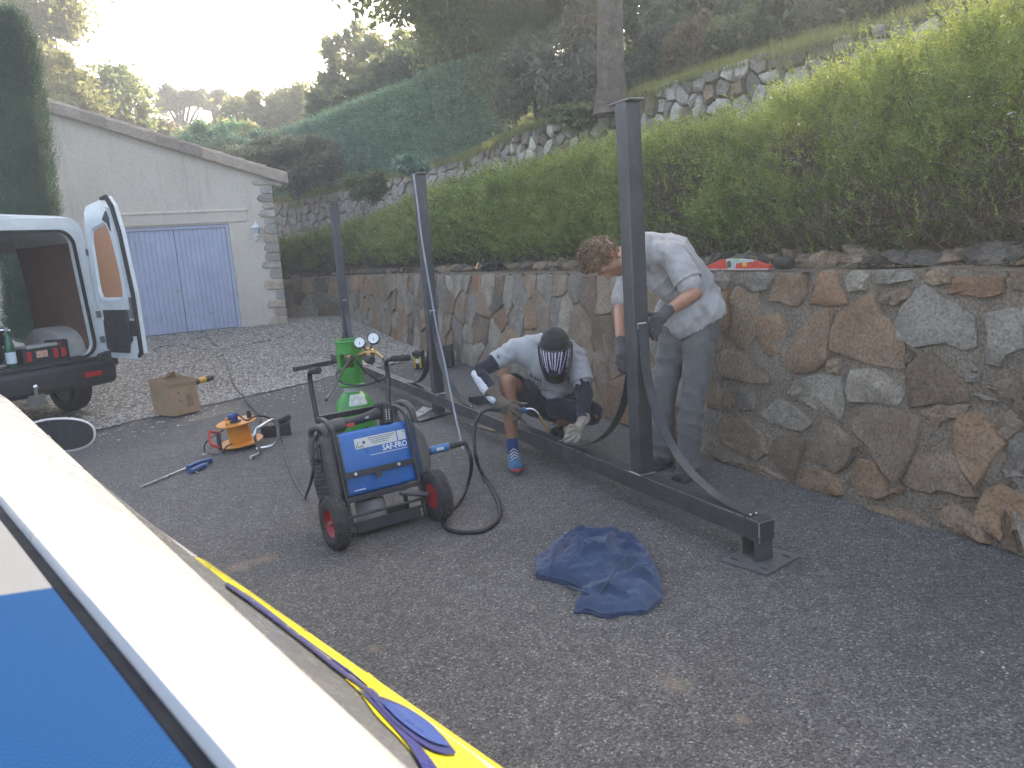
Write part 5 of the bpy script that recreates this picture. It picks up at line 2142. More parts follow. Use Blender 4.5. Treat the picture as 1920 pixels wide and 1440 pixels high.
# bright ground edge along the beam and end seams
g = MB()
g.bar(fpt(-.985, ZB + .0004, -TB_ / 2 + .003), fpt(SP * 2 + .9, ZB + .0004, -TB_ / 2 + .003), .005, .002)
g.bar(fpt(-.9865, ZB - .001, -TB_ / 2), fpt(-.9865, ZB - .001, TB_ / 2), .004, .004)
g.bar(fpt(-.9865, ZB, -TB_ / 2), fpt(-.9865, ZB - TB_, -TB_ / 2), .006, .006, (1, 0, 0))
g.build('ground_edge', M_bright, beam, world=True)
HP = 2.067
for k in range(3):
    s = SP * k
    g = MB()
    g.bar(fpt(s, ZB + .001), fpt(s, ZB + HP - .01), TB_, TB_, tuple(BD))
    post = g.build('post', M_mill, fr_, bevel=.007, world=True)
    g = MB()
    g.box(tuple(fpt(s + .01, ZB + HP - .004)), (.20, .10, .010), Matrix.Rotation(math.atan2(BD.y, BD.x), 3, 'Z'))
    g.build('top_plate', M_plate, post, world=True, bevel=.002)
    # weld seam round the foot
    g = MB()
    for a, b in (((-1, -1), (1, -1)), ((1, -1), (1, 1)), ((1, 1), (-1, 1)), ((-1, 1), (-1, -1))):
        h = TB_ / 2 + .002
        pts = [fpt(s + h * (a[0] + (b[0] - a[0]) * i / 8), ZB + .004 + random.uniform(0, .002), h * (a[1] + (b[1] - a[1]) * i / 8)) for i in range(9)]
        g.tube(pts, .0042, 6)
    g.build('weld_seam', M_bright, post, smooth=True, world=True)
    # curved flat braces either side
    for sd in (-1, 1):
        rad = .87 if k == 0 else .80
        cr = .84 if (k == 0 and sd < 0) else rad
        pts = []
        for i in range(23):
            a = (i / 22) * math.pi / 2
            # tangent to the post above and to the beam below
            t = i / 22
            x = (TB_ / 2 + .004) + cr * (1 - math.cos(a)) ** 1.12
            z = ZB + .005 + rad * (1 - math.sin(a)) ** 1.06
            pts.append(fpt(s + sd * x, z))
        g = MB()
        g.ribbon(pts, BN, .055, .007)
        br = g.build('brace', M_mill, fr_, smooth=30, world=True)
        g = MB()
        p = pts[0]
        g.tube([p + BN * .028, p - BN * .028], .005, 6)
        g.tube([p - BN * .027 + Vector((0, 0, .004)), p - BN * .027 - Vector((0, 0, .03))], .003, 6)
        g.build('weld_tack', M_bright, br, world=True)
        g = MB()
        q = pts[-1]
        for w in (-.018, .018):
            g.sphere(q + BN * w + BD * sd * .006 + Vector((0, 0, .004)), .007, 8, 6)
        g.build('weld_dot', M_bright, br, smooth=True, world=True)
# feet: plates with slots and stub channels
for i, s in enumerate((-.92, SP + .02, SP * 2)):
    g = MB()
    c = fpt(s + (.0 if i else -.02), .006)
    Rz = Matrix.Rotation(math.atan2(BD.y, BD.x) + R(14 if i == 0 else 4), 3, 'Z')
    w_, l_ = .25, .29
    # plate outline with three slots built from strips
    T = Matrix.Translation(c) @ Rz.to_4x4()
    slots = [(-.08, -.095), (-.08, .095), (.08, -.095), (.08, .095)]
    xs_ = sorted({-w_ / 2, w_ / 2, *[x + d for x, _ in slots for d in (-.022, .022)]})
    ys_ = sorted({-l_ / 2, l_ / 2, *[y + d for _, y in slots for d in (-.009, .009)]})
    for a in range(len(xs_) - 1):
        for b in range(len(ys_) - 1):
            mx, my = (xs_[a] + xs_[a + 1]) / 2, (ys_[b] + ys_[b + 1]) / 2
            if any(abs(mx - x) < .02 and abs(my - y) < .008 for x, y in slots):
                continue
            V = [T @ Vector((x, y, z)) for z in (-.006, .006) for x, y in ((xs_[a], ys_[b]), (xs_[a + 1], ys_[b]), (xs_[a + 1], ys_[b + 1]), (xs_[a], ys_[b + 1]))]
            g.add(V, [(3, 2, 1, 0), (4, 5, 6, 7), (0, 1, 5, 4), (1, 2, 6, 5), (2, 3, 7, 6), (3, 0, 4, 7)])
    pl = g.build('foot_plate', M_plate, fr_, world=True, weld=True)
    g = MB()
    d2 = (BN - BD * .15).normalized()
    hollow(g, fpt(s, .0665) - d2 * .05, fpt(s, .0665) + d2 * .05, .1055, .006, Vector((0, 0, 1)))
    g.build('stub_tube', M_mill, fr_, world=True, bevel=.002)
# short cross tube tacked behind the beam
ct = thing('steel_offcut', 'short dark square tube lying on the asphalt behind the frame beside the crouching welder', 'steel tube', tuple(at(905, 752, .0)))
g = MB()
p0, p1 = at(882, 752, .05), at(955, 741, .05)
hollow(g, p0, p1, .09, .005, Vector((0, 0, 1)))
g.build('tube_body', M_mill, ct, world=True, bevel=.004)
# loose plates by the middle foot
lp = thing('drilled_plate', 'small pale drilled steel plate lying tilted by the middle foot of the frame', 'steel plate', tuple(at(790, 780, 0)))
g = MB()
P = [dep(774, 778, 7.15), dep(793, 762, 7.35), dep(811, 766, 7.35), dep(785, 781, 7.15)]
n_ = (P[1] - P[0]).cross(P[3] - P[0]).normalized()
if n_.z < 0:
    n_ = -n_
g.add([p for p in P] + [p - n_ * .008 for p in P], [(0, 1, 2, 3), (7, 6, 5, 4), (0, 4, 5, 1), (1, 5, 6, 2), (2, 6, 7, 3), (3, 7, 4, 0)])
g.build('plate_body', simple('galvanised', (.55, .55, .53), .5, .4, var=.15), lp, world=True)
for f in (.35, .65):
    g = MB()
    c = (P[1] + P[2]) / 2 * .45 + (P[0] + P[3]) / 2 * .55
    c = c + (P[2] - P[1]) * (f - .5) + n_ * .002
    g.lathe([(0, 0), (.011, 0)], 10, Matrix.Translation(c) @ n_.to_track_quat('Z', 'Y').to_matrix().to_4x4(), caps=False)
    g.build('bolt_hole', M_gap, lp, world=True)
lp = thing('steel_offcut', 'flat black steel strip on the ground under the middle of the beam', 'steel strip', tuple(at(800, 790, 0)))
g = MB()
g.bar(at(782, 790, .015), at(842, 772, .015), .10, .02)
g.build('strip_body', M_mill, lp, world=True, bevel=.002)
lp = thing('black_bar', 'long black steel bar lying across the gravel edge behind the cart handle', 'steel bar', tuple(at(585, 690, .03)))
g = MB()
g.bar(at(551, 693, .06), at(700, 664, .06), .07, .07)
g.build('bar_body', M_mill, lp, world=True, bevel=.003)
lp = thing('wooden_shim', 'thin pale wood shim on the asphalt in front of the beam', 'wood strip', tuple(at(905, 800, 0)))
g = MB()
g.bar(at(885, 796, .008), at(930, 808, .008), .035, .012)
g.build('shim_body', simple('bare_wood', (.30, .24, .17), .8, var=.25, scale=14), lp, world=True)
# light strap hanging from the middle post
stp = thing('strap', 'thin pale strap hanging loosely from the top of the middle post', 'strap', tuple(fpt(SP, ZB)))
g = MB()
pp = [dep(775, 326, 7.2), dep(783, 385, 7.18), dep(791, 450, 7.15), dep(806, 540, 7.1), dep(820, 620, 7.05), dep(832, 672, 6.95), dep(845, 738, 6.8), dep(856, 790, 6.5), at(868, 842, .01)]
g.ribbon(bez(pp, 40), BN, .016, .003)
g.build('strap_band', simple('pale_strap', (.30, .31, .34), .5, var=.2), stp, world=True, smooth=True)
# ------------------------------------------------------------------ text on things
def text_mesh(s, size, bold=False):
    cu = bpy.data.curves.new('lettering', 'FONT')
    cu.body = s
    cu.size = size
    cu.align_x = 'LEFT'
    cu.resolution_u = 2
    if bold:
        cu.offset = size * .025
    o = bpy.data.objects.new('lettering', cu)
    COL.objects.link(o)
    dg = bpy.context.evaluated_depsgraph_get()
    me = bpy.data.meshes.new_from_object(o.evaluated_get(dg))
    bpy.data.objects.remove(o)
    return me


def lettering(name, s, size, M, mat, parent, bold=False, sx=1.0):
    """flat print: local x right, y up, placed by M (world)"""
    me = text_mesh(s, size, bold)
    inv = wmat(parent).inverted()
    me.transform(inv @ M @ Matrix.Diagonal((sx, 1, 1, 1)))
    me.materials.clear()
    me.materials.append(mat)
    o = bpy.data.objects.new(name, me)
    link(o, parent)
    MW[o.name] = wmat(parent)
    return o


def frame_m(o, x, y):
    x = Vector(x).normalized()
    y = Vector(y)
    y = (y - x * y.dot(x)).normalized()
    z = x.cross(y)
    m = Matrix((x, y, z)).transposed().to_4x4()
    m.translation = Vector(o)
    return m


# ------------------------------------------------------------------ welder on its cart
M_blue = simple('blue_machine_paint', (.012, .125, .42), .32, var=.10, scale=3, dirt=.25, dirtcol=(.05, .10, .2), coat=.3)
M_bluetop = simple('blue_sleeve', (.03, .15, .36), .4, var=.15)
M_darkgrey = simple('charcoal_moulding', (.075, .073, .072), .6, var=.2, scale=8, dirt=.5, dirtcol=(.14, .125, .11))
M_blacktube = simple('black_frame_paint', (.014, .014, .016), .38, var=.3, dirt=.4, dirtcol=(.06, .055, .05), coat=.15)
M_stick = simple('white_sticker', (.62, .62, .60), .5, var=.06)
M_print = simple('dark_print', (.03, .03, .035), .6)
M_whiteprint = simple('white_print', (.72, .74, .76), .5, var=.05)
M_redhub = simple('red_wheel_rim', (.45, .02, .03), .4, var=.15, dirt=.4, dirtcol=(.1, .06, .05))
M_tyre = simple('tyre_rubber', (.035, .035, .037), .85, var=.3, scale=12, dirt=.6, dirtcol=(.10, .095, .09), bmp=.3, bscale=90)
M_cable = simple('cable_rubber', (.017, .017, .019), .55, var=.3, scale=20, dirt=.3, dirtcol=(.05, .05, .05))
M_greycable = simple('grey_cable', (.10, .10, .105), .6, var=.3, scale=10, dirt=.4, dirtcol=(.18, .17, .16))
M_brass = simple('brass', (.50, .33, .14), .35, .9, var=.25, scale=20)

CEX = Vector((.829, .559, 0)).normalized()
CEY = Vector((-CEX.y, CEX.x, 0))
C0 = Vector((-.755, 4.185, 0))
CT = R(14)
CUP = Vector((0, 0, 1)) * math.cos(CT) + CEY * math.sin(CT)
CDE = CEY * math.cos(CT) - Vector((0, 0, 1)) * math.sin(CT)
PIV = C0 + Vector((0, 0, .145))


def cp(u, v, w):
    """cart point: across, back, up along the leaning frame (from the axle height)"""
    return PIV + CEX * u + CDE * v + CUP * (w - .145)


cart = thing('welding_cart', 'blue welding machine strapped in a black two wheeled cart with red hubs', 'welding cart', tuple(C0))
MC = Matrix((CEX, CDE, CUP)).transposed().to_4x4()
MC.translation = cp(0, 0, 0)


def cbuild(g, name, mat, parent=cart, **kw):
    return g.build(name, mat, parent, world=True, **kw)


def cbox(c, size, name, mat, parent=cart, bevel=.004):
    g = MB()
    g.M = MC
    g.box(c, size)
    return cbuild(g, name, mat, parent, bevel=bevel)


# wheels
for sx in (-1, 1):
    g = MB()
    wc = cp(sx * .315, .0, .145)
    Mx = Matrix.Translation(wc) @ (CEX * sx).to_track_quat('Z', 'Y').to_matrix().to_4x4()
    prof = [(.075, -.030), (.10, -.042), (.125, -.040), (.140, -.028), (.145, -.012), (.145, .012), (.140, .028), (.125, .040), (.10, .042), (.075, .030)]
    g.lathe(prof, 36, Mx, caps=False)
    whl = cbuild(g, 'wheel', M_tyre, smooth=True)
    g = MB()
    for k in range(48):
        a = 2 * math.pi * k / 48
        for w0 in (-.026, .0, .026):
            aa = a + (.065 if w0 else 0)
            c = Mx @ Vector((.1455 * math.cos(aa), .1455 * math.sin(aa), w0))
            rt = Mx.to_3x3() @ Matrix.Rotation(aa, 3, 'Z') @ Matrix.Rotation(R(28 if w0 > 0 else -28), 3, 'X')
            g.box(c, (.006, .011, .020), rt)
    cbuild(g, 'tread', M_tyre, whl)
    g = MB()
    g.lathe([(.0, .018), (.022, .020), (.024, .008), (.06, .0), (.074, .022), (.078, .03), (.078, -.03), (.0, -.03)], 28, Mx, caps=False)
    cbuild(g, 'rim', M_redhub, whl, smooth=True)
    g = MB()
    g.lathe([(0, .034), (.012, .034), (.014, .015)], 12, Mx, caps=False)
    for k in range(4):
        a = math.pi / 2 * k + .4
        g.lathe([(0, .012), (.007, .012), (.007, .0)], 8, Mx @ Matrix.Translation((.045 * math.cos(a), .045 * math.sin(a), 0)), caps=False)
    cbuild(g, 'hub', M_steel, whl, smooth=True)
g = MB()
g.tube([cp(-.28, 0.02, .145), cp(.28, 0.02, .145)], .009, 8)
cbuild(g, 'axle', M_blacktube, smooth=True)
# tube frame
for sx in (-1, 1):
    u = -.205 if sx < 0 else .255
    g = MB()
    g.tube(bez([cp(u, .055, .035), cp(u, .055, .30), cp(u, .055, .60), cp(u, .075, .66), cp(u, .14, .70), cp(u, .26, .725)], 30), .0135, 10)
    cbuild(g, 'front_tube', M_blacktube, smooth=True)
    g = MB()
    hx = u + (.03 if sx > 0 else -.0)
    tip = cp(hx + .005, .13, 1.0) if sx < 0 else cp(hx + .03, .16, 1.0)
    up_ = bez([cp(u, .30, .05), cp(u, .29, .40), cp(u, .27, .72), cp(hx, .265, .88), cp(hx, .25, .975), cp(hx, .225, 1.0), cp(hx + (.02 if sx > 0 else 0), .19, 1.0)], 36)
    g.tube(up_, .0145, 10)
    cbuild(g, 'handle_tube', M_blacktube, smooth=True)
    g = MB()
    if sx > 0:
        g.tube([up_[-1], up_[-1] + CEX * .10 - CDE * .05 - CUP * .012], .0195, 12)
    else:
        g.tube([up_[-1], up_[-1] - CDE * .11 - CUP * .012], .0195, 12)
    cbuild(g, 'hand_grip', M_rubber, smooth=True, bevel=.004)
g = MB()
g.bar(cp(-.21, .265, .725), cp(.26, .265, .725), .02, .035)
cbuild(g, 'cross_bar', M_blacktube, bevel=.004)
cbox((.025, .048, .37), (.46, .008, .034), 'front_strap', M_blacktube, bevel=.002)
cbox((.01, .046, .345), (.035, .008, .04), 'strap_tab', M_blacktube, bevel=.002)
for u in (-.13, .14):
    g = MB()
    g.lathe([(0, .010), (.009, .010), (.011, 0)], 10, Matrix.Translation(cp(u, .043, .372)) @ (-CDE).to_track_quat('Z', 'Y').to_matrix().to_4x4(), caps=False)
    cbuild(g, 'strap_bolt', M_bright, smooth=True)
cbox((.025, .05, .235), (.48, .020, .030), 'lower_bar', M_blacktube)
cbox((-.245, .20, .255), (.012, .28, .06), 'side_angle', M_blacktube, bevel=.002)
cbox((0, .20, .235), (.46, .30, .010), 'machine_shelf', M_blacktube, bevel=.002)
cbox((.025, .05, .10), (.46, .014, .014), 'bottom_bar', M_blacktube, bevel=.002)
cbox((.02, .17, .045), (.40, .24, .008), 'base_plate', M_blackpl, bevel=.002)
cbox((.02, .055, .068), (.40, .010, .055), 'base_lip', M_blackpl, bevel=.002)
cbox((.13, .20, .085), (.12, .06, .07), 'base_block', M_blackpl, bevel=.012)
for sx in (-1, 1):
    g = MB()
    g.tube([cp(sx * .2, .055, .06), cp(sx * .29, .0, .15)], .013, 8) if sx < 0 else g.tube([cp(.12, .06, .21), cp(.27, .01, .16)], .017, 10)
    cbuild(g, 'wheel_strut', M_darkgrey, smooth=True)
g = MB()
g.lathe([(0, 0), (.085, 0), (.088, .01), (.088, .14), (.08, .155), (0, .16)], 24, Matrix.Translation(cp(-.02, .19, .05)) @ MC.to_3x3().to_4x4())
cbuild(g, 'wire_drum', simple('drum_grey', (.30, .29, .28), .6, var=.2), smooth=True)

# the machine
def rbox2(v0, v1, w0, w1, r, n=5):
    pts = []
    for cv, cw, a0 in ((v1 - r, w0 + r, -90), (v1 - r, w1 - r, 0), (v0 + r, w1 - r, 90), (v0 + r, w0 + r, 180)):
        for k in range(n + 1):
            a = R(a0 + 90 * k / n)
            pts.append((cv + r * math.cos(a), cw + r * math.sin(a)))
    return pts


def loft(g, secs):
    """secs: list of (u, outline [(v, w)])"""
    n = len(secs[0][1])
    V = [cp(u, v, w) for u, pl in secs for v, w in pl]
    fs = [(i * n + j, i * n + (j + 1) % n, (i + 1) * n + (j + 1) % n, (i + 1) * n + j) for i in range(len(secs) - 1) for j in range(n)]
    fs += [tuple(reversed(range(n))), tuple((len(secs) - 1) * n + j for j in range(n))]
    g.add(V, fs)


MV0, MV1, MW0, MW1 = .082, .345, .25, .615
g = MB()
loft(g, [(-.17, rbox2(MV0, MV1, MW0, MW1, .022)), (.29, rbox2(MV0, MV1, MW0, MW1, .022))])
body = cbuild(g, 'machine_body', M_blue, smooth=30)
g = MB()
loft(g, [(-.275, rbox2(MV0 + .01, MV1 - .01, MW0 + .0, MW1 - .03, .04)), (-.262, rbox2(MV0 - .012, MV1 + .012, MW0 - .01, MW1 + .005, .05)), (-.185, rbox2(MV0 - .012, MV1 + .012, MW0 - .01, MW1 + .012, .045)), (-.171, rbox2(MV0 - .006, MV1 + .006, MW0 - .006, MW1 + .006, .03))])
cap = cbuild(g, 'end_moulding', M_darkgrey, smooth=45)
g = MB()
for k in range(9):
    g.M = MC
    g.box((-.277, .21, .30 + .024 * k), (.006, .20, .010))
cbuild(g, 'louvre', M_blackpl, cap)
g = MB()
loft(g, [(.291, rbox2(MV0 - .006, MV1 + .006, MW0 - .006, MW1 + .006, .03)), (.305, rbox2(MV0 - .022, MV1 + .012, MW0 - .01, MW1 - .01, .07)), (.345, rbox2(MV0 - .022, MV1 + .012, MW0 - .005, MW1 - .04, .09)), (.372, rbox2(MV0 + .0, MV1 - .01, MW0 + .03, MW1 - .10, .09))])
cap2 = cbuild(g, 'end_moulding', M_darkgrey, smooth=45)
for u, nm in ((-.225, 1), (.325, 2)):
    g = MB()
    z1 = MW1
    hk = .7 if nm == 1 else 1.25
    g.tube(bez([cp(u, .10, z1 - .02), cp(u - .012, .095, z1 + .05 * hk), cp(u - .015, .16, z1 + .085 * hk), cp(u - .015, .27, z1 + .085 * hk), cp(u - .012, .33, z1 + .05 * hk), cp(u, .325, z1 - .02)], 30), .020, 10)
    cbuild(g, 'lift_handle', M_darkgrey, cap if nm == 1 else cap2, smooth=True)
# print on the blue side
FM = lambda u, w: frame_m(cp(u, MV0 - .0012, w), CEX, CUP)
g = MB()
g.M = FM(-.085, .505)
g.prism([(0, 0.004), (.005, 0), (.265, .0), (.265, .060), (.0, .060)], .0008)
st = cbuild(g, 'sticker', M_stick, body)
g = MB()
g.M = FM(-.085, .505) @ Matrix.Translation((0, 0, .0012))
g.prism([(.045, .030), (.052, .036), (.056, .046), (.060, .036), (.070, .036), (.062, .030), (.066, .020), (.056, .026), (.046, .020), (.05, .029)], .0003)
g.prism([(.004, .004), (.010, .004), (.018, .030), (.034, .040), (.016, .034)], .0003)
for k, (a, b) in enumerate(((.085, .25), (.09, .24), (.10, .215), (.11, .20))):
    yy = .048 - .011 * k
    x = a
    while x < b:
        w_ = random.uniform(.004, .011)
        g.prism([(x, yy), (x + w_, yy), (x + w_, yy + .0045), (x, yy + .0045)], .0003)
        x += w_ + .003
cbuild(g, 'small_print', M_print, st)
lettering('small_lettering', 'A.B.S.', .017, FM(-.068, .511) @ Matrix.Translation((0, 0, .0012)), M_print, st, True)
g = MB()
g.M = FM(.187, .507)
g.prism([(0, 0), (.052, 0), (.052, .058), (0, .058)], .0008)
sq = cbuild(g, 'logo_square', M_stick, body)
g = MB()
g.M = FM(.187, .507) @ Matrix.Translation((0, 0, .001))
g.prism([(.036, .044), (.050, .044), (.050, .047), (.039, .047), (.039, .056), (.036, .056)], .0004)
cbuild(g, 'logo_notch', M_blue, sq)
lettering('lettering', 'SAF-FRO', .046, FM(.078, .468) @ Matrix.Translation((0, 0, .0006)), M_whiteprint, body, True, .92)
g = MB()
g.M = FM(0, .455)
g.prism([(.0, 0), (.24, .0), (.24, .003), (0, .003)], .0006)
cbuild(g, 'print_line', M_whiteprint, body)
g = MB()
g.M = FM(-.16, .275)
g.prism([(.02, .0), (.09, .0), (.09, .005), (.02, .005)], .0006)
cbuild(g, 'print_line', M_whiteprint, body)
for u in (-.13, .02, .15):
    g = MB()
    g.lathe([(0, .006), (.012, .006), (.014, 0)], 10, Matrix.Translation(cp(u, .11, MW1)) @ CUP.to_track_quat('Z', 'Y').to_matrix().to_4x4(), caps=False)
    cbuild(g, 'lid_screw', M_blackpl, body, smooth=True)

# torch connector and cable
con = cp(.372, .16, .40)
ctip = dep(872, 830, 4.62)
cdir = (ctip - con).normalized()
g = MB()
g.tube([con - cdir * .02, con + cdir * .04], .030, 14)
cbuild(g, 'socket_collar', M_blackpl, cart, smooth=True, bevel=.003)
tor = thing('welding_torch', 'bent silver necked welding torch with long black cable in the crouching person\'s glove', 'welding torch', tuple(ctip))
g = MB()
L_ = (ctip - con).length
g.tube([con + cdir * .04, con + cdir * (.05 + L_ * .42)], [.026, .025], 14)
g.build('plug_sleeve', M_bluetop, tor, smooth=True, world=True, bevel=.003)
g = MB()
side = cdir.cross(Vector((0, 0, 1))).normalized()
g.M = frame_m(con + cdir * .075 + side * .022 + Vector((0, 0, .006)), cdir, Vector((0, 0, 1)))
g.box((.025, .0, .006), (.045, .018, .002))
g.build('plug_label', M_stick, tor, world=True)
g = MB()
for k in range(7):
    a = con + cdir * (.055 + L_ * .42 + k * .014)
    g.tube([a, a + cdir * .010], [.022 - .0012 * k] * 2, 12)
    g.tube([a + cdir * .008, a + cdir * .016], [.015] * 2, 10)
g.build('strain_relief', M_cable, tor, smooth=True, world=True)
cab = [con + cdir * (.055 + L_ * .42 + .09), dep(876, 838, 4.62), dep(884, 868, 4.60), at(878, 905, .06), at(862, 940, .014), at(836, 968, .014), at(838, 990, .014), at(872, 998, .014), at(912, 992, .014), at(937, 966, .014), at(930, 930, .014), at(906, 893, .02), dep(893, 860, 4.95), dep(889, 820, 5.02), dep(893, 788, 5.08), dep(908, 770, 5.14), dep(928, 766, 5.18)]
g = MB()
g.tube(bez(cab, 110), .0125, 10)
g.build('cable', M_cable, tor, smooth=True, world=True)
TORCH = [dep(922, 767, 5.18), dep(940, 768, 5.20), dep(962, 769, 5.20), dep(984, 767, 5.20)]
g = MB()
g.tube(bez(TORCH[:3], 8), 0.018, 12)
g.build('torch_handle', M_cable, tor, smooth=True, world=True)
g = MB()
g.tube(bez([dep(966, 770, 5.20), dep(976, 771, 5.20), dep(986, 767, 5.20)], 6), .021, 12)
g.build('torch_collar', M_bluetop, tor, smooth=True, world=True)
g = MB()
neck = bez([dep(984, 767, 5.20), dep(998, 767, 5.20), dep(1008, 774, 5.20), dep(1014, 785, 5.20)], 18)
g.tube(neck, .008, 10)
g.build('torch_neck', M_chrome, tor, smooth=True, world=True)
g = MB()
g.tube([dep(1012, 781, 5.20), dep(1014, 785, 5.20)], .0125, 12)
g.tube([dep(1014, 785, 5.20), dep(1021, 795, 5.20), dep(1029, 806, 5.20)], [.0105, .0115, .009], 12)
g.build('gas_nozzle', M_brass, tor, smooth=True, world=True)

# mains lead of the machine
lead = thing('mains_lead', 'black mains lead looping from the back end of the welding machine to the ground', 'cable', tuple(at(575, 930, 0)))
g = MB()
g.tube(bez([cp(-.275, .18, .47), dep(594, 818, 4.25), dep(586, 840, 4.2), dep(588, 870, 4.15), dep(584, 900, 4.2), at(573, 932, .012)], 40), .009, 8)
g.tube(bez([cp(-.277, .14, .42), dep(600, 836, 4.2), dep(588, 850, 4.17), dep(588, 860, 4.15), dep(600, 866, 4.2)], 24), .007, 8)
g.build('lead_cable', M_cable, lead, smooth=True, world=True)
ext = thing('extension_cable', 'thin grey extension cable running from the orange reel to the black mains lead', 'cable', tuple(at(545, 890, 0)))
g = MB()
g.tube(bez([at(573, 934, .008), at(562, 918, .008), at(549, 893, .008), at(538, 865, .008), at(530, 835, .01), dep(522, 805, 6.42), dep(512, 790, 6.4)], 50), .006, 8)
g.build('cable_run', M_greycable, ext, smooth=True, world=True)

# angle grinder lying on the machine
gr = thing('angle_grinder', 'black cordless angle grinder lying on top of the blue welding machine', 'angle grinder', tuple(cp(.0, .13, MW1)))
tp = lambda u, v, w: cp(u, v, MW1 + w)
g = MB()
g.tube(bez([tp(-.11, .15, .05), tp(-.02, .14, .055), tp(.06, .13, .065), tp(.12, .125, .075)], 16), [.036, .034, .030, .028, .027, .027, .028, .029, .030, .031, .032, .033, .035, .037, .038, .04], 14, flat=.9)
g.build('grip_body', M_blackpl, gr, smooth=True, world=True)
g = MB()
g.M = frame_m(tp(.155, .12, .06), CEX, CUP) @ Matrix.Rotation(R(-8), 4, 'Z')
g.box((0, .0, 0), (.055, .125, .08))
g.box((-.02, .055, 0), (.07, .03, .07))
bat = g.build('battery', M_blackpl, gr, world=True, bevel=.010)
g = MB()
g.M = frame_m(tp(.152, .12, .06), CEX, CUP) @ Matrix.Rotation(R(-8), 4, 'Z')
for k in range(2):
    for j in range(5):
        g.box((-.008 + .018 * k, -.03 + .013 * j, .041), (.004, .007, .001))
g.build('battery_marks', M_whiteprint, bat, world=True)
g = MB()
g.tube([tp(-.10, .15, .05), tp(-.15, .152, .048), tp(-.19, .155, .045)], [.040, .042, .032], 14)
g.build('gear_head', M_darkgrey, gr, smooth=True, world=True)
g = MB()
g.lathe([(0, 0), (.062, 0), (.062, .004), (.03, .010), (.025, .03), (0, .03)], 22, Matrix.Translation(tp(-.165, .15, -.004)) @ CUP.to_track_quat('Z', 'Y').to_matrix().to_4x4())
g.build('disc_guard', M_blackpl, gr, smooth=True, world=True)
g = MB()
g.M = frame_m(tp(-.075, .113, .035), CEX, CUP)
g.box((0, 0, 0), (.05, .022, .02))
g.build('switch', M_red, gr, world=True, bevel=.004)
lettering('lettering', 'WÜRTH', .016, frame_m(tp(.02, .1015, .053), CEX + CUP * .08, CUP), M_whiteprint, gr, True)

# ------------------------------------------------------------------ gas cylinder with regulator
M_green = simple('green_cylinder_paint', (.04, .25, .035), .4, var=.14, scale=6, dirt=.35, dirtcol=(.06, .2, .05), coat=.2)
ctop = dep(640, 640, 5.55)
GX, GY = ctop.x + .035, 5.6
cyl = thing('gas_cylinder', 'bright green gas cylinder with a slotted collar and a two gauge regulator', 'gas cylinder', (GX, GY, 0))
Mg = Matrix.Translation((GX, GY, 0))
g = MB()
g.lathe([(.13, 0), (.148, .012), (.15, .05), (.15, .40), (.146, .455), (.128, .515), (.098, .56), (.062, .59), (.05, .60)], 36, Mg)
g.build('cylinder_body', M_green, cyl, smooth=True, world=True)
g = MB()
g.lathe([(.05, .585), (.062, .59), (.064, .62), (.05, .63)], 24, Mg, caps=False)
g.build('neck_ring', simple('grey_neck', (.42, .43, .42), .5, var=.15), cyl, smooth=True, world=True)
# collar with windows: arcs of a wall
g = MB()
def collar(a0, a1, z0, z1):
    n = max(2, int((a1 - a0) / 12))
    V = []
    for i in range(n + 1):
        a = R(a0 + (a1 - a0) * i / n)
        for r_ in (.088 + .004, .088):
            for z in (z0, z1):
                k = 1.0 - .06 * (1 - (z - .63) / .33)
                V.append(Vector((GX + r_ * k * math.cos(a), GY + r_ * k * math.sin(a), z)))
    fs = []
    for i in range(n):
        b, c = i * 4, (i + 1) * 4
        fs += [(b, c, c + 1, b + 1), (b + 3, c + 3, c + 2, b + 2), (b + 1, c + 1, c + 3, b + 3), (b + 2, c + 2, c, b)]
    fs += [(0, 1, 3, 2), (n * 4 + 2, n * 4 + 3, n * 4 + 1, n * 4)]
    g.add(V, fs)
collar(0, 360, .63, .775)
collar(0, 360, .875, .955)
for a0, a1 in ((-58, 35), (125, 218), (218, 232)):
    collar(a0, a1, .775, .875)
g.build('collar', M_green, cyl, smooth=30, world=True)
g = MB()
g.lathe([(.088, .947), (.094, .95), (.097, .962), (.092, .972), (.087, .965)], 32, Mg, caps=False)
g.build('collar_rim', M_green, cyl, smooth=True, world=True)
g = MB()
g.lathe([(.083, .63), (.090, .63), (.092, .645), (.084, .655)], 32, Mg, caps=False)
g.build('collar_rim', M_green, cyl, smooth=True, world=True)
g = MB()
g.lathe([(.02, .62), (.022, .80), (.03, .81), (.03, .85), (.012, .86)], 14, Mg)
g.build('valve', M_brass, cyl, smooth=True, world=True)
g = MB()
def cyl_label(u, v):
    a = R(-95 + 62 * u)
    z = .50 + .075 * v
    r_ = np.interp(z, [.455, .515, .56, .59], [.146, .128, .098, .062]) + .002
    return Vector((GX + r_ * math.cos(a), GY + r_ * math.sin(a), z))
g.grid(cyl_label, 8, 4)
g.build('cylinder_label', simple('cylinder_label', (.55, .56, .5), .6, var=.3, scale=30), cyl, smooth=True, world=True)
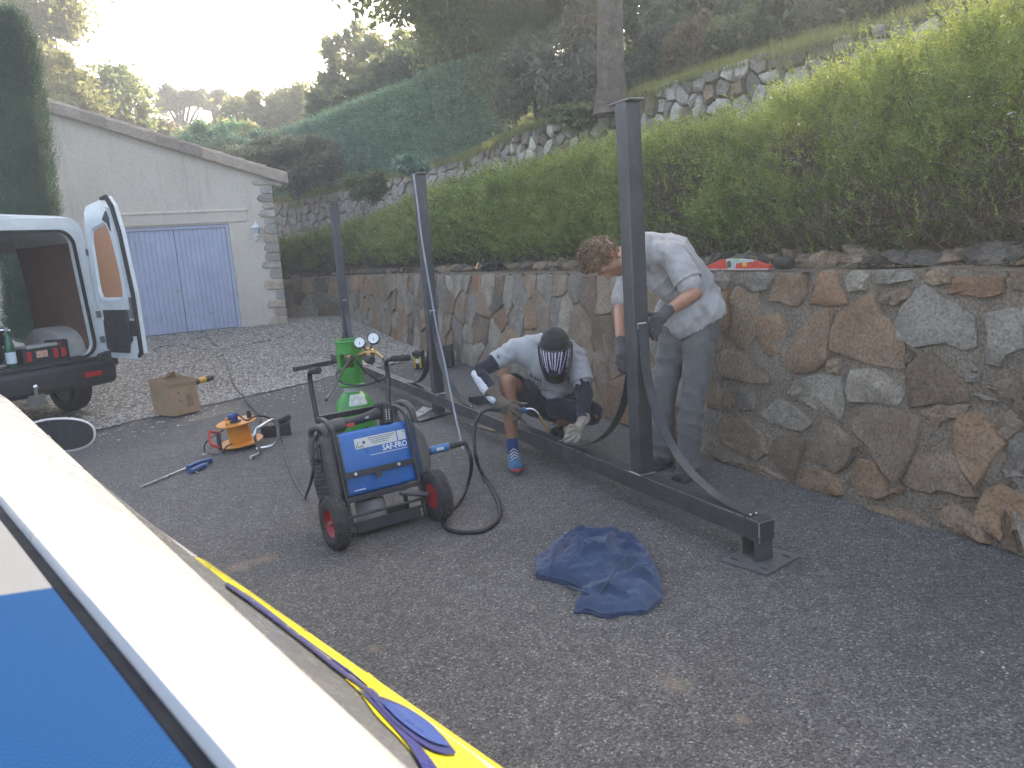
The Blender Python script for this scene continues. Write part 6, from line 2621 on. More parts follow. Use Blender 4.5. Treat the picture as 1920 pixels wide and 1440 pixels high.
# regulator
rg = thing('gas_regulator', 'brass gas regulator with two round white gauges on the green cylinder', 'regulator', tuple(dep(690, 660, 5.5)))
rc = dep(692, 660, 5.52)
g = MB()
g.tube([Vector((GX + .03, GY, .83)), dep(665, 667, 5.56), dep(682, 662, 5.53), rc], [.012, .011, .018, .024], 12)
g.tube([rc, dep(706, 660, 5.5), dep(718, 672, 5.48)], [.022, .014, .008], 10)
g.sphere(rc, .033, 14, 10, (1.3, 1, 1))
g.tube([rc, dep(690, 672, 5.47)], .018, 12)
g.build('regulator_body', M_brass, rg, smooth=True, world=True)
M_dial = simple('gauge_dial', (.74, .75, .74), .4, var=.04)
for (px, py, rr) in ((674, 642, .043), (700, 634, .044)):
    c = dep(px, py, 5.45)
    ax = (EYE - c).normalized() + Vector((-.12, 0, .25))
    Mq = Matrix.Translation(c) @ ax.normalized().to_track_quat('Z', 'Y').to_matrix().to_4x4()
    g = MB()
    g.lathe([(0, -.03), (rr * .8, -.03), (rr, -.02), (rr, .006), (rr * .90, .010), (rr * .86, .004)], 28, Mq, caps=False)
    ga = g.build('gauge', M_blackpl, rg, smooth=True, world=True)
    g = MB()
    g.lathe([(0, .004), (rr * .88, .004)], 24, Mq, caps=False)
    g.build('dial', M_dial, ga, world=True)
    g = MB()
    for k in range(9):
        a = R(-40 + 260 * k / 8)
        g.box(Mq @ Vector((rr * .72 * math.cos(a), rr * .72 * math.sin(a), .0047)), (rr * .16, rr * .04, .0006), Mq.to_3x3() @ Matrix.Rotation(a, 3, 'Z'))
    g.box(Mq @ Vector((0, -rr * .15, .0052)), (rr * .10, rr * .55, .0008), Mq.to_3x3() @ Matrix.Rotation(R(12), 3, 'Z'))
    g.build('dial_marks', M_print, ga, world=True)
    g = MB()
    g.tube([c - ax.normalized() * .03, rc], .008, 8)
    g.build('gauge_stem', M_brass, rg, smooth=True, world=True)
g = MB()
kc = dep(692, 674, 5.42)
kax = (kc - dep(672, 669, 5.5)).normalized()
Mk = Matrix.Translation(kc) @ kax.to_track_quat('Z', 'Y').to_matrix().to_4x4()
g.lathe([(.0, -.075), (.014, -.075), (.016, -.02), (.030, -.018), (.034, .0), (.034, .028), (.028, .036), (0, .036)], 8, Mk)
g.build('adjusting_knob', M_blackpl, rg, world=True, bevel=.003)
hose = thing('gas_hose', 'dark green rubber gas hose draped round the green cylinder towards the welding machine', 'hose', tuple(dep(700, 720, 5.3)))
M_hose = simple('dark_green_hose', (.012, .022, .02), .5, var=.3)
g = MB()
g.tube(bez([dep(718, 672, 5.48), dep(726, 690, 5.4), dep(724, 704, 5.3), dep(708, 714, 5.25), dep(680, 722, 5.3), dep(650, 720, 5.38), dep(634, 712, 5.45), dep(630, 702, 5.52), dep(634, 694, 5.6)], 50), .0085, 8)
g.tube(bez([dep(632, 700, 5.48), dep(645, 690, 5.2), dep(657, 672, 5.0), dep(664, 670, 4.98), dep(680, 690, 5.0), dep(700, 708, 5.05), dep(712, 716, 5.1)], 40), .0085, 8)
g.tube(bez([dep(662, 670, 4.98), dep(645, 690, 4.9), dep(625, 728, 4.7), dep(612, 750, 4.5)], 30), .0085, 8)
g.build('hose_run', M_hose, hose, smooth=True, world=True)

# ------------------------------------------------------------------ cable reel
M_reel = simple('orange_reel_plastic', (.62, .22, .012), .42, var=.1, scale=5, dirt=.3, dirtcol=(.35, .16, .04))
M_alu = simple('aluminium_tube', (.62, .62, .63), .32, 1.0, var=.15)
RC = at(455, 838, 0)
reel = thing('cable_reel', 'orange cable reel lying on its side with red handle and bent aluminium tube stand', 'cable reel', tuple(RC))
TILT = Matrix.Rotation(R(4), 4, 'X') @ Matrix.Rotation(R(-5), 4, 'Y')
Mr = Matrix.Translation(RC) @ TILT
for z0, nm in ((.045, 'lower_flange'), (.225, 'upper_flange')):
    g = MB()
    rr = .185 if z0 < .1 else .165
    g.lathe([(0, z0), (rr, z0), (rr + .004, z0 + .006), (rr, z0 + .012), (0, z0 + .012)], 40, Mr)
    g.build(nm, M_reel, reel, smooth=40, world=True)
g = MB()
g.lathe([(.095, .05), (.092, .225)], 32, Mr)
g.build('drum', M_reel, reel, smooth=True, world=True)
for a in (.6, 2.6, 4.4):
    g = MB()
    g.lathe([(.0, .262), (.014, .262), (.016, .236)], 10, Mr @ Matrix.Translation((.12 * math.cos(a), .12 * math.sin(a), 0)))
    g.build('flange_knob', M_reel, reel, smooth=True, world=True)
g = MB()
g.lathe([(0, .30), (.016, .30), (.02, .27), (.022, .236)], 12, Mr @ Matrix.Translation((.10, .06, 0)))
g.build('thermal_button', M_blackpl, reel, smooth=True, world=True)
st_ = [at(470, 858, .02), at(487, 848, .02), dep(478, 822, 6.02), dep(480, 806, 6.04), dep(488, 800, 6.06), dep(506, 789, 6.18), dep(516, 788, 6.25), dep(520, 796, 6.28), dep(522, 820, 6.3), dep(516, 832, 6.35), at(503, 838, .03), at(480, 842, .03)]
g = MB()
g.tube(bez(st_, 70), .013, 10)
g.build('tube_stand', M_alu, reel, smooth=True, world=True)
g = MB()
h = [dep(412, 812, 6.25), dep(391, 809, 6.2), dep(395, 833, 6.15), dep(414, 840, 6.15)]
for a, b in zip(h, h[1:]):
    g.bar(a, b, .022, .026)
g.build('red_handle', M_red, reel, world=True, bevel=.005)
g = MB()
g.tube([dep(409, 812, 6.2), dep(413, 842, 6.15)], .018, 12)
g.build('black_grip', M_rubber, reel, smooth=True, world=True)
g = MB()
sc = Mr @ Vector((.0, -.02, .237))
g.lathe([(.0, .0), (.05, .0), (.05, .012), (0, .012)], 18, Matrix.Translation(sc))
g.build('socket_plate', M_blackpl, reel, smooth=30, world=True)
plug = thing('plug', 'blue plug pushed into the socket of the orange cable reel', 'plug', tuple(sc))
g = MB()
g.tube([sc + Vector((-.0, 0, .012)), sc + Vector((0, -.01, .06)), sc + Vector((.03, -.01, .075))], [.028, .028, .014], 14)
g.tube([sc + Vector((.0, -.01, .045)), sc + Vector((-.05, -.03, .05))], .026, 14)
g.build('plug_body', simple('blue_plug', (.01, .05, .22), .4, var=.15), plug, smooth=True, world=True)
g = MB()
g.tube(bez([sc + Vector((.03, -.01, .075)), dep(462, 788, 6.3), dep(480, 780, 6.38), dep(500, 782, 6.45), dep(514, 792, 6.5)], 30), .008, 8)
g.build('plug_cable', M_cable, plug, smooth=True, world=True)
cb = thing('reel_cable', 'thin black cable tail looping under the red handle of the reel', 'cable', tuple(at(400, 840, 0)))
g = MB()
g.tube(bez([dep(420, 806, 6.45), dep(404, 815, 6.4), dep(386, 830, 6.2), at(384, 845, .008), at(400, 852, .008), at(418, 850, .008), dep(424, 838, 6.2), dep(436, 832, 6.2)], 44), .006, 8)
g.build('cable_run', M_cable, cb, smooth=True, world=True)
pb = thing('power_box', 'black power supply box lying on the asphalt behind the aluminium reel stand', 'power box', tuple(at(515, 815, 0)))
c0 = at(512, 820, .0)
g = MB()
g.M = Matrix.Translation((c0.x, c0.y + .05, .06)) @ Matrix.Rotation(R(16), 4, 'Z')
g.box((.02, 0, 0), (.26, .13, .11))
g.box((.10, .02, .085), (.12, .09, .05), Matrix.Rotation(R(-20), 3, 'Y'))
g.build('box_body', M_blackpl, pb, world=True, bevel=.012)
g = MB()
g.M = Matrix.Translation((c0.x, c0.y + .05, .06)) @ Matrix.Rotation(R(16), 4, 'Z')
for k in range(4):
    g.box((-.06 + .035 * k, -.066, .0), (.012, .004, .07))
g.build('box_rib', M_rubber, pb, world=True)
wn_ = thing('cable_connector', 'small white connector dropped on the asphalt beside the orange reel', 'connector', tuple(at(383, 852, 0)))
g = MB()
g.tube([at(380, 853, .012), at(387, 852, .014)], [.016, .011], 10)
g.build('connector_body', M_dirtywhite, wn_, smooth=True, world=True)

# bar clamp
M_clamp = simple('blue_clamp_paint', (.02, .07, .22), .4, var=.2, dirt=.4, dirtcol=(.12, .12, .13))
cl = thing('bar_clamp', 'long steel bar clamp with blue jaw lying on the asphalt', 'clamp', tuple(at(330, 890, 0)))
g = MB()
g.bar(at(264, 913, .012), at(372, 868, .02), .022, .009)
g.build('clamp_bar', M_bright, cl, world=True, bevel=.001)
g = MB()
g.bar(at(352, 879, .035), at(376, 868, .035), .035, .05)
g.bar(at(368, 868, .045), at(392, 862, .045), .035, .028)
g.bar(at(390, 864, .03), at(399, 863, .03), .03, .045)
g.build('jaw', M_clamp, cl, world=True, bevel=.006)
g = MB()
g.tube([at(358, 884, .022), at(384, 872, .022)], [.019, .021], 12)
g.build('screw_handle', M_clamp, cl, smooth=True, world=True)
g = MB()
g.tube([at(352, 882, .012), at(371, 886, .012)], .006, 8)
g.build('tommy_bar', M_bright, cl, smooth=True, world=True)

# cardboard box with tools
M_card = simple('cardboard', (.34, .225, .13), .85, var=.12, scale=4, dirt=.35, dirtcol=(.20, .13, .08))
M_tape = simple('brown_tape', (.26, .16, .10), .35, var=.1)
A, B, Cc = at(328, 781, .02), at(377, 769, .02), at(306, 776, .02)
ux = (B - A).normalized()
uy = (Cc - A)
uy = Vector((-ux.y, ux.x, 0))
WX, WY, HZ = (B - A).length, .36, .39
bx = thing('cardboard_box', 'open brown cardboard box standing at the edge of the gravel', 'box', tuple(A))
def bp_(x, y, z):
    return A + ux * x + uy * y + Vector((0, 0, z))
def panel(g, P, t):
    n_ = (P[1] - P[0]).cross(P[3] - P[0]).normalized() * t
    g.add(list(P) + [p - n_ for p in P], [(0, 1, 2, 3), (7, 6, 5, 4), (0, 4, 5, 1), (1, 5, 6, 2), (2, 6, 7, 3), (3, 7, 4, 0)])
lean = .03
for P in ((bp_(0, 0, 0), bp_(WX, 0, 0), bp_(WX - .01, .01, HZ - .02), bp_(-.03, .01, HZ)),
          (bp_(-.0, WY, 0), bp_(0, 0, 0), bp_(-.03, .01, HZ), bp_(-.02, WY, HZ + .0)),
          (bp_(WX, 0, 0), bp_(WX, WY, 0), bp_(WX - .01, WY, HZ + .01), bp_(WX - .01, .01, HZ - .02)),
          (bp_(WX, WY, 0), bp_(0, WY, 0), bp_(-.02, WY, HZ), bp_(WX - .01, WY, HZ + .01))):
    g = MB()
    panel(g, P, .006)
    g.build('side_panel', M_card, bx, world=True)
g = MB()
panel(g, (bp_(0, 0, .01), bp_(WX, 0, .01), bp_(WX, WY, .01), bp_(0, WY, .01)), .005)
g.build('bottom_panel', M_card, bx, world=True)
g = MB()
panel(g, (bp_(.16, WY - .01, HZ - .02), bp_(WX - .04, WY - .02, HZ - .02), bp_(WX - .06, WY - .08, HZ + .05), bp_(.2, WY - .05, HZ + .05)), .004)
g.build('flap', M_card, bx, world=True)
g = MB()
panel(g, (bp_(-.02, .02, HZ - .01), bp_(.20, .015, HZ - .015), bp_(.17, .12, HZ - .06), bp_(.03, .14, HZ - .05)), .004)
g.build('flap', M_card, bx, world=True)
g = MB()
panel(g, (bp_(.17, -.001, .07), bp_(.25, -.001, .07), bp_(.25, .002, .22), bp_(.17, .002, .22)), .001)
panel(g, (bp_(-.018, .0045, HZ - .075), bp_(WX - .012, .0045, HZ - .085), bp_(WX - .011, .008, HZ - .055), bp_(-.022, .008, HZ - .045)), .001)
g.build('tape', M_tape, bx, world=True)
for (x, z) in ((.09, .15), (.085, .24)):
    g = MB()
    g.lathe([(0, 0), (.009, 0)], 10, frame_m(bp_(x, -.0005 + .01 * z / HZ - .002, z), ux, Vector((0, 0, 1))), caps=False)
    g.build('hole', M_gap, bx, world=True)
gd = thing('angle_grinder', 'yellow and black corded angle grinder resting against the cardboard box', 'angle grinder', tuple(at(385, 720, .03)))
g0, g1 = dep(366, 716, 8.5), dep(394, 709, 8.75)
dv = (g1 - g0)
g = MB()
g.tube([g0.lerp(g1, .12), g0.lerp(g1, .45), g0.lerp(g1, .6)], [.035, .038, .036], 14)
g.build('motor_housing', simple('yellow_plastic', (.55, .33, .03), .45, var=.15), gd, smooth=True, world=True)
g = MB()
g.tube([g0.lerp(g1, .6), g0.lerp(g1, .85), g0.lerp(g1, 1.1)], [.033, .036, .03], 14)
g.build('rear_grip', M_blackpl, gd, smooth=True, world=True)
g = MB()
g.tube([g0.lerp(g1, -.12), g0.lerp(g1, .12)], [.03, .04], 14)
g.build('gear_head', M_darkgrey, gd, smooth=True, world=True)
g = MB()
g.tube(bez([g0.lerp(g1, 1.1), at(402, 704, .05), at(412, 705, .03), at(424, 712, .03), at(414, 722, .03), at(392, 722, .03)], 30), .006, 6)
g.build('flex', M_cable, gd, smooth=True, world=True)

# long black cable over the gravel
def gpt(px, py, h=.022):
    p = at(px, py, .12)
    for _ in range(4):
        p = at(px, py, ground_z(p.x, p.y) + h)
    return p
cg = thing('power_cable', 'long thin black cable snaking over the gravel from the garage corner to the reel', 'cable', tuple(gpt(430, 690)))
g = MB()
g.tube(bez([gpt(540, 607), gpt(552, 618), gpt(545, 626), gpt(510, 637), gpt(470, 645), gpt(430, 652), gpt(402, 656), gpt(375, 655), gpt(352, 650), gpt(350, 646), gpt(330, 648), gpt(300, 650), gpt(288, 656), gpt(300, 664), gpt(296, 668), gpt(325, 668), gpt(352, 660), gpt(372, 662), gpt(390, 664), gpt(376, 671), gpt(400, 670), gpt(424, 663), gpt(415, 655), gpt(400, 645), gpt(385, 632), gpt(370, 634), gpt(372, 625), gpt(384, 623), gpt(398, 640), gpt(412, 655), gpt(424, 680), gpt(432, 706), gpt(440, 725), gpt(455, 742), gpt(470, 762), gpt(482, 774), dep(489, 782, 6.9), dep(488, 792, 6.6)], 170), .008, 6)
g.build('cable_run', M_cable, cg, smooth=True, world=True)

# toolbox by the stone wall
tb = thing('toolbox', 'black and yellow tool case on the asphalt against the stone wall', 'toolbox', tuple(at(805, 690, 0)))
t0, t1 = at(775, 694, 0), at(848, 690, 0)
tx = (t1 - t0).normalized()
LT = (t1 - t0).length
Mtb = frame_m(t0, tx, Vector((-tx.y, tx.x, 0)))
g = MB()
g.M = Mtb
g.box((LT * .74, .15, .155), (LT * .5, .26, .30))
g.build('case_body', M_blackpl, tb, world=True, bevel=.02)
g = MB()
g.M = Mtb
g.box((LT * .12, .12, .13), (LT * .24, .2, .24))
g.box((LT * .10, .02, .23), (LT * .22, .03, .05))
g.build('case_front', M_blackpl, tb, world=True, bevel=.02)
for x in (.05, .20):
    g = MB()
    g.M = Mtb
    g.box((LT * x, .0, .10), (.022, .03, .15))
    g.build('yellow_latch', simple('yellow_latch', (.60, .38, .03), .45, var=.1), tb, world=True, bevel=.005)
g = MB()
g.M = Mtb
g.box((LT * .12, .01, .12), (.05, .012, .06))
g.build('case_label', M_stick, tb, world=True)

# ------------------------------------------------------------------ spirit level and rubber block on the wall
def ledge(px, off):
    u, _ = line_hit(w1, off, px, 500)
    p = w1.pt(u) + w1.nrm(u) * off
    return Vector((p.x, p.y, w1.val(u, W1TOP) + .012)), u
la, ua = ledge(1322, .24)
lb, ub = ledge(1449, .20)
lv = thing('spirit_level', 'red tapered spirit level with round vials lying on top of the stone wall', 'spirit level', tuple(la))
LX = (lb - la).normalized()
LL = (lb - la).length
Mlv = frame_m(la, LX, Vector((0, 0, 1)))
M_lvred = simple('red_level_paint', (.55, .05, .03), .35, var=.1)
g = MB()
g.M = Mlv
g.prism([(0, .004), (LL, .004), (LL, .028), (LL * .78, .062), (LL * .55, .072), (LL * .32, .072), (LL * .1, .032), (0, .02)], .03)
lb_ = g.build('level_body', M_lvred, lv, world=True, bevel=.003)
g = MB()
g.M = Mlv
g.box((LL * .5, .003, .015), (LL, .008, .05))
g.prism([(LL * .43, .004), (LL * .53, .004), (LL * .55, .04), (LL * .62, .045), (LL * .80, .050), (LL * .79, .062), (LL * .56, .074), (LL * .40, .074), (LL * .40, .03)], .034, Matrix.Translation((0, 0, -.002)))
g.build('cast_rim', simple('cast_grey', (.5, .5, .5), .5, .3, var=.15), lv, world=True, bevel=.002)
g = MB()
g.lathe([(.0, .036), (.022, .036), (.024, .0335), (.024, -.004), (.022, -.006), (0, -.006)], 20, Mlv @ Matrix.Translation((LL * .445, .038, 0)))
g.build('round_vial', M_bottle, lv, smooth=True, world=True)
g = MB()
g.M = Mlv
g.box((LL * .555, .067, .015), (.055, .014, .037))
g.build('top_vial', simple('green_vial', (.15, .65, .2), .2, var=.1), lv, world=True, bevel=.004)
g = MB()
g.M = Mlv
g.box((LL * .67, .036, .015), (.05, .03, .0345))
g.build('yellow_vial', simple('yellow_vial', (.65, .45, .05), .3, var=.15), lv, world=True, bevel=.004)
rbk = thing('rubber_block', 'black rubber block lying on the wall against the end of the red level', 'rubber block', tuple(lb))
c1, _ = ledge(1470, .17)
g = MB()
g.tube([c1 - LX * .055 + Vector((0, 0, .036)), c1 - LX * .04 + Vector((0, 0, .038)), c1 + LX * .05 + Vector((0, 0, .038)), c1 + LX * .068 + Vector((0, 0, .034))], [.033, .038, .038, .03], 16)
g.build('block_body', M_rubber, rbk, smooth=True, world=True)
# dark bundle with a brass nozzle on the far ledge
nb = ledge(925, .25)[0]
nz = thing('hose_bundle', 'dark bundle with a brass tipped pipe on the ledge under the hedge', 'hose bundle', tuple(nb))
g = MB()
for k in range(5):
    g.tube(bez([nb + Vector((random.uniform(-.16, .16), random.uniform(-.08, .08), random.uniform(.02, .12))) for _ in range(6)], 24), .022, 7)
g.build('bundle', M_rubber, nz, smooth=True, world=True)
n0, n1 = dep(893, 505, nb.y + .1), dep(903, 480, nb.y + .2)
g = MB()
g.tube([n0, n0.lerp(n1, .55)], [.018, .016], 10)
g.build('brass_tip', M_brass, nz, smooth=True, world=True)
g = MB()
g.tube([n0.lerp(n1, .5), n1], [.024, .012], 10)
g.build('pipe', M_blackpl, nz, smooth=True, world=True)
# ------------------------------------------------------------------ people
def capsule(mb, p0, p1, r0, r1, seg=14, sq=None):
    """rounded tapering limb from p0 to p1; sq = (direction, factor) flattens it"""
    p0, p1 = Vector(p0), Vector(p1)
    d = p1 - p0
    L = d.length
    if L < 1e-5:
        d, L = Vector((0, 0, 1)), 1e-5
    d = d / L if L > 1e-4 else Vector((0, 0, 1))
    prof = []
    for k in range(5):
        a = math.pi / 2 * (1 - k / 5)
        prof.append((r0 * math.cos(a), -r0 * math.sin(a)))
    for k in range(5):
        prof.append((r0 + (r1 - r0) * k / 4, L * k / 4))
    for k in range(1, 6):
        a = math.pi / 2 * k / 5
        prof.append((r1 * math.cos(a), L + r1 * math.sin(a)))
    x = d.orthogonal().normalized()
    y = d.cross(x)
    V = []
    for r_, z in prof:
        r_ = max(r_, 1e-4)
        for k in range(seg):
            a = 2 * math.pi * k / seg
            o = x * (math.cos(a) * r_) + y * (math.sin(a) * r_)
            if sq:
                n_ = sq[0]
                o = o - n_ * (o.dot(n_) * (1 - sq[1]))
            V.append(p0 + d * z + o)
    n = len(prof)
    fs = [(i * seg + k, i * seg + (k + 1) % seg, (i + 1) * seg + (k + 1) % seg, (i + 1) * seg + k) for i in range(n - 1) for k in range(seg)]
    fs += [tuple(reversed(range(seg))), tuple((n - 1) * seg + k for k in range(seg))]
    mb.add(V, fs)


def blob(name, shapes, voxel, mat, parent, smooth=4, disp=None, cut=None, kind=None):
    """limbs and masses fused into one continuous skin; cut = list of (point, normal) planes that trim it"""
    mb = MB()
    for s in shapes:
        if s[0] == 'e':                                    # ellipsoid: centre, radius, scale, rotation
            mb.sphere(s[1], s[2], 18, 12, s[3] if len(s) > 3 else (1, 1, 1), s[4] if len(s) > 4 else None)
        else:
            capsule(mb, *s)
    me = bpy.data.meshes.new(name)
    me.from_pydata(mb.v, [], mb.f)
    o = bpy.data.objects.new(name, me)
    COL.objects.link(o)
    md = o.modifiers.new('fuse', 'REMESH')
    md.mode = 'VOXEL'
    md.voxel_size = voxel
    if smooth:
        sm = o.modifiers.new('soften', 'SMOOTH')
        sm.factor = .5
        sm.iterations = smooth
    dg = bpy.context.evaluated_depsgraph_get()
    me2 = bpy.data.meshes.new_from_object(o.evaluated_get(dg))
    bpy.data.objects.remove(o)
    bm = bmesh.new()
    bm.from_mesh(me2)
    for pt, nn in (cut or []):
        bmesh.ops.bisect_plane(bm, geom=bm.verts[:] + bm.edges[:] + bm.faces[:], plane_co=Vector(pt), plane_no=Vector(nn), clear_outer=True)
    if disp:
        bm.normal_update()
        mv = [(v, v.co + v.normal * disp(v.co, v.normal)) for v in bm.verts]
        for v, c in mv:
            v.co = c
        bmesh.ops.smooth_vert(bm, verts=bm.verts, factor=.5, use_axis_x=True, use_axis_y=True, use_axis_z=True)
    bm.to_mesh(me2)
    bm.free()
    if parent is not None:
        me2.transform(wmat(parent).inverted())
    me2.materials.clear()
    me2.materials.append(mat)
    me2.polygons.foreach_set('use_smooth', [True] * len(me2.polygons))
    me2.name = name
    o = bpy.data.objects.new(name, me2)
    link(o, parent)
    MW[o.name] = wmat(parent)
    if cut:
        sd = o.modifiers.new('cloth', 'SOLIDIFY')
        sd.thickness = .004
        sd.offset = -1
    return o


def folds(amp, sx, sy, sz, sharp=1.0):
    def f(p, n):
        w = fbm(p.x * sx + 3.1, p.y * sy, p.z * sz, 3)
        w2 = 1 - abs(fbm(p.x * sx * 2.1, p.y * sy * 2.1 + 7, p.z * sz * 2.1, 2)) * 2.2
        return amp * (w * 1.1 + .55 * w2 * sharp)
    return f


def drapes(amp, d1, f1, d2, f2):
    """long soft creases across two directions"""
    d1, d2 = Vector(d1).normalized(), Vector(d2).normalized()
    def f(p, n):
        w = Vector((mnoise.noise(p * 3.1), mnoise.noise(p * 3.1 + Vector((9, 2, 4))), 0))
        a = 1 - abs(math.sin(p.dot(d1) * f1 + 2.6 * w.x))
        b = 1 - abs(math.sin(p.dot(d2) * f2 + 2.6 * w.y))
        ma = .5 + .9 * mnoise.noise(p * 4.3 + Vector((1, 7, 3)))
        mb_ = .5 + .9 * mnoise.noise(p * 4.7 + Vector((6, 1, 8)))
        return amp * (max(0, ma) * (a ** 2 - .35) + max(0, mb_) * (b ** 2 - .35) + .35 * fbm(p.x * 9, p.y * 9, p.z * 9, 2))
    return f


def skin_mat(name, col):
    m, nt, b = new_mat(name)
    co = coords(nt)
    c = ramp(nt, tex(nt, co, 14, 5), [(.3, tuple(k * .82 for k in col)), (.7, tuple(k * 1.15 for k in col))])
    nt.links.new(c, b.inputs['Base Color'])
    b.inputs['Roughness'].default_value = .5
    b.inputs['Subsurface Weight'].default_value = .12
    b.inputs['Subsurface Radius'].default_value = (.02, .008, .004)
    bump(nt, b, tex(nt, co, 180, 3), .12, .001)
    return m


def cloth_mat(name, col, dirt=(.2, .18, .16), amount=.4, scale=5, weave=500, fine=.25):
    m, nt, b = new_mat(name)
    co = coords(nt)
    c = ramp(nt, tex(nt, co, scale, 6, .6), [(.3, tuple(k * .85 for k in col)), (.7, tuple(min(1, k * 1.08) for k in col))])
    f = ramp(nt, tex(nt, co, scale * 1.3, 8, .68), [(.47, (0, 0, 0)), (.72, (amount,) * 3)])
    c = mix(nt, c, dirt, f)
    nt.links.new(c, b.inputs['Base Color'])
    b.inputs['Roughness'].default_value = .9
    b.inputs['Specular IOR Level'].default_value = .2
    b.inputs['Sheen Weight'].default_value = .15
    n = bump(nt, b, tex(nt, co, 9, 6, .6), .35, .02)
    bump(nt, b, tex(nt, co, weave, 2), fine, .001, n)
    return m


SK_TAN = skin_mat('tanned_skin', (.25, .115, .065))
SK_FAIR = skin_mat('fair_skin', (.36, .18, .115))
SK_ARM = skin_mat('sunburnt_skin', (.36, .175, .105))
C_SHIRT_A = cloth_mat('light_grey_shirt_cloth', (.36, .36, .37), (.22, .21, .21), .5)
C_SHIRT_B = cloth_mat('dirty_white_shirt_cloth', (.40, .39, .39), (.20, .17, .145), .9, 5.5)
C_NAVY = cloth_mat('navy_cloth', (.016, .018, .033), (.05, .05, .06), .3)
C_WHITE = cloth_mat('white_stripe_cloth', (.55, .56, .60), (.4, .4, .4), .2)
C_TROUSER = cloth_mat('grey_trouser_cloth', (.125, .122, .124), (.20, .185, .165), .6, 5)
C_CAP = cloth_mat('black_knit', (.022, .023, .026), (.05, .05, .05), .3, 8, 260, .6)
C_GLOVE = cloth_mat('leather_glove', (.12, .095, .07), (.06, .05, .04), .6, 14, 300)
C_GLOVE_P = cloth_mat('pale_leather_glove', (.30, .26, .21), (.10, .08, .06), .7, 14, 300)
C_GLOVE_D = cloth_mat('dark_knit_glove', (.055, .053, .06), (.10, .09, .085), .5, 14, 300)
C_SHOE_B = cloth_mat('blue_shoe_mesh', (.03, .12, .24), (.05, .09, .14), .4, 12, 350)
C_SHOE_D = cloth_mat('dark_work_shoe', (.028, .027, .027), (.11, .10, .09), .6, 9, 200)
M_sole = simple('shoe_sole', (.05, .055, .06), .8, var=.2)
M_solered = simple('red_toe_cap', (.35, .035, .02), .6, var=.2)

V_ = Vector

# ---- the crouching welder
A = thing('person', 'person crouching at the beam in light grey T-shirt, navy shorts and patterned welding mask', 'person', tuple(at(1040, 850, 0)))
a_pel = dep(1038, 752, 5.86)
a_hR, a_hL = dep(1008, 752, 5.84), dep(1066, 756, 5.84)
a_waist = dep(1036, 720, 5.76)
a_chest = dep(1030, 680, 5.66)
a_neck = dep(1040, 642, 5.58)
a_head = dep(1041, 655, 5.42)
a_sR, a_sL = dep(966, 655, 5.62), dep(1080, 668, 5.60)
a_eR, a_wR = dep(898, 697, 5.48), dep(931, 746, 5.28)
a_eL, a_wL = dep(1096, 738, 5.42), dep(1093, 788, 5.22)
a_kR, a_aR = dep(951, 716, 5.43), dep(961, 832, 5.36)
a_kL, a_aL = dep(1110, 776, 5.48), dep(1046, 792, 5.86)
TOE_R = at(970, 884, .03)
TOE_L = dep(1030, 836, 5.62)
sh = [(a_hR, a_kR, .085, .062), (a_kR, a_kR.lerp(a_aR, .35), .060, .060), (a_kR.lerp(a_aR, .30), a_aR, .062, .040),
      (a_aR, a_aR + V_((0, -.03, -.10)), .040, .038),
      (a_hL, a_kL, .085, .064), (a_kL, a_kL.lerp(a_aL, .35), .060, .060), (a_kL.lerp(a_aL, .3), a_aL, .060, .042),
      (a_pel, a_waist, .14, .13), (a_hR, a_hL, .10, .10), (a_waist, a_chest, .13, .145), (a_chest, a_neck, .13, .075),
      (a_chest.lerp(a_sR, .3) + V_((0, 0, .03)), a_sR, .08, .062), (a_chest.lerp(a_sL, .3) + V_((0, 0, .03)), a_sL, .08, .062),
      (a_sR, a_eR, .055, .042), (a_eR, a_wR, .042, .030), (a_sL, a_eL, .055, .042), (a_eL, a_wL, .042, .030),
      (a_neck, a_head, .055, .06), ('e', a_head, .10, (.78, .95, 1.12))]
blob('body', sh, .011, SK_TAN, A, 4)
# T-shirt
sh = [(a_pel + V_((0, .02, .02)), a_waist, .165, .168), (a_waist, a_chest, .165, .175), (a_chest, a_neck.lerp(a_chest, .25), .17, .115),
      (a_chest.lerp(a_sR, .25), a_sR, .115, .082), (a_chest.lerp(a_sL, .25), a_sL, .115, .082),
      (a_neck.lerp(a_chest, .2) + V_((0, .05, .02)), a_sR + V_((0, .02, .015)), .09, .07), (a_neck.lerp(a_chest, .2) + V_((0, .05, .02)), a_sL + V_((0, .02, .015)), .09, .07),
      (a_waist + V_((0, -.07, -.02)), a_chest + V_((0, -.05, -.04)), .11, .10)]
blob('tshirt', sh + [(a_sR, a_sR.lerp(a_eR, .62), .080, .072), (a_sL, a_sL.lerp(a_eL, .70), .080, .074)], .011, C_SHIRT_A, A, 5, drapes(.014, (1, .2, .35), 62, (.5, 0, 1), 48),
     cut=[(a_sR.lerp(a_eR, .60), (a_eR - a_sR).normalized()), (dep(1040, 757, 5.6), (0, -.25, -1))])
sl = [(a_sL.lerp(a_eL, .2), a_sL.lerp(a_eL, .85), .080, .086)]
blob('sleeve', sl, .010, C_SHIRT_A, A, 3, folds(.007, 12, 8, 12), cut=[(a_sL.lerp(a_eL, .72), (a_eL - a_sL).normalized())])
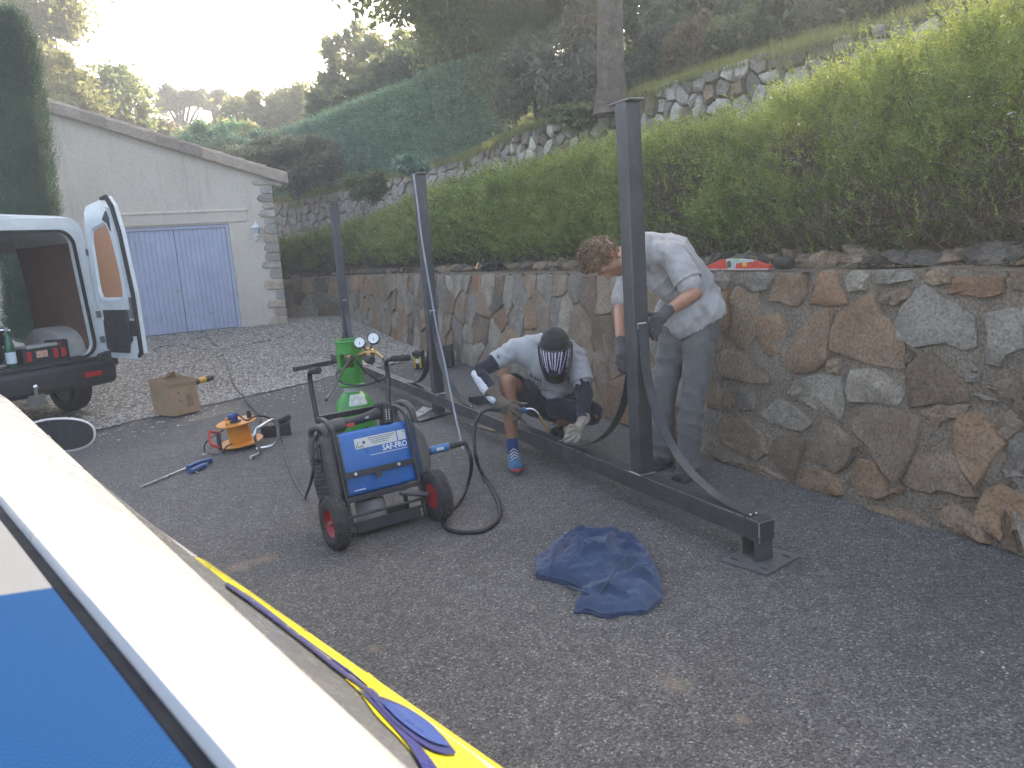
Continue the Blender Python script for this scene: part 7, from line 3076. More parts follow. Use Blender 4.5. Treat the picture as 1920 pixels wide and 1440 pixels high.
# long navy under-sleeves, the right one with a white stripe
blob('undersleeve', [(a_sR.lerp(a_eR, .45), a_eR, .060, .054), (a_eR, a_wR, .054, .042)], .008, C_NAVY, A, 3, folds(.005, 22, 16, 22),
     cut=[(a_wR.lerp(a_eR, .02), (a_wR - a_eR).normalized())])
blob('undersleeve', [(a_sL.lerp(a_eL, .5), a_eL, .064, .060), (a_eL, a_wL, .060, .045)], .008, C_NAVY, A, 3, folds(.006, 22, 16, 22),
     cut=[(a_wL.lerp(a_eL, .02), (a_wL - a_eL).normalized())])
off = V_((-.024, -.026, -.014))
blob('white_stripe', [(a_eR + off * .9, a_eR.lerp(a_wR, .5) + off, .036, .036), (a_eR.lerp(a_wR, .5) + off, a_wR + off * .8, .036, .028)], .007, C_WHITE, A, 3, folds(.004, 26, 20, 26))
# shorts
sh = [(a_pel, a_waist, .168, .15), (a_hR, a_hL, .135, .135), (a_hR, a_hR.lerp(a_kR, .86), .122, .098), (a_hL, a_hL.lerp(a_kL, .92), .122, .098),
      (a_pel + V_((0, -.1, .0)), a_hL.lerp(a_kL, .6) + V_((0, -.06, 0)), .10, .09), (a_pel + V_((0, -.06, .0)), a_hR.lerp(a_kR, .5), .10, .09),
      (dep(1045, 765, 5.6), dep(1090, 775, 5.45), .085, .085)]
blob('shorts', sh, .011, C_NAVY, A, 5, drapes(.010, (1, 0, .5), 60, (0, .4, 1), 60), cut=[(a_hR.lerp(a_kR, .84), (a_kR - a_hR).normalized())])


def shoe(name, ankle, toe, w, mat, parent, sole_mat, cap_mat=None, lace=True, ground=True):
    d = toe - ankle
    d.z = 0 if ground else d.z
    d.normalize()
    heel = V_((ankle.x, ankle.y, toe.z)) - d * .055 if ground else ankle - d * .03 + V_((0, 0, -.07))
    s = d.cross(V_((0, 0, 1))).normalized()
    up = s.cross(d).normalized()
    o = blob(name, [(heel + up * .03, toe - d * .04 + up * .015, .038, .036, 14), (heel + up * .05, ankle + up * .0, .040, .046), (heel.lerp(toe, .35) + up * .04, heel.lerp(toe, .7) + up * .022, .042, .036),
                    (heel.lerp(toe, .55) + s * w * .2 + up * .012, toe - d * .05 + s * w * .12 + up * .008, .034, .032), (heel.lerp(toe, .55) - s * w * .2 + up * .012, toe - d * .05 - s * w * .12 + up * .008, .034, .032)],
             .006, mat, parent, 4, None)
    g = MB()
    pts = []
    for k in range(28):
        a = 2 * math.pi * k / 28
        t = .5 - .5 * math.cos(a)
        ww = w * (.40 + .16 * math.sin(math.pi * min(1, t * 1.05)) ** 1.0) * (1 if 0 < t < 1 else 1)
        pts.append((t, math.copysign(1, math.sin(a)) * ww * abs(math.sin(a)) ** .45))
    n = len(pts)
    L_ = (toe - heel).length
    V = []
    for h in (-.026, .0):
        for t, y in pts:
            V.append(heel - d * .035 + d * ((L_ + .04) * t) + s * y + up * h)
    g.add(V, [tuple(reversed(range(n))), tuple(range(n, 2 * n))] + [(i, (i + 1) % n, n + (i + 1) % n, n + i) for i in range(n)])
    g.build('sole', sole_mat, o, world=True, bevel=.006)
    if cap_mat:
        g = MB()
        g.sphere(toe - d * .040 + up * .004, .043, 14, 8, (1, 1, .55))
        g.build('toe_cap', cap_mat, o, smooth=True, world=True)
    if lace:
        for k in range(5):
            c = ankle.lerp(toe, .22 + .10 * k) + up * (.034 - .006 * k)
            g = MB()
            g.tube([c - s * .028 - up * .008, c + up * .012, c + s * .028 - up * .008 + d * .012], .0035, 5)
            g.build('lace', C_WHITE, o, smooth=True, world=True)
    return o


shoe('shoe', a_aR + V_((0, 0, -.05)), TOE_R, .10, C_SHOE_B, A, M_sole, M_solered)
blob('sock', [(a_aR + V_((0, 0, .02)), a_aR + V_((0, -.01, -.05)), .045, .046)], .006, cloth_mat('navy_sock', (.02, .045, .14), (.05, .07, .15), .3, 12), A, 2)
shoe('shoe', a_aL + V_((0, 0, -.02)), TOE_L, .10, C_SHOE_D, A, M_sole, None, True, ground=False)

# gloves: palm, five fingers, cuff
def glove(name, wrist, palm, fingers, mat, parent, pr=.036, cuff=.046, flat=None, cufflen=.06):
    sh = [(wrist.lerp(palm, .15), palm, .036, pr) if not flat else (wrist.lerp(palm, .15), palm, .036, pr, 14, flat)]
    d = (wrist - palm).normalized()
    sh.append((wrist.lerp(palm, .3), wrist + d * cufflen, .036, cuff))
    for fg in fingers:
        rs = fg[0]
        pts = fg[1]
        sh.append((palm.lerp(pts[0], .35), pts[0], rs * 1.25, rs * 1.05))
        for a, b in zip(pts, pts[1:]):
            sh.append((a, b, rs * 1.02, rs * .92))
    return blob(name, sh, .0042, mat, parent, 3, folds(.003, 40, 40, 40), cut=[(wrist + d * (cufflen + .01), d)])


pR = dep(948, 763, 5.22)
f_ = lambda *p: [dep(*q) for q in p]
glove('glove', a_wR, pR, [
    (.0125, f_((964, 753, 5.17), (976, 757, 5.16), (986, 757, 5.18))),          # index along the torch
    (.0125, f_((966, 762, 5.15), (977, 768, 5.14), (975, 778, 5.18))),
    (.012, f_((964, 770, 5.15), (974, 778, 5.14), (969, 786, 5.19))),
    (.011, f_((958, 776, 5.16), (966, 785, 5.15), (962, 791, 5.22))),
    (.0135, f_((960, 773, 5.18), (972, 780, 5.19), (983, 792, 5.18)))],         # thumb
    C_GLOVE, A, .050, .058, cufflen=.06)
pL = dep(1084, 806, 5.14)
glove('glove', a_wL, pL, [
    (.0125, f_((1074, 806, 5.10), (1064, 811, 5.09), (1060, 819, 5.10))),
    (.0125, f_((1073, 814, 5.09), (1063, 819, 5.08), (1058, 825, 5.10))),
    (.012, f_((1078, 820, 5.08), (1068, 826, 5.07), (1061, 829, 5.09))),
    (.011, f_((1086, 822, 5.08), (1078, 829, 5.07), (1070, 831, 5.08))),
    (.0135, f_((1079, 799, 5.13), (1069, 799, 5.12), (1063, 805, 5.11)))],
    C_GLOVE_P, A, .040, .046, cufflen=.03)

# knitted cap and welding mask
fd = V_((-.02, -.93, -.36)).normalized()
hup = (V_((0, 0, 1)) - fd * fd.z).normalized()
hs = fd.cross(hup).normalized()                            # to the wearer's side
blob('cap', [('e', a_head + hup * .035 - fd * .01, .118, (.92, 1.0, 1.0)), ('e', a_head + hup * .06 - fd * .02, .105, (.92, 1.0, .95))], .008, C_CAP, A, 3,
     folds(.003, 30, 30, 12), cut=[(a_head + hup * .022, -hup)])
g = MB()
bandpts = [a_head + hup * .035 + (fd * math.cos(t) + hs * math.sin(t) * .9) * .121 for t in np.linspace(0, 2 * math.pi, 40)]
g.tube(bandpts, .011, 6, flat=1.3)
g.build('cap_band', C_CAP, A, smooth=True, world=True)


def ms(a, v, off=0.0):
    """point on the mask: a across (radians), v 0 at the brow to 1 at the chin"""
    rx = .118 * (1 - .30 * v ** 2.2) + off
    rz = .128 * (1 - .12 * v) + off
    h = .055 - .275 * v
    return a_head + hup * h + hs * (math.sin(a) * rx) + fd * (math.cos(a) * rz - .0 + .028 * math.sin(v * math.pi * .9) - .035 * max(0, v - .75) * 4 * .5)


M_mask = simple('dark_purple_mask', (.020, .012, .045), .22, var=.35, scale=9, coat=.5)
M_maskedge = simple('mask_edge', (.012, .012, .014), .4, var=.2)
M_maskprint = simple('mask_print', (.60, .60, .62), .4, var=.08)
M_purple = simple('mask_purple', (.07, .025, .17), .25, var=.3, scale=12, coat=.4)
g = MB()
g.grid(lambda u, v: ms(R(-88 + 176 * u), v), 36, 20)
mask = g.build('welding_mask', M_mask, A, smooth=True, world=True)
mask.modifiers.new('thickness', 'SOLIDIFY').thickness = .004
g = MB()
edge = [ms(R(-88 + 176 * k / 30), 0, .002) for k in range(31)] + [ms(R(88), v, .002) for v in np.linspace(.05, .95, 14)] + [ms(R(88 - 176 * k / 30), 1, .002) for k in range(31)] + [ms(R(-88), v, .002) for v in np.linspace(.95, 0, 14)]
g.tube(edge, .005, 6)
g.build('mask_edge', M_maskedge, mask, smooth=True, world=True)
g = MB()
for sd in (-1, 1):
    g.lathe([(0, .014), (.016, .014), (.018, 0)], 12, frame_m(ms(R(86) * sd, .06, .004), hup, fd) if sd > 0 else frame_m(ms(R(-86), .06, .004), fd, hup))
g.build('mask_knob', M_maskedge, mask, smooth=True, world=True)


def mprint(poly, name, mat, off=.0035):
    g = MB()
    V = [ms(a, v, off) for a, v in poly]
    g.add(V, [tuple(range(len(V)))])
    return g.build(name, mat, mask, world=True)


def strip(a0, a1, v1, seed, name, mat, w0, w1, jag=.02, off=.0035):
    rr = random.Random(seed)
    g = MB()
    N = 22
    V = []
    for k in range(N + 1):
        t = k / N
        a = a0 + (a1 - a0) * t
        w = w0 + (w1 - w0) * t
        j = jag if k % 2 else -jag * .3
        V += [ms(a - w, .03 + (v1 - .03) * t, off), ms(a + w + (j if k < N else 0) * rr.uniform(.6, 1.3), .03 + (v1 - .03) * t, off)]
    g.add(V, [(2 * i, 2 * i + 1, 2 * i + 3, 2 * i + 2) for i in range(N)])
    return g.build(name, mat, mask, world=True)


for i, (a0, a1, v1) in enumerate(((-62, -40, .50), (-50, -36, .50), (-38, -12, .62), (-20, -6, .62), (-10, 3, .52), (2, 8, .52), (14, 14, .50), (25, 20, .50), (36, 33, .60), (47, 37, .60), (60, 48, .5))):
    strip(R(a0), R(a1), v1, i, 'print_stripe', M_maskprint, .045, .012, .05 * (1 if i % 2 else -1))
for i, (a0, a1, v1) in enumerate(((-56, -38, .50), (-29, -9, .66), (-4, 5, .55), (19, 17, .54), (41, 35, .62))):
    strip(R(a0), R(a1), v1, 20 + i, 'print_patch', M_purple, .07, .03, .015, .0028)
g = MB()
g.grid(lambda u, v: ms(R(-48 + 96 * u), .68 + .16 * v, .0045), 16, 4)
g.build('visor_window', simple('visor_glass', (.035, .028, .022), .12, var=.3), mask, smooth=True, world=True)


# prints on the shirt
from mathutils.bvhtree import BVHTree


def project_print(target, pix, mat, parent, name, off=.003):
    """print laid on a garment where the photo shows it: each outline pixel is carried onto the cloth"""
    me = target.data
    M = wmat(target)
    bvh = BVHTree.FromPolygons([M @ v.co for v in me.vertices], [tuple(p.vertices) for p in me.polygons])
    g = MB()
    for poly in pix:
        V = []
        for x, y in poly:
            d = ray(x, y).normalized()
            h = bvh.ray_cast(EYE, d)
            if h[0] is None:
                V = []
                break
            V.append(h[0] - d * off)
        if len(V) > 2:
            g.add(V, [tuple(range(len(V)))])
    if g.f:
        return g.build(name, mat, parent, world=True)


M_shirtprint = simple('shirt_print', (.05, .055, .075), .8, var=.3, scale=40)
tsh = [o for o in A.children if o.name.startswith('tshirt')][0]
bars = []
for x, y, dx, dy in ((921, 663, 5, 9), (928, 658, 6, 11), (933, 667, 3, 6), (925, 672, 2, 4)):
    bars.append([(x, y), (x + 2.4, y - 1), (x + 2.4 + dx * .5, y - 1 + dy), (x + dx * .5, y + dy)])
for i, b_ in enumerate(bars):
    project_print(tsh, [b_], M_shirtprint, tsh, 'sleeve_print')
pr = []
rr = random.Random(3)
for k in range(8):                                         # bold letters of the chest print
    x = 980 + k * 4.6
    y = 692 + k * 2.7
    pr.append([(x, y), (x + 3.2, y + 1.5), (x + 2.6, y + 8 - abs(3 - k) * .3), (x - .6, y + 6)])
for k in range(54):
    x = 978 + rr.random() * 48
    y = 703 + (x - 978) * .35 + rr.random() * 17
    pr.append([(x, y), (x + rr.uniform(1, 5), y + rr.uniform(-.5, 1.4)), (x + rr.uniform(1, 3), y + rr.uniform(1, 2.6))])
o = project_print(tsh, pr, M_shirtprint, tsh, 'chest_print')
if o:
    o['kind'] = 'stuff'
# wallet chain on the left forearm side
M_chain = simple('chain_steel', (.5, .5, .5), .3, 1.0, var=.2)
ch = bez([dep(1104, 742, 5.36), dep(1106, 758, 5.33), dep(1104, 776, 5.26), dep(1102, 790, 5.18), dep(1098, 796, 5.14)], 20)
g = MB()
for i, p in enumerate(ch):
    q = ch[min(i + 1, len(ch) - 1)] - ch[max(i - 1, 0)]
    q.normalize()
    s_ = q.cross(V_((0, 1, 0) if i % 2 else (1, 0, 0))).normalized()
    loop = [p + q * (.010 * math.cos(t)) + s_ * (.006 * math.sin(t)) for t in np.linspace(0, 2 * math.pi, 9)]
    g.tube(loop, .0022, 5)
g.build('chain', M_chain, A, smooth=True, world=True, kind='stuff')

# ---- the standing man, bent over the post
B = thing('person', 'person with curly brown hair, dirty white T-shirt and grey trousers bending over behind a post', 'person', tuple(at(1275, 885, 0)))
b_pel = dep(1302, 580, 5.02)
b_hL, b_hR = dep(1318, 598, 4.97), dep(1272, 600, 5.10)
b_waist = dep(1292, 535, 5.00)
b_chest = dep(1252, 492, 4.95)
b_neck = dep(1192, 468, 4.86)
b_head = dep(1133, 486, 4.72)
b_sL, b_sR = dep(1262, 478, 4.76), dep(1188, 492, 5.06)
b_eL, b_wL = dep(1303, 551, 4.62), dep(1247, 587, 4.44)
b_eR, b_wR = dep(1163, 580, 4.92), dep(1164, 648, 4.66)
b_kL, b_aL = dep(1300, 735, 4.90), dep(1290, 862, 4.92)
b_kR, b_aR = dep(1244, 735, 5.06), dep(1243, 850, 5.12)
TOE_BL, TOE_BR = at(1276, 892, .035), at(1236, 874, .035)
TOE_BL = a_ = at(1290, 896, .03) + V_((-.10, -.10, 0))
TOE_BR = V_((b_aR.x - .10, b_aR.y - .14, .03))
crown = V_((-.93, -.28, .22)).normalized()                 # top of the head
face = V_((-.18, -.35, -.92)).normalized()
face = (face - crown * face.dot(crown)).normalized()
ear = crown.cross(face).normalized()
if ear.y > 0:
    ear = -ear                                             # towards the camera
hq = Matrix((ear, face, crown)).transposed()
sh = [(b_hL, b_kL, .092, .065), (b_kL, b_aL, .062, .045), (b_hR, b_kR, .092, .065), (b_kR, b_aR, .062, .045), (b_aL, b_aL + V_((-.04, -.05, -.10)), .042, .04), (b_aR, b_aR + V_((-.04, -.05, -.08)), .042, .04),
      (b_pel, b_waist, .14, .135), (b_hL, b_hR, .11, .11), (b_waist, b_chest, .135, .15), (b_chest, b_neck, .14, .085),
      (b_chest.lerp(b_sL, .3), b_sL, .085, .066), (b_chest.lerp(b_sR, .3), b_sR, .085, .066),
      (b_sL, b_eL, .056, .045), (b_eL, b_eL.lerp(b_wL, .35), .044, .045), (b_eL.lerp(b_wL, .35), b_wL, .045, .030), (b_sR, b_eR, .056, .044), (b_eR, b_wR, .043, .030),
      (b_neck, b_head - crown * .06, .058, .058)]
H_ = lambda e_, f_2, c_: b_head + ear * e_ + face * f_2 + crown * c_
head = [('e', H_(0, -.012, .018), .098, (.80, 1.0, .98), hq), ('e', H_(0, .03, -.04), .075, (.86, .95, 1.05), hq),
        (H_(0, .055, -.085), H_(0, .07, -.10), .034, .024), (H_(.035, .03, -.075), H_(-.035, .03, -.075), .038, .038),
        (H_(.045, -.01, -.06), H_(.02, .055, -.095), .022, .020), (H_(-.045, -.01, -.06), H_(-.02, .055, -.095), .022, .020),
        (H_(.036, .080, .012), H_(-.036, .080, .012), .015, .015),                       # brow
        (H_(0, .088, .0), H_(0, .112, -.036), .010, .014), (H_(.012, .098, -.042), H_(-.012, .098, -.042), .010, .010),   # nose
        ('e', H_(.046, .062, -.028), .022, (1, 1, 1)), ('e', H_(-.046, .062, -.028), .022, (1, 1, 1)),   # cheeks
        (H_(.022, .088, -.066), H_(-.022, .088, -.066), .0095, .0095), (H_(.02, .085, -.079), H_(-.02, .085, -.079), .0095, .0095)]
blob('body', sh + head, .0085, SK_FAIR, B, 3)
M_ear = skin_mat('ear_skin', (.50, .18, .13))
for sd in (1, -1):
    g = MB()
    for k in range(1):
        c = H_(.079 * sd, -.012, -.018)
        loop = [c + crown * (.030 * math.cos(t)) + face * (.019 * math.sin(t) * (1 if math.cos(t) > -.3 else .7)) + ear * sd * (.008 + .006 * math.sin(t)) - face * .004 for t in np.linspace(0, 2 * math.pi, 22)]
        g.tube(loop, .006, 7)
    ea = g.build('ear', M_ear, B, smooth=True, world=True)
    g = MB()
    g.sphere(c + ear * sd * .003, .022, 12, 8, (.25, .75, 1.15), hq)
    g.build('ear_bowl', M_ear, ea, smooth=True, world=True)
for sd in (1, -1):
    g = MB()
    g.tube([H_(.016 * sd, .094, .008), H_(.034 * sd, .092, .014), H_(.052 * sd, .078, .008)], .003, 6)
    g.build('eyebrow', simple('brow_hair', (.15, .085, .05), .8), B, smooth=True, world=True)
# hair: a cap of curls
def hair_mat():
    m, nt, b = new_mat('curly_hair')
    gi = nt.nodes.new('ShaderNodeNewGeometry')
    c = ramp(nt, gi.outputs['Random Per Island'], [(0, (.075, .045, .026)), (.5, (.15, .092, .052)), (1, (.27, .18, .105))])
    nt.links.new(c, b.inputs['Base Color'])
    b.inputs['Roughness'].default_value = .55
    b.inputs['Specular IOR Level'].default_value = .35
    return m
M_hair = hair_mat()
hr = blob('hair', [('e', H_(0, -.028, .030), .106, (.84, .98, 1.0), hq), ('e', H_(0, .040, .070), .064, (1.0, .9, .72), hq), ('e', H_(0, -.06, -.02), .072, (.95, .8, 1.0), hq)], .006, M_hair, B, 2,
          lambda p, n: .010 * fbm(p.x * 32, p.y * 32, p.z * 32, 3), cut=[(H_(0, .025, -.045), face * .55 - crown * .95)])
g = MB()
cnt = 0
while cnt < 620:
    d = V_(unit(rng.normal(0, 1, 3)))
    e_, f2, c_ = d.dot(ear), d.dot(face), d.dot(crown)
    if f2 > .62 and c_ < .55 or c_ < -.55 or (f2 > .05 and c_ < -.05 and abs(e_) > .4):
        continue
    top = max(0, c_ * .8 + f2 * .6)
    base = H_(0, -.012, .02) + ear * (e_ * .086) + face * (f2 * .103 if f2 < 0 else f2 * .105) + crown * (c_ * .112)
    t1 = d.cross(V_(unit(rng.normal(0, 1, 3)))).normalized()
    t2 = d.cross(t1)
    ln = random.uniform(.012, .022) + .026 * top
    cur = random.uniform(.006, .011)
    pts = []
    for k in range(9):
        t = k / 8
        ph = t * random.uniform(4.0, 5.2) + .2
        pts.append(base + d * (.004 + ln * (.35 * t + .65 * math.sin(t * 1.9))) + t1 * (cur * math.sin(ph) + .02 * t) + t2 * (cur * (1 - math.cos(ph))))
    g.tube(pts, [.0036 * (1 - .45 * k / 8) for k in range(9)], 5)
    cnt += 1
g.build('curls', M_hair, hr, smooth=True, world=True, kind='stuff')

# T-shirt
sh = [(b_pel + V_((0, 0, .06)), b_waist, .155, .165), (b_waist, b_chest, .165, .175), (b_chest, b_neck.lerp(b_chest, .35), .17, .125),
      (b_chest.lerp(b_sL, .3), b_sL, .12, .088), (b_chest.lerp(b_sR, .3), b_sR, .12, .088), (b_waist + V_((-.05, -.05, -.05)), b_chest + V_((-.05, -.04, -.09)), .12, .11),
      (b_waist + V_((-.06, -.03, -.10)), b_pel + V_((-.08, -.03, .02)), .12, .125), (b_pel + V_((.02, 0, .05)), b_pel + V_((-.01, 0, -.06)), .168, .178), (b_hL + V_((0, 0, .05)), b_hR + V_((0, 0, .05)), .155, .155),
      (b_neck.lerp(b_chest, .25) + V_((0, .0, .035)), b_chest + V_((.05, .05, .05)), .10, .13),
      (b_neck.lerp(b_chest, .1), b_sL.lerp(b_chest, .2), .085, .09)]
blob('sleeve', [(b_sL.lerp(b_eL, .05), b_sL.lerp(b_eL, .80), .086, .090)], .008, C_SHIRT_B, B, 3, drapes(.007, (.4, .2, 1), 60, (1, 0, .2), 50), cut=[(b_sL.lerp(b_eL, .70), (b_eL - b_sL).normalized())])
hemn = (V_((.45, -.1, -.87))).normalized()
blob('tshirt', sh + [(b_sL, b_sL.lerp(b_eL, .72), .088, .080), (b_sR, b_sR.lerp(b_eR, .78), .086, .078)], .010, C_SHIRT_B, B, 5, drapes(.011, (.9, .2, .5), 40, (1, 0, -.6), 34),
     cut=[(dep(1302, 622, 4.95), hemn)])
tb2 = [o for o in B.children if o.name.startswith('tshirt')][0]
# trousers
def trous(h, k, a, w):
    return [(h, k, .118, .086), (k, k.lerp(a, .5), .085, .082), (k.lerp(a, .5), a + V_((0, 0, .0)), .082, .080), (a, a + V_((-.005, -.01, -.03)), .080, .078)]
blob('trousers', trous(b_hL, b_kL, b_aL, 0) + trous(b_hR, b_kR, b_aR, 0) + [(b_hL, b_hR, .128, .128), (b_pel, b_pel + V_((0, 0, .1)), .15, .14)], .010, C_TROUSER, B, 4, drapes(.013, (.3, .2, 1), 34, (1, 0, .25), 58),
     cut=[(b_aL + V_((0, 0, -.05)), (0, 0, -1))])
shoe('shoe', b_aL + V_((0, 0, -.04)), TOE_BL, .115, C_SHOE_D, B, M_sole, None, True)
shoe('shoe', b_aR + V_((0, 0, -.04)), TOE_BR, .115, C_SHOE_D, B, M_sole, None, True)
pBL = dep(1236, 598, 4.39)
glove('glove', b_wL, pBL, [
    (.0125, f_((1224, 596, 4.345), (1216, 606, 4.335), (1216, 618, 4.345))),
    (.0125, f_((1227, 607, 4.345), (1219, 617, 4.335), (1219, 629, 4.35))),
    (.012, f_((1232, 615, 4.35), (1225, 625, 4.34), (1224, 636, 4.35))),
    (.011, f_((1238, 618, 4.36), (1232, 629, 4.35), (1231, 638, 4.36))),
    (.0135, f_((1228, 590, 4.40), (1218, 588, 4.42), (1211, 593, 4.43)))],
    C_GLOVE_D, B, .040, .040, cufflen=.035)
pBR = dep(1165, 668, 4.56)
glove('glove', b_wR, pBR, [
    (.0125, f_((1158, 680, 4.50), (1160, 691, 4.47), (1167, 697, 4.47))),
    (.0125, f_((1162, 682, 4.50), (1165, 694, 4.47), (1172, 699, 4.47))),
    (.012, f_((1167, 682, 4.50), (1171, 693, 4.48), (1177, 697, 4.48))),
    (.011, f_((1172, 680, 4.52), (1176, 689, 4.50), (1181, 692, 4.50))),
    (.0135, f_((1158, 667, 4.53), (1156, 678, 4.50), (1160, 686, 4.48)))],
    C_GLOVE_D, B, .040, .042, cufflen=.04)
sleeve_skin = None
# ------------------------------------------------------------------ jacket on the asphalt
JP = [(80, 680), (130, 662), (178, 650), (200, 590), (235, 555), (280, 530), (350, 502), (430, 488), (520, 490), (590, 508), (640, 530), (720, 580), (770, 600), (808, 620), (850, 680), (880, 735), (900, 790), (925, 850), (938, 930), (915, 970), (880, 1000), (830, 1055), (790, 1048), (740, 1060), (690, 1055), (640, 1062), (600, 1080), (560, 1074), (520, 1070), (470, 1050), (420, 1040), (340, 1046), (350, 1010), (385, 975), (428, 940), (440, 915), (400, 895), (330, 868), (260, 848), (190, 828), (130, 815), (85, 800), (95, 740)]
jo = [at(980 + x / 3.5556, 860 + y / 3.5556, 0.0) for x, y in JP]
jc = at(980 + 560 / 3.5556, 860 + 790 / 3.5556, 0)
jk = thing('jacket', 'crumpled blue work jacket dropped on the asphalt in front of the beam', 'jacket', tuple(jc))
C_JACKET = cloth_mat('blue_work_cloth', (.036, .060, .125), (.08, .10, .14), .35, 5, 420, .3)
C_JDARK = cloth_mat('dark_blue_patch', (.009, .022, .075), (.05, .06, .1), .2, 6, 420)


def closed(pts, n):
    L = [0]
    P = pts + [pts[0]]
    for a, b in zip(P, P[1:]):
        L.append(L[-1] + (b - a).length)
    out = []
    for k in range(n):
        d = L[-1] * k / n
        i = max(j for j in range(len(L)) if L[j] <= d)
        i = min(i, len(P) - 2)
        out.append(P[i].lerp(P[i + 1], (d - L[i]) / (L[i + 1] - L[i] + 1e-9)))
    return out


NT, NK = 260, 64
ol = closed(jo, NT)
def ridge(x, y, f, ox=0):
    w = V_((x * f + ox, y * f + ox * .7, ox))
    w = w + V_((mnoise.noise(w * .7 + V_((5, 1, 2))), mnoise.noise(w * .7 + V_((1, 8, 3))), 0)) * .9
    n = 1 - abs(mnoise.noise(w)) * 2
    return max(-1, n)
FOLD_LINES = [((250, 640), (560, 600), .05, .028), ((560, 600), (700, 560), .04, .03), ((300, 660), (420, 780), .03, .03), ((420, 780), (560, 760), .03, .028), ((560, 760), (620, 640), .03, .03),
              ((620, 640), (800, 620), .03, .03), ((600, 900), (760, 760), .035, .030), ((700, 900), (880, 860), .03, .028), ((480, 960), (700, 1000), .03, .026), ((800, 640), (920, 900), .03, .026), ((640, 720), (780, 710), .026, .028), ((200, 700), (200, 820), .03, .02), ((440, 520), (300, 600), .05, .03)]
FL = [(at(980 + a[0] / 3.5556, 860 + a[1] / 3.5556, 0), at(980 + b[0] / 3.5556, 860 + b[1] / 3.5556, 0), w * .55, h * 1.5) for a, b, w, h in FOLD_LINES]
def jheight(p, k):
    e = max(0.0, 1 - k ** 3.0) ** .55
    h = .055 * e
    h += .055 * math.exp(-(((p.x - jc.x + .05) / .17) ** 2 + ((p.y - jc.y - .10) / .12) ** 2))
    r1 = ridge(p.x, p.y, 5.0, 2.3)
    r2 = ridge(p.x, p.y, 11.0, 9.1)
    r3 = ridge(p.x, p.y, 21.0, 4.4)
    h += (.030 * r1 + .014 * r2 + .005 * r3) * (.35 + .65 * e)
    for a, b, w, hh in FL:
        ab = b - a
        t = max(0, min(1, (p - a).dot(ab) / ab.length_squared))
        d = (p - a - ab * t).length
        h += hh * math.exp(-(d / w) ** 2 * 2.2) * math.sin(math.pi * (.12 + .76 * t)) * min(1, e * 1.6)
    return max(.006, h)
g = MB()
vs = []
for k in range(NK + 1):
    kk = k / NK
    for i in range(NT):
        q = jc.lerp(ol[i], kk)
        z = jheight(q, kk) if k < NK else .004
        if k == NK - 1:
            q = jc.lerp(ol[i], 1.0)
            z = max(.012, jheight(jc.lerp(ol[i], .96), .96) * .8)
        vs.append(V_((q.x, q.y, z)))
fs = [(k * NT + i, k * NT + (i + 1) % NT, (k + 1) * NT + (i + 1) % NT, (k + 1) * NT + i) for k in range(NK) for i in range(NT)]
g.add(vs, fs)
jb = g.build('jacket_body', C_JACKET, jk, smooth=True, world=True)
project_print(jb, [[(980 + x / 3.5556, 860 + y / 3.5556) for x, y in ((186, 648), (204, 592), (238, 560), (268, 545), (276, 640), (230, 645))]], C_JDARK, jb, 'shoulder_patch', .004)
# seams: thin rolled lines on the cloth
def drape(path, r, mat, parent, name):
    me = parent.data
    M = wmat(parent)
    bvh = BVHTree.FromPolygons([M @ v.co for v in me.vertices], [tuple(p.vertices) for p in me.polygons])
    pts = []
    for x, y in path:
        d = ray(x, y).normalized()
        h = bvh.ray_cast(EYE, d)
        if h[0] is not None:
            pts.append(h[0] - d * r * .3)
    if len(pts) > 2:
        g = MB()
        g.tube(bez(pts, len(pts) * 3), r, 5)
        g.build(name, mat, parent, smooth=True, world=True)
px_ = lambda *p: [(980 + x / 3.5556, 860 + y / 3.5556) for x, y in p]
drape(px_((110, 690), (160, 680), (220, 700), (200, 770), (150, 800)), .004, C_JACKET, jb, 'cuff_seam')
drape(px_((700, 575), (690, 610), (686, 640)), .004, C_JACKET, jb, 'seam')
drape(px_((620, 660), (600, 740), (560, 820), (520, 900)), .004, C_JACKET, jb, 'seam')
drape(px_((200, 810), (300, 850), (400, 885), (440, 905)), .005, C_JACKET, jb, 'hem')
drape(px_((350, 1030), (430, 1020), (520, 1050), (600, 1060)), .005, C_JACKET, jb, 'hem')

# ------------------------------------------------------------------ close white car at the photographer's side
CD = V_((-.655, .755, 0)).normalized()                      # the way it faces
CR = V_((CD.y, -CD.x, 0))                                   # its right side
CQ = V_((.128, 0, 0))


def kp(s, t, z):
    p = CQ + CD * s + CR * t
    return V_((p.x, p.y, z))


car = thing('car', 'close white car with blue roof cover, black roof seam and yellow and blue livery', 'car', tuple(kp(1.4, -.7, 0)))
M_cw = simple('white_car_paint', (.50, .50, .50), .3, var=.015, scale=2, coat=.5)
M_seam = simple('black_roof_seam', (.008, .010, .016), .7, var=.2, spec=.15)
M_yel = simple('yellow_livery', (.62, .55, .012), .3, var=.08, coat=.6)
M_blv = simple('blue_livery', (.02, .07, .33), .3, var=.1, coat=.6)
M_blv2 = simple('dark_blue_livery', (.025, .03, .17), .3, var=.1, coat=.6)
M_glassc = simple('car_window_glass', (.10, .105, .11), .25, var=.1)


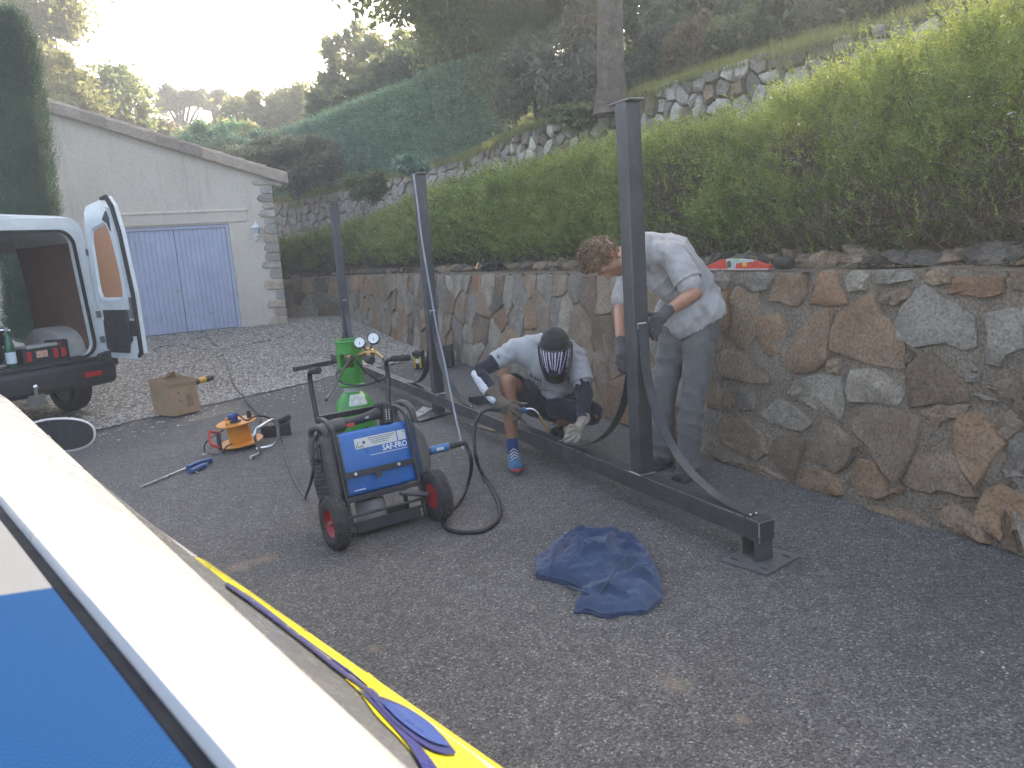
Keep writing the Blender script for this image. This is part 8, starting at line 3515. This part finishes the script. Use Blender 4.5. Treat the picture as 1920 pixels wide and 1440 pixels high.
def mesh_cloth(name, c1, c2, sc):
    m, nt, b = new_mat(name)
    tc = nt.nodes.new('ShaderNodeTexCoord')
    mp = nt.nodes.new('ShaderNodeMapping')
    mp.inputs['Rotation'].default_value = (0, 0, math.atan2(CD.y, CD.x) * -1)
    nt.links.new(tc.outputs['Object'], mp.inputs[0])
    sx = nt.nodes.new('ShaderNodeSeparateXYZ')
    nt.links.new(mp.outputs[0], sx.inputs[0])
    a = math_n(nt, 'SINE', math_n(nt, 'MULTIPLY', sx.outputs[0], sc))
    c = math_n(nt, 'SINE', math_n(nt, 'MULTIPLY', sx.outputs[1], sc))
    f = math_n(nt, 'ADD', math_n(nt, 'MULTIPLY', math_n(nt, 'MULTIPLY', a, c), .5), .5)
    col = ramp(nt, f, [(.25, c1), (.7, c2)])
    nt.links.new(col, b.inputs['Base Color'])
    b.inputs['Roughness'].default_value = .8
    b.inputs['Specular IOR Level'].default_value = .12
    bump(nt, b, f, .4, .001)
    return m


M_rblue = mesh_cloth('blue_roof_mesh', (.002, .033, .115), (.004, .053, .165), 1150)
M_rwhite = mesh_cloth('white_roof_mesh', (.06, .066, .075), (.30, .305, .31), 1150)

tw = lambda s: .124 + .050 * s
SR0, SR1 = -1.0, 3.25
def roofprof(s, side):
    """right half of the body section at s: outline of (t, z) from the seam to the sill"""
    w = tw(s)
    P = [(.003, 1.312), (.009, 1.3225)]
    for k in range(1, 15):
        x = k / 14
        P.append((.009 + (w - .009) * x, 1.323 - .123 * x ** 1.3))
    P += [(w + .003, 1.193), (w + .004, 1.184), (w + .003, 1.17)]
    return P


# roof: from seam to seam
tL = -1.12                                                 # other seam
g = MB()
def roofpt(u, v, s0, s1):
    s = s0 + (s1 - s0) * u
    t = -.005 + (tL + .010) * v
    c = (t - tL / 2) / (tL / 2)
    return kp(s, t, 1.318 + .052 * (1 - c * c) - .02 * max(0, (s - 2.6) / .65) ** 2)
qa, qb = at(95, 1100, 1.32), at(0, 1123, 1.335)
s_line = (qa - CQ).dot(CD)
g.grid(lambda u, v: roofpt(u, v, SR0, s_line + .0), 40, 24)
g.build('roof_cover', M_rblue, car, smooth=True, world=True)
g = MB()
g.grid(lambda u, v: roofpt(u, v, s_line + .0, SR1), 40, 24)
g.build('roof_cover', M_rwhite, car, smooth=True, world=True)['label'] = 'white mesh front part of the roof cover'
for t in (0, tL):
    g = MB()
    g.tube([kp(SR0 + (SR1 - SR0) * k / 30, t, 1.314 - .02 * max(0, (SR0 + (SR1 - SR0) * k / 30 - 2.6) / .65) ** 2) for k in range(31)], .0060, 10, flat=.5)
    g.build('roof_seam', M_seam, car, smooth=True, world=True)


def mir(t, right):
    return t if right else tL - t


for right in (True, False):
    N = 60
    secs = [SR0 + (SR1 - SR0) * k / N for k in range(N + 1)]
    g = MB()
    P0 = roofprof(0, right)
    n = len(P0)
    V = [kp(s, mir(t, right), z - .02 * max(0, (s - 2.6) / .65) ** 2) for s in secs for t, z in roofprof(s, right)]
    g.add(V, [(i * n + j, i * n + j + 1, (i + 1) * n + j + 1, (i + 1) * n + j) for i in range(N) for j in range(n - 1)])
    cr = g.build('roof_side', M_cw, car, smooth=60, world=True)
    # body side with shoulder
    g = MB()
    low = [(.346, .985), (.372, .978), (.388, .965), (.394, .945), (.394, .91), (.392, .80), (.388, .65), (.37, .45), (.34, .28)]
    bs = [SR0 - .35 + (4.75 - SR0 + .35) * k / 80 for k in range(81)]
    n = len(low) + 1
    V = []
    for s in bs:
        e = max(0, (s - 3.9) / .85) ** 2 * .35 + max(0, (-.8 - s) / .55) ** 2 * .2
        V.append(kp(s, mir(.30 - e, right), .985))
        for t, z in low:
            V.append(kp(s, mir(t - e, right), z))
    g.add(V, [(i * n + j, i * n + j + 1, (i + 1) * n + j + 1, (i + 1) * n + j) for i in range(80) for j in range(n - 1)])
    bd = g.build('body_side', M_cw, car, smooth=60, world=True)
    # side windows and pillars between roof and shoulder
    marks = [(SR0, .745, 'rear_quarter', M_cw), (.45, 2.05, 'side_window', M_glassc), (2.05, 2.13, 'pillar', M_cw), (2.13, 3.2, 'side_window', M_glassc)]
    for s0, s1, nm, mt in marks:
        g = MB()
        def pan(u, v, s0=s0, s1=s1):
            s = s0 + ((s1 + .27 * v ** .8 if s1 < .8 else s1) - s0) * u
            a, b = (tw(s) + .003, 1.178 - .02 * max(0, (s - 2.6) / .65) ** 2), (.34, .982)
            bul = .012 * math.sin(math.pi * v)
            if s1 < .8:                                      # rear quarter: one smooth swell down to the shoulder
                w0, z0 = a
                QP = [(w0, z0), (.264, 1.087), (.316, 1.040), (.352, 1.004), (.376, .975), (.392, .948), (.400, .920), (.398, .86)]
                q = v * (len(QP) - 1)
                i = min(int(q), len(QP) - 2)
                f = q - i
                P4 = [QP[max(0, i - 1)], QP[i], QP[i + 1], QP[min(len(QP) - 1, i + 2)]]
                c = [0.5 * (2 * P4[1][d] + (P4[2][d] - P4[0][d]) * f + (2 * P4[0][d] - 5 * P4[1][d] + 4 * P4[2][d] - P4[3][d]) * f * f + (3 * P4[1][d] - 3 * P4[2][d] + P4[3][d] - P4[0][d]) * f ** 3) for d in (0, 1)]
                return kp(s, mir(c[0], right), c[1])
            return kp(s, mir(a[0] + (b[0] + .006 - a[0]) * v + bul, right), a[1] + (b[1] - a[1]) * v + bul * .5)
        g.grid(pan, 24, 28)
        g.build(nm, mt, car, smooth=True, world=True)
    if right:
        body_side, roof_side = bd, cr
# nose, windscreen, tail
g = MB()
def nose(u, v):
    k = [(3.25, 1.315, .17), (3.35, 1.29, .20), (4.0, .99, .36)]
    i = min(1, int(u * 2))
    f = u * 2 - i
    s, z, t = [k[i][j] * (1 - f) + k[i + 1][j] * f for j in range(3)]
    c = (v - .5) * 2
    return kp(s + .10 * (1 - c * c), tL / 2 + (t - tL / 2) * c, z + .03 * (1 - c * c) * (1 - u))
g.grid(nose, 10, 16)
g.build('windscreen', M_glassc, car, smooth=True, world=True)
g = MB()
g.grid(lambda u, v: kp(4.0 + .9 * u + .10 * (1 - ((v - .5) * 2) ** 2), tL / 2 + (.40 - .3 * u ** 2 - tL / 2) * (v - .5) * 2, .99 - .16 * u ** 1.6 + .04 * (1 - ((v - .5) * 2) ** 2)), 10, 16)
g.build('bonnet', M_cw, car, smooth=True, world=True)
g = MB()
g.grid(lambda u, v: kp(4.9 + .10 * (1 - ((v - .5) * 2) ** 2) + .06 * math.sin(3.14 * u), tL / 2 + (.12 - tL / 2) * (v - .5) * 2, .83 - .58 * u), 10, 16)
g.build('front_bumper', M_cw, car, smooth=True, world=True)
g = MB()
g.grid(lambda u, v: kp(-1.0 - .36 * u ** .6, tL / 2 + (.14 + .24 * u - tL / 2) * (v - .5) * 2, 1.32 - 1.05 * u), 14, 16)
g.build('tail', M_cw, car, smooth=True, world=True)
g = MB()
g.add([kp(-1.2, .3, .22), kp(4.7, .3, .22), kp(4.7, tL - .3, .22), kp(-1.2, tL - .3, .22)], [(0, 1, 2, 3)])
g.build('underside', M_rubber, car, world=True)
for s in (-.35, 3.75):
    for right in (True, False):
        Mx = Matrix.Translation(kp(s, mir(.33, right), .30)) @ (CR if right else -CR).to_track_quat('Z', 'Y').to_matrix().to_4x4()
        g = MB()
        g.lathe([(.19, -.09), (.27, -.10), (.30, -.07), (.305, .05), (.28, .098), (.19, .10)], 30, Mx, caps=False)
        w = g.build('wheel', M_rubber, car, smooth=True, world=True)
        g = MB()
        g.lathe([(0, .07), (.10, .075), (.19, .09), (.19, -.06), (0, -.06)], 20, Mx, caps=False)
        g.build('rim', M_chrome, w, smooth=True, world=True)

# livery on the right shoulder and rear quarter
quarter = [o for o in car.children if o.name.startswith('rear_quarter')][0]
def bvh_of(objs):
    V, F = [], []
    for o in objs:
        M = wmat(o)
        b = len(V)
        V += [M @ v.co for v in o.data.vertices]
        F += [tuple(i + b for i in p.vertices) for p in o.data.polygons]
    return BVHTree.FromPolygons(V, F)
BV = bvh_of([o for o in car.children if o.name.split('.')[0] in ('body_side', 'roof_side', 'rear_quarter', 'side_window', 'pillar')])


def curve2(pts, n):
    q = bez([V_((x, y, 0)) for x, y in pts], n * 4)
    return [(q[round(i * (len(q) - 1) / (n - 1))].x, q[round(i * (len(q) - 1) / (n - 1))].y) for i in range(n)]


DOFF = (CR * .65 + V_((0, 0, .76))).normalized()


def decal(name, left, right_, mat, off, n=60, m=10):
    a, b = curve2(left, n), curve2(right_, n)
    V, idx = [], {}
    for i in range(n):
        for j in range(m + 1):
            x = a[i][0] + (b[i][0] - a[i][0]) * j / m
            y = a[i][1] + (b[i][1] - a[i][1]) * j / m
            d = ray(x, y).normalized()
            h = BV.ray_cast(EYE, d)
            if h[0] is not None:
                idx[(i, j)] = len(V)
                V.append(h[0] + DOFF * off)
    fs = []
    for i in range(n - 1):
        for j in range(m):
            q = [(i, j), (i + 1, j), (i + 1, j + 1), (i, j + 1)]
            if all(k in idx for k in q):
                p = [V[idx[k]] for k in q]
                if max((p[0] - p[2]).length, (p[1] - p[3]).length) < .12:
                    fs.append(tuple(idx[k] for k in q))
    if fs:
        g = MB()
        g.add(V, fs)
        return g.build(name, mat, car, smooth=True, world=True)


g = MB()                                                    # yellow stripe along the shoulder
sh_ = [(.352, .9835), (.372, .978), (.388, .965), (.394, .945), (.394, .91), (.392, .80)]
V, fs = [], []
NS = 60
for i in range(NS + 1):
    s = .45 + (1.63 - .45) * i / NS
    for j, (t, z) in enumerate(sh_):
        V.append(kp(s, t + .0025, z + .001))
n = len(sh_)
g.add(V, [(i * n + j, i * n + j + 1, (i + 1) * n + j + 1, (i + 1) * n + j) for i in range(NS) for j in range(n - 1)])
g.build('yellow_stripe', M_yel, car, smooth=60, world=True)
BV = bvh_of([o for o in car.children if o.name.split('.')[0] in ('body_side', 'roof_side', 'rear_quarter', 'side_window', 'pillar', 'yellow_stripe')])
decal('blue_line', [(424, 1104), (474, 1140), (550, 1198), (602, 1240), (640, 1270), (706, 1316)], [(422, 1095), (474, 1126), (560, 1193), (644, 1254), (660, 1266), (708, 1308)], M_blv2, .0036, n=90, m=12)
decal('yellow_quarter', [(646, 1276), (672, 1300), (705, 1345), (745, 1385), (775, 1420), (800, 1452)], [(690, 1262), (735, 1302), (785, 1345), (835, 1380), (885, 1416), (925, 1452)], M_yel, .0016, n=130, m=60)
decal('blue_line', [(668, 1296), (692, 1322), (740, 1375), (766, 1408), (790, 1450)], [(694, 1310), (708, 1324), (758, 1376), (788, 1408), (820, 1450)], M_blv2, .0032, n=90, m=12)
decal('blue_ellipse', [(688, 1308), (720, 1346), (756, 1380), (800, 1411), (830, 1421), (851, 1421)], [(690, 1307), (722, 1316), (758, 1332), (796, 1356), (830, 1390), (852, 1419)], M_blv2, .0040, m=26)
decal('blue_ellipse', [(712, 1328), (735, 1353), (765, 1378), (800, 1400), (826, 1408), (838, 1408)], [(714, 1326), (738, 1330), (764, 1342), (794, 1362), (822, 1390), (838, 1406)], M_blv, .0058, m=26)

# door mirror
mc = dep(112, 816, 3.0)
mf = (EYE - mc).normalized()
mr = V_((0, 0, 1)).cross(mf).normalized()                   # seen left to right
mr = (mr * math.cos(R(-8)) + V_((0, 0, 1)) * math.sin(R(-8)))
mu = mf.cross(mr)
Mm = frame_m(mc, mr, mu)
def mir_sec(k, a, rx, ry):
    x = rx * math.copysign(abs(math.cos(a)) ** .85, math.cos(a))
    y = ry * math.copysign(abs(math.sin(a)) ** .8, math.sin(a))
    return x, y
g = MB()
prof = [(.125, .068, .0), (.128, .071, -.012), (.122, .067, -.04), (.09, .05, -.08), (.0, .0, -.10)]
V = []
NA = 40
for rx, ry, d in prof:
    for k in range(NA):
        x, y = mir_sec(0, 2 * math.pi * k / NA, rx, ry)
        V.append(Mm @ V_((x, y, d)))
g.add(V, [(i * NA + k, i * NA + (k + 1) % NA, (i + 1) * NA + (k + 1) % NA, (i + 1) * NA + k) for i in range(len(prof) - 1) for k in range(NA)])
mi = g.build('door_mirror', M_cw, car, smooth=True, world=True)
g = MB()
V = []
for rx, ry, d in ((.125, .068, .0), (.1195, .0625, .003), (.118, .061, -.004)):
    for k in range(NA):
        x, y = mir_sec(0, 2 * math.pi * k / NA, rx, ry)
        V.append(Mm @ V_((x, y, d)))
g.add(V, [(i * NA + k, i * NA + (k + 1) % NA, (i + 1) * NA + (k + 1) % NA, (i + 1) * NA + k) for i in range(2) for k in range(NA)])
g.build('mirror_rim', M_cw, mi, smooth=True, world=True)
g = MB()
V = [Mm @ V_((*mir_sec(0, 2 * math.pi * k / NA, .118, .061), -.003)) for k in range(NA)]
g.add(V, [tuple(range(NA))])
g.build('mirror_glass', simple('mirror_glass', (.012, .013, .018), .25, .0, var=.25, scale=14, spec=.3), mi, world=True)
g = MB()
g.tube([mc - mf * .05 - mr * .05, kp(3.5, .42, .93)], [.03, .035], 10, flat=.6)
g.build('mirror_arm', M_cw, mi, smooth=True, world=True)
# ------------------------------------------------------------------ air
def make_haze(density):
    g = MB()
    g.box((-15, 43, 19.5), (158, 154, 42))
    m = bpy.data.materials.new('haze_air')
    m.use_nodes = True
    nt = m.node_tree
    nt.nodes.remove(nt.nodes['Principled BSDF'])
    v = nt.nodes.new('ShaderNodeVolumePrincipled')
    v.inputs['Color'].default_value = (0.86, 0.93, 1.0, 1)
    v.inputs['Density'].default_value = density
    v.inputs['Anisotropy'].default_value = 0.3
    nt.links.new(v.outputs[0], nt.nodes['Material Output'].inputs['Volume'])
    tag(g.build('haze', m), kind='stuff')


make_haze(0.0062)
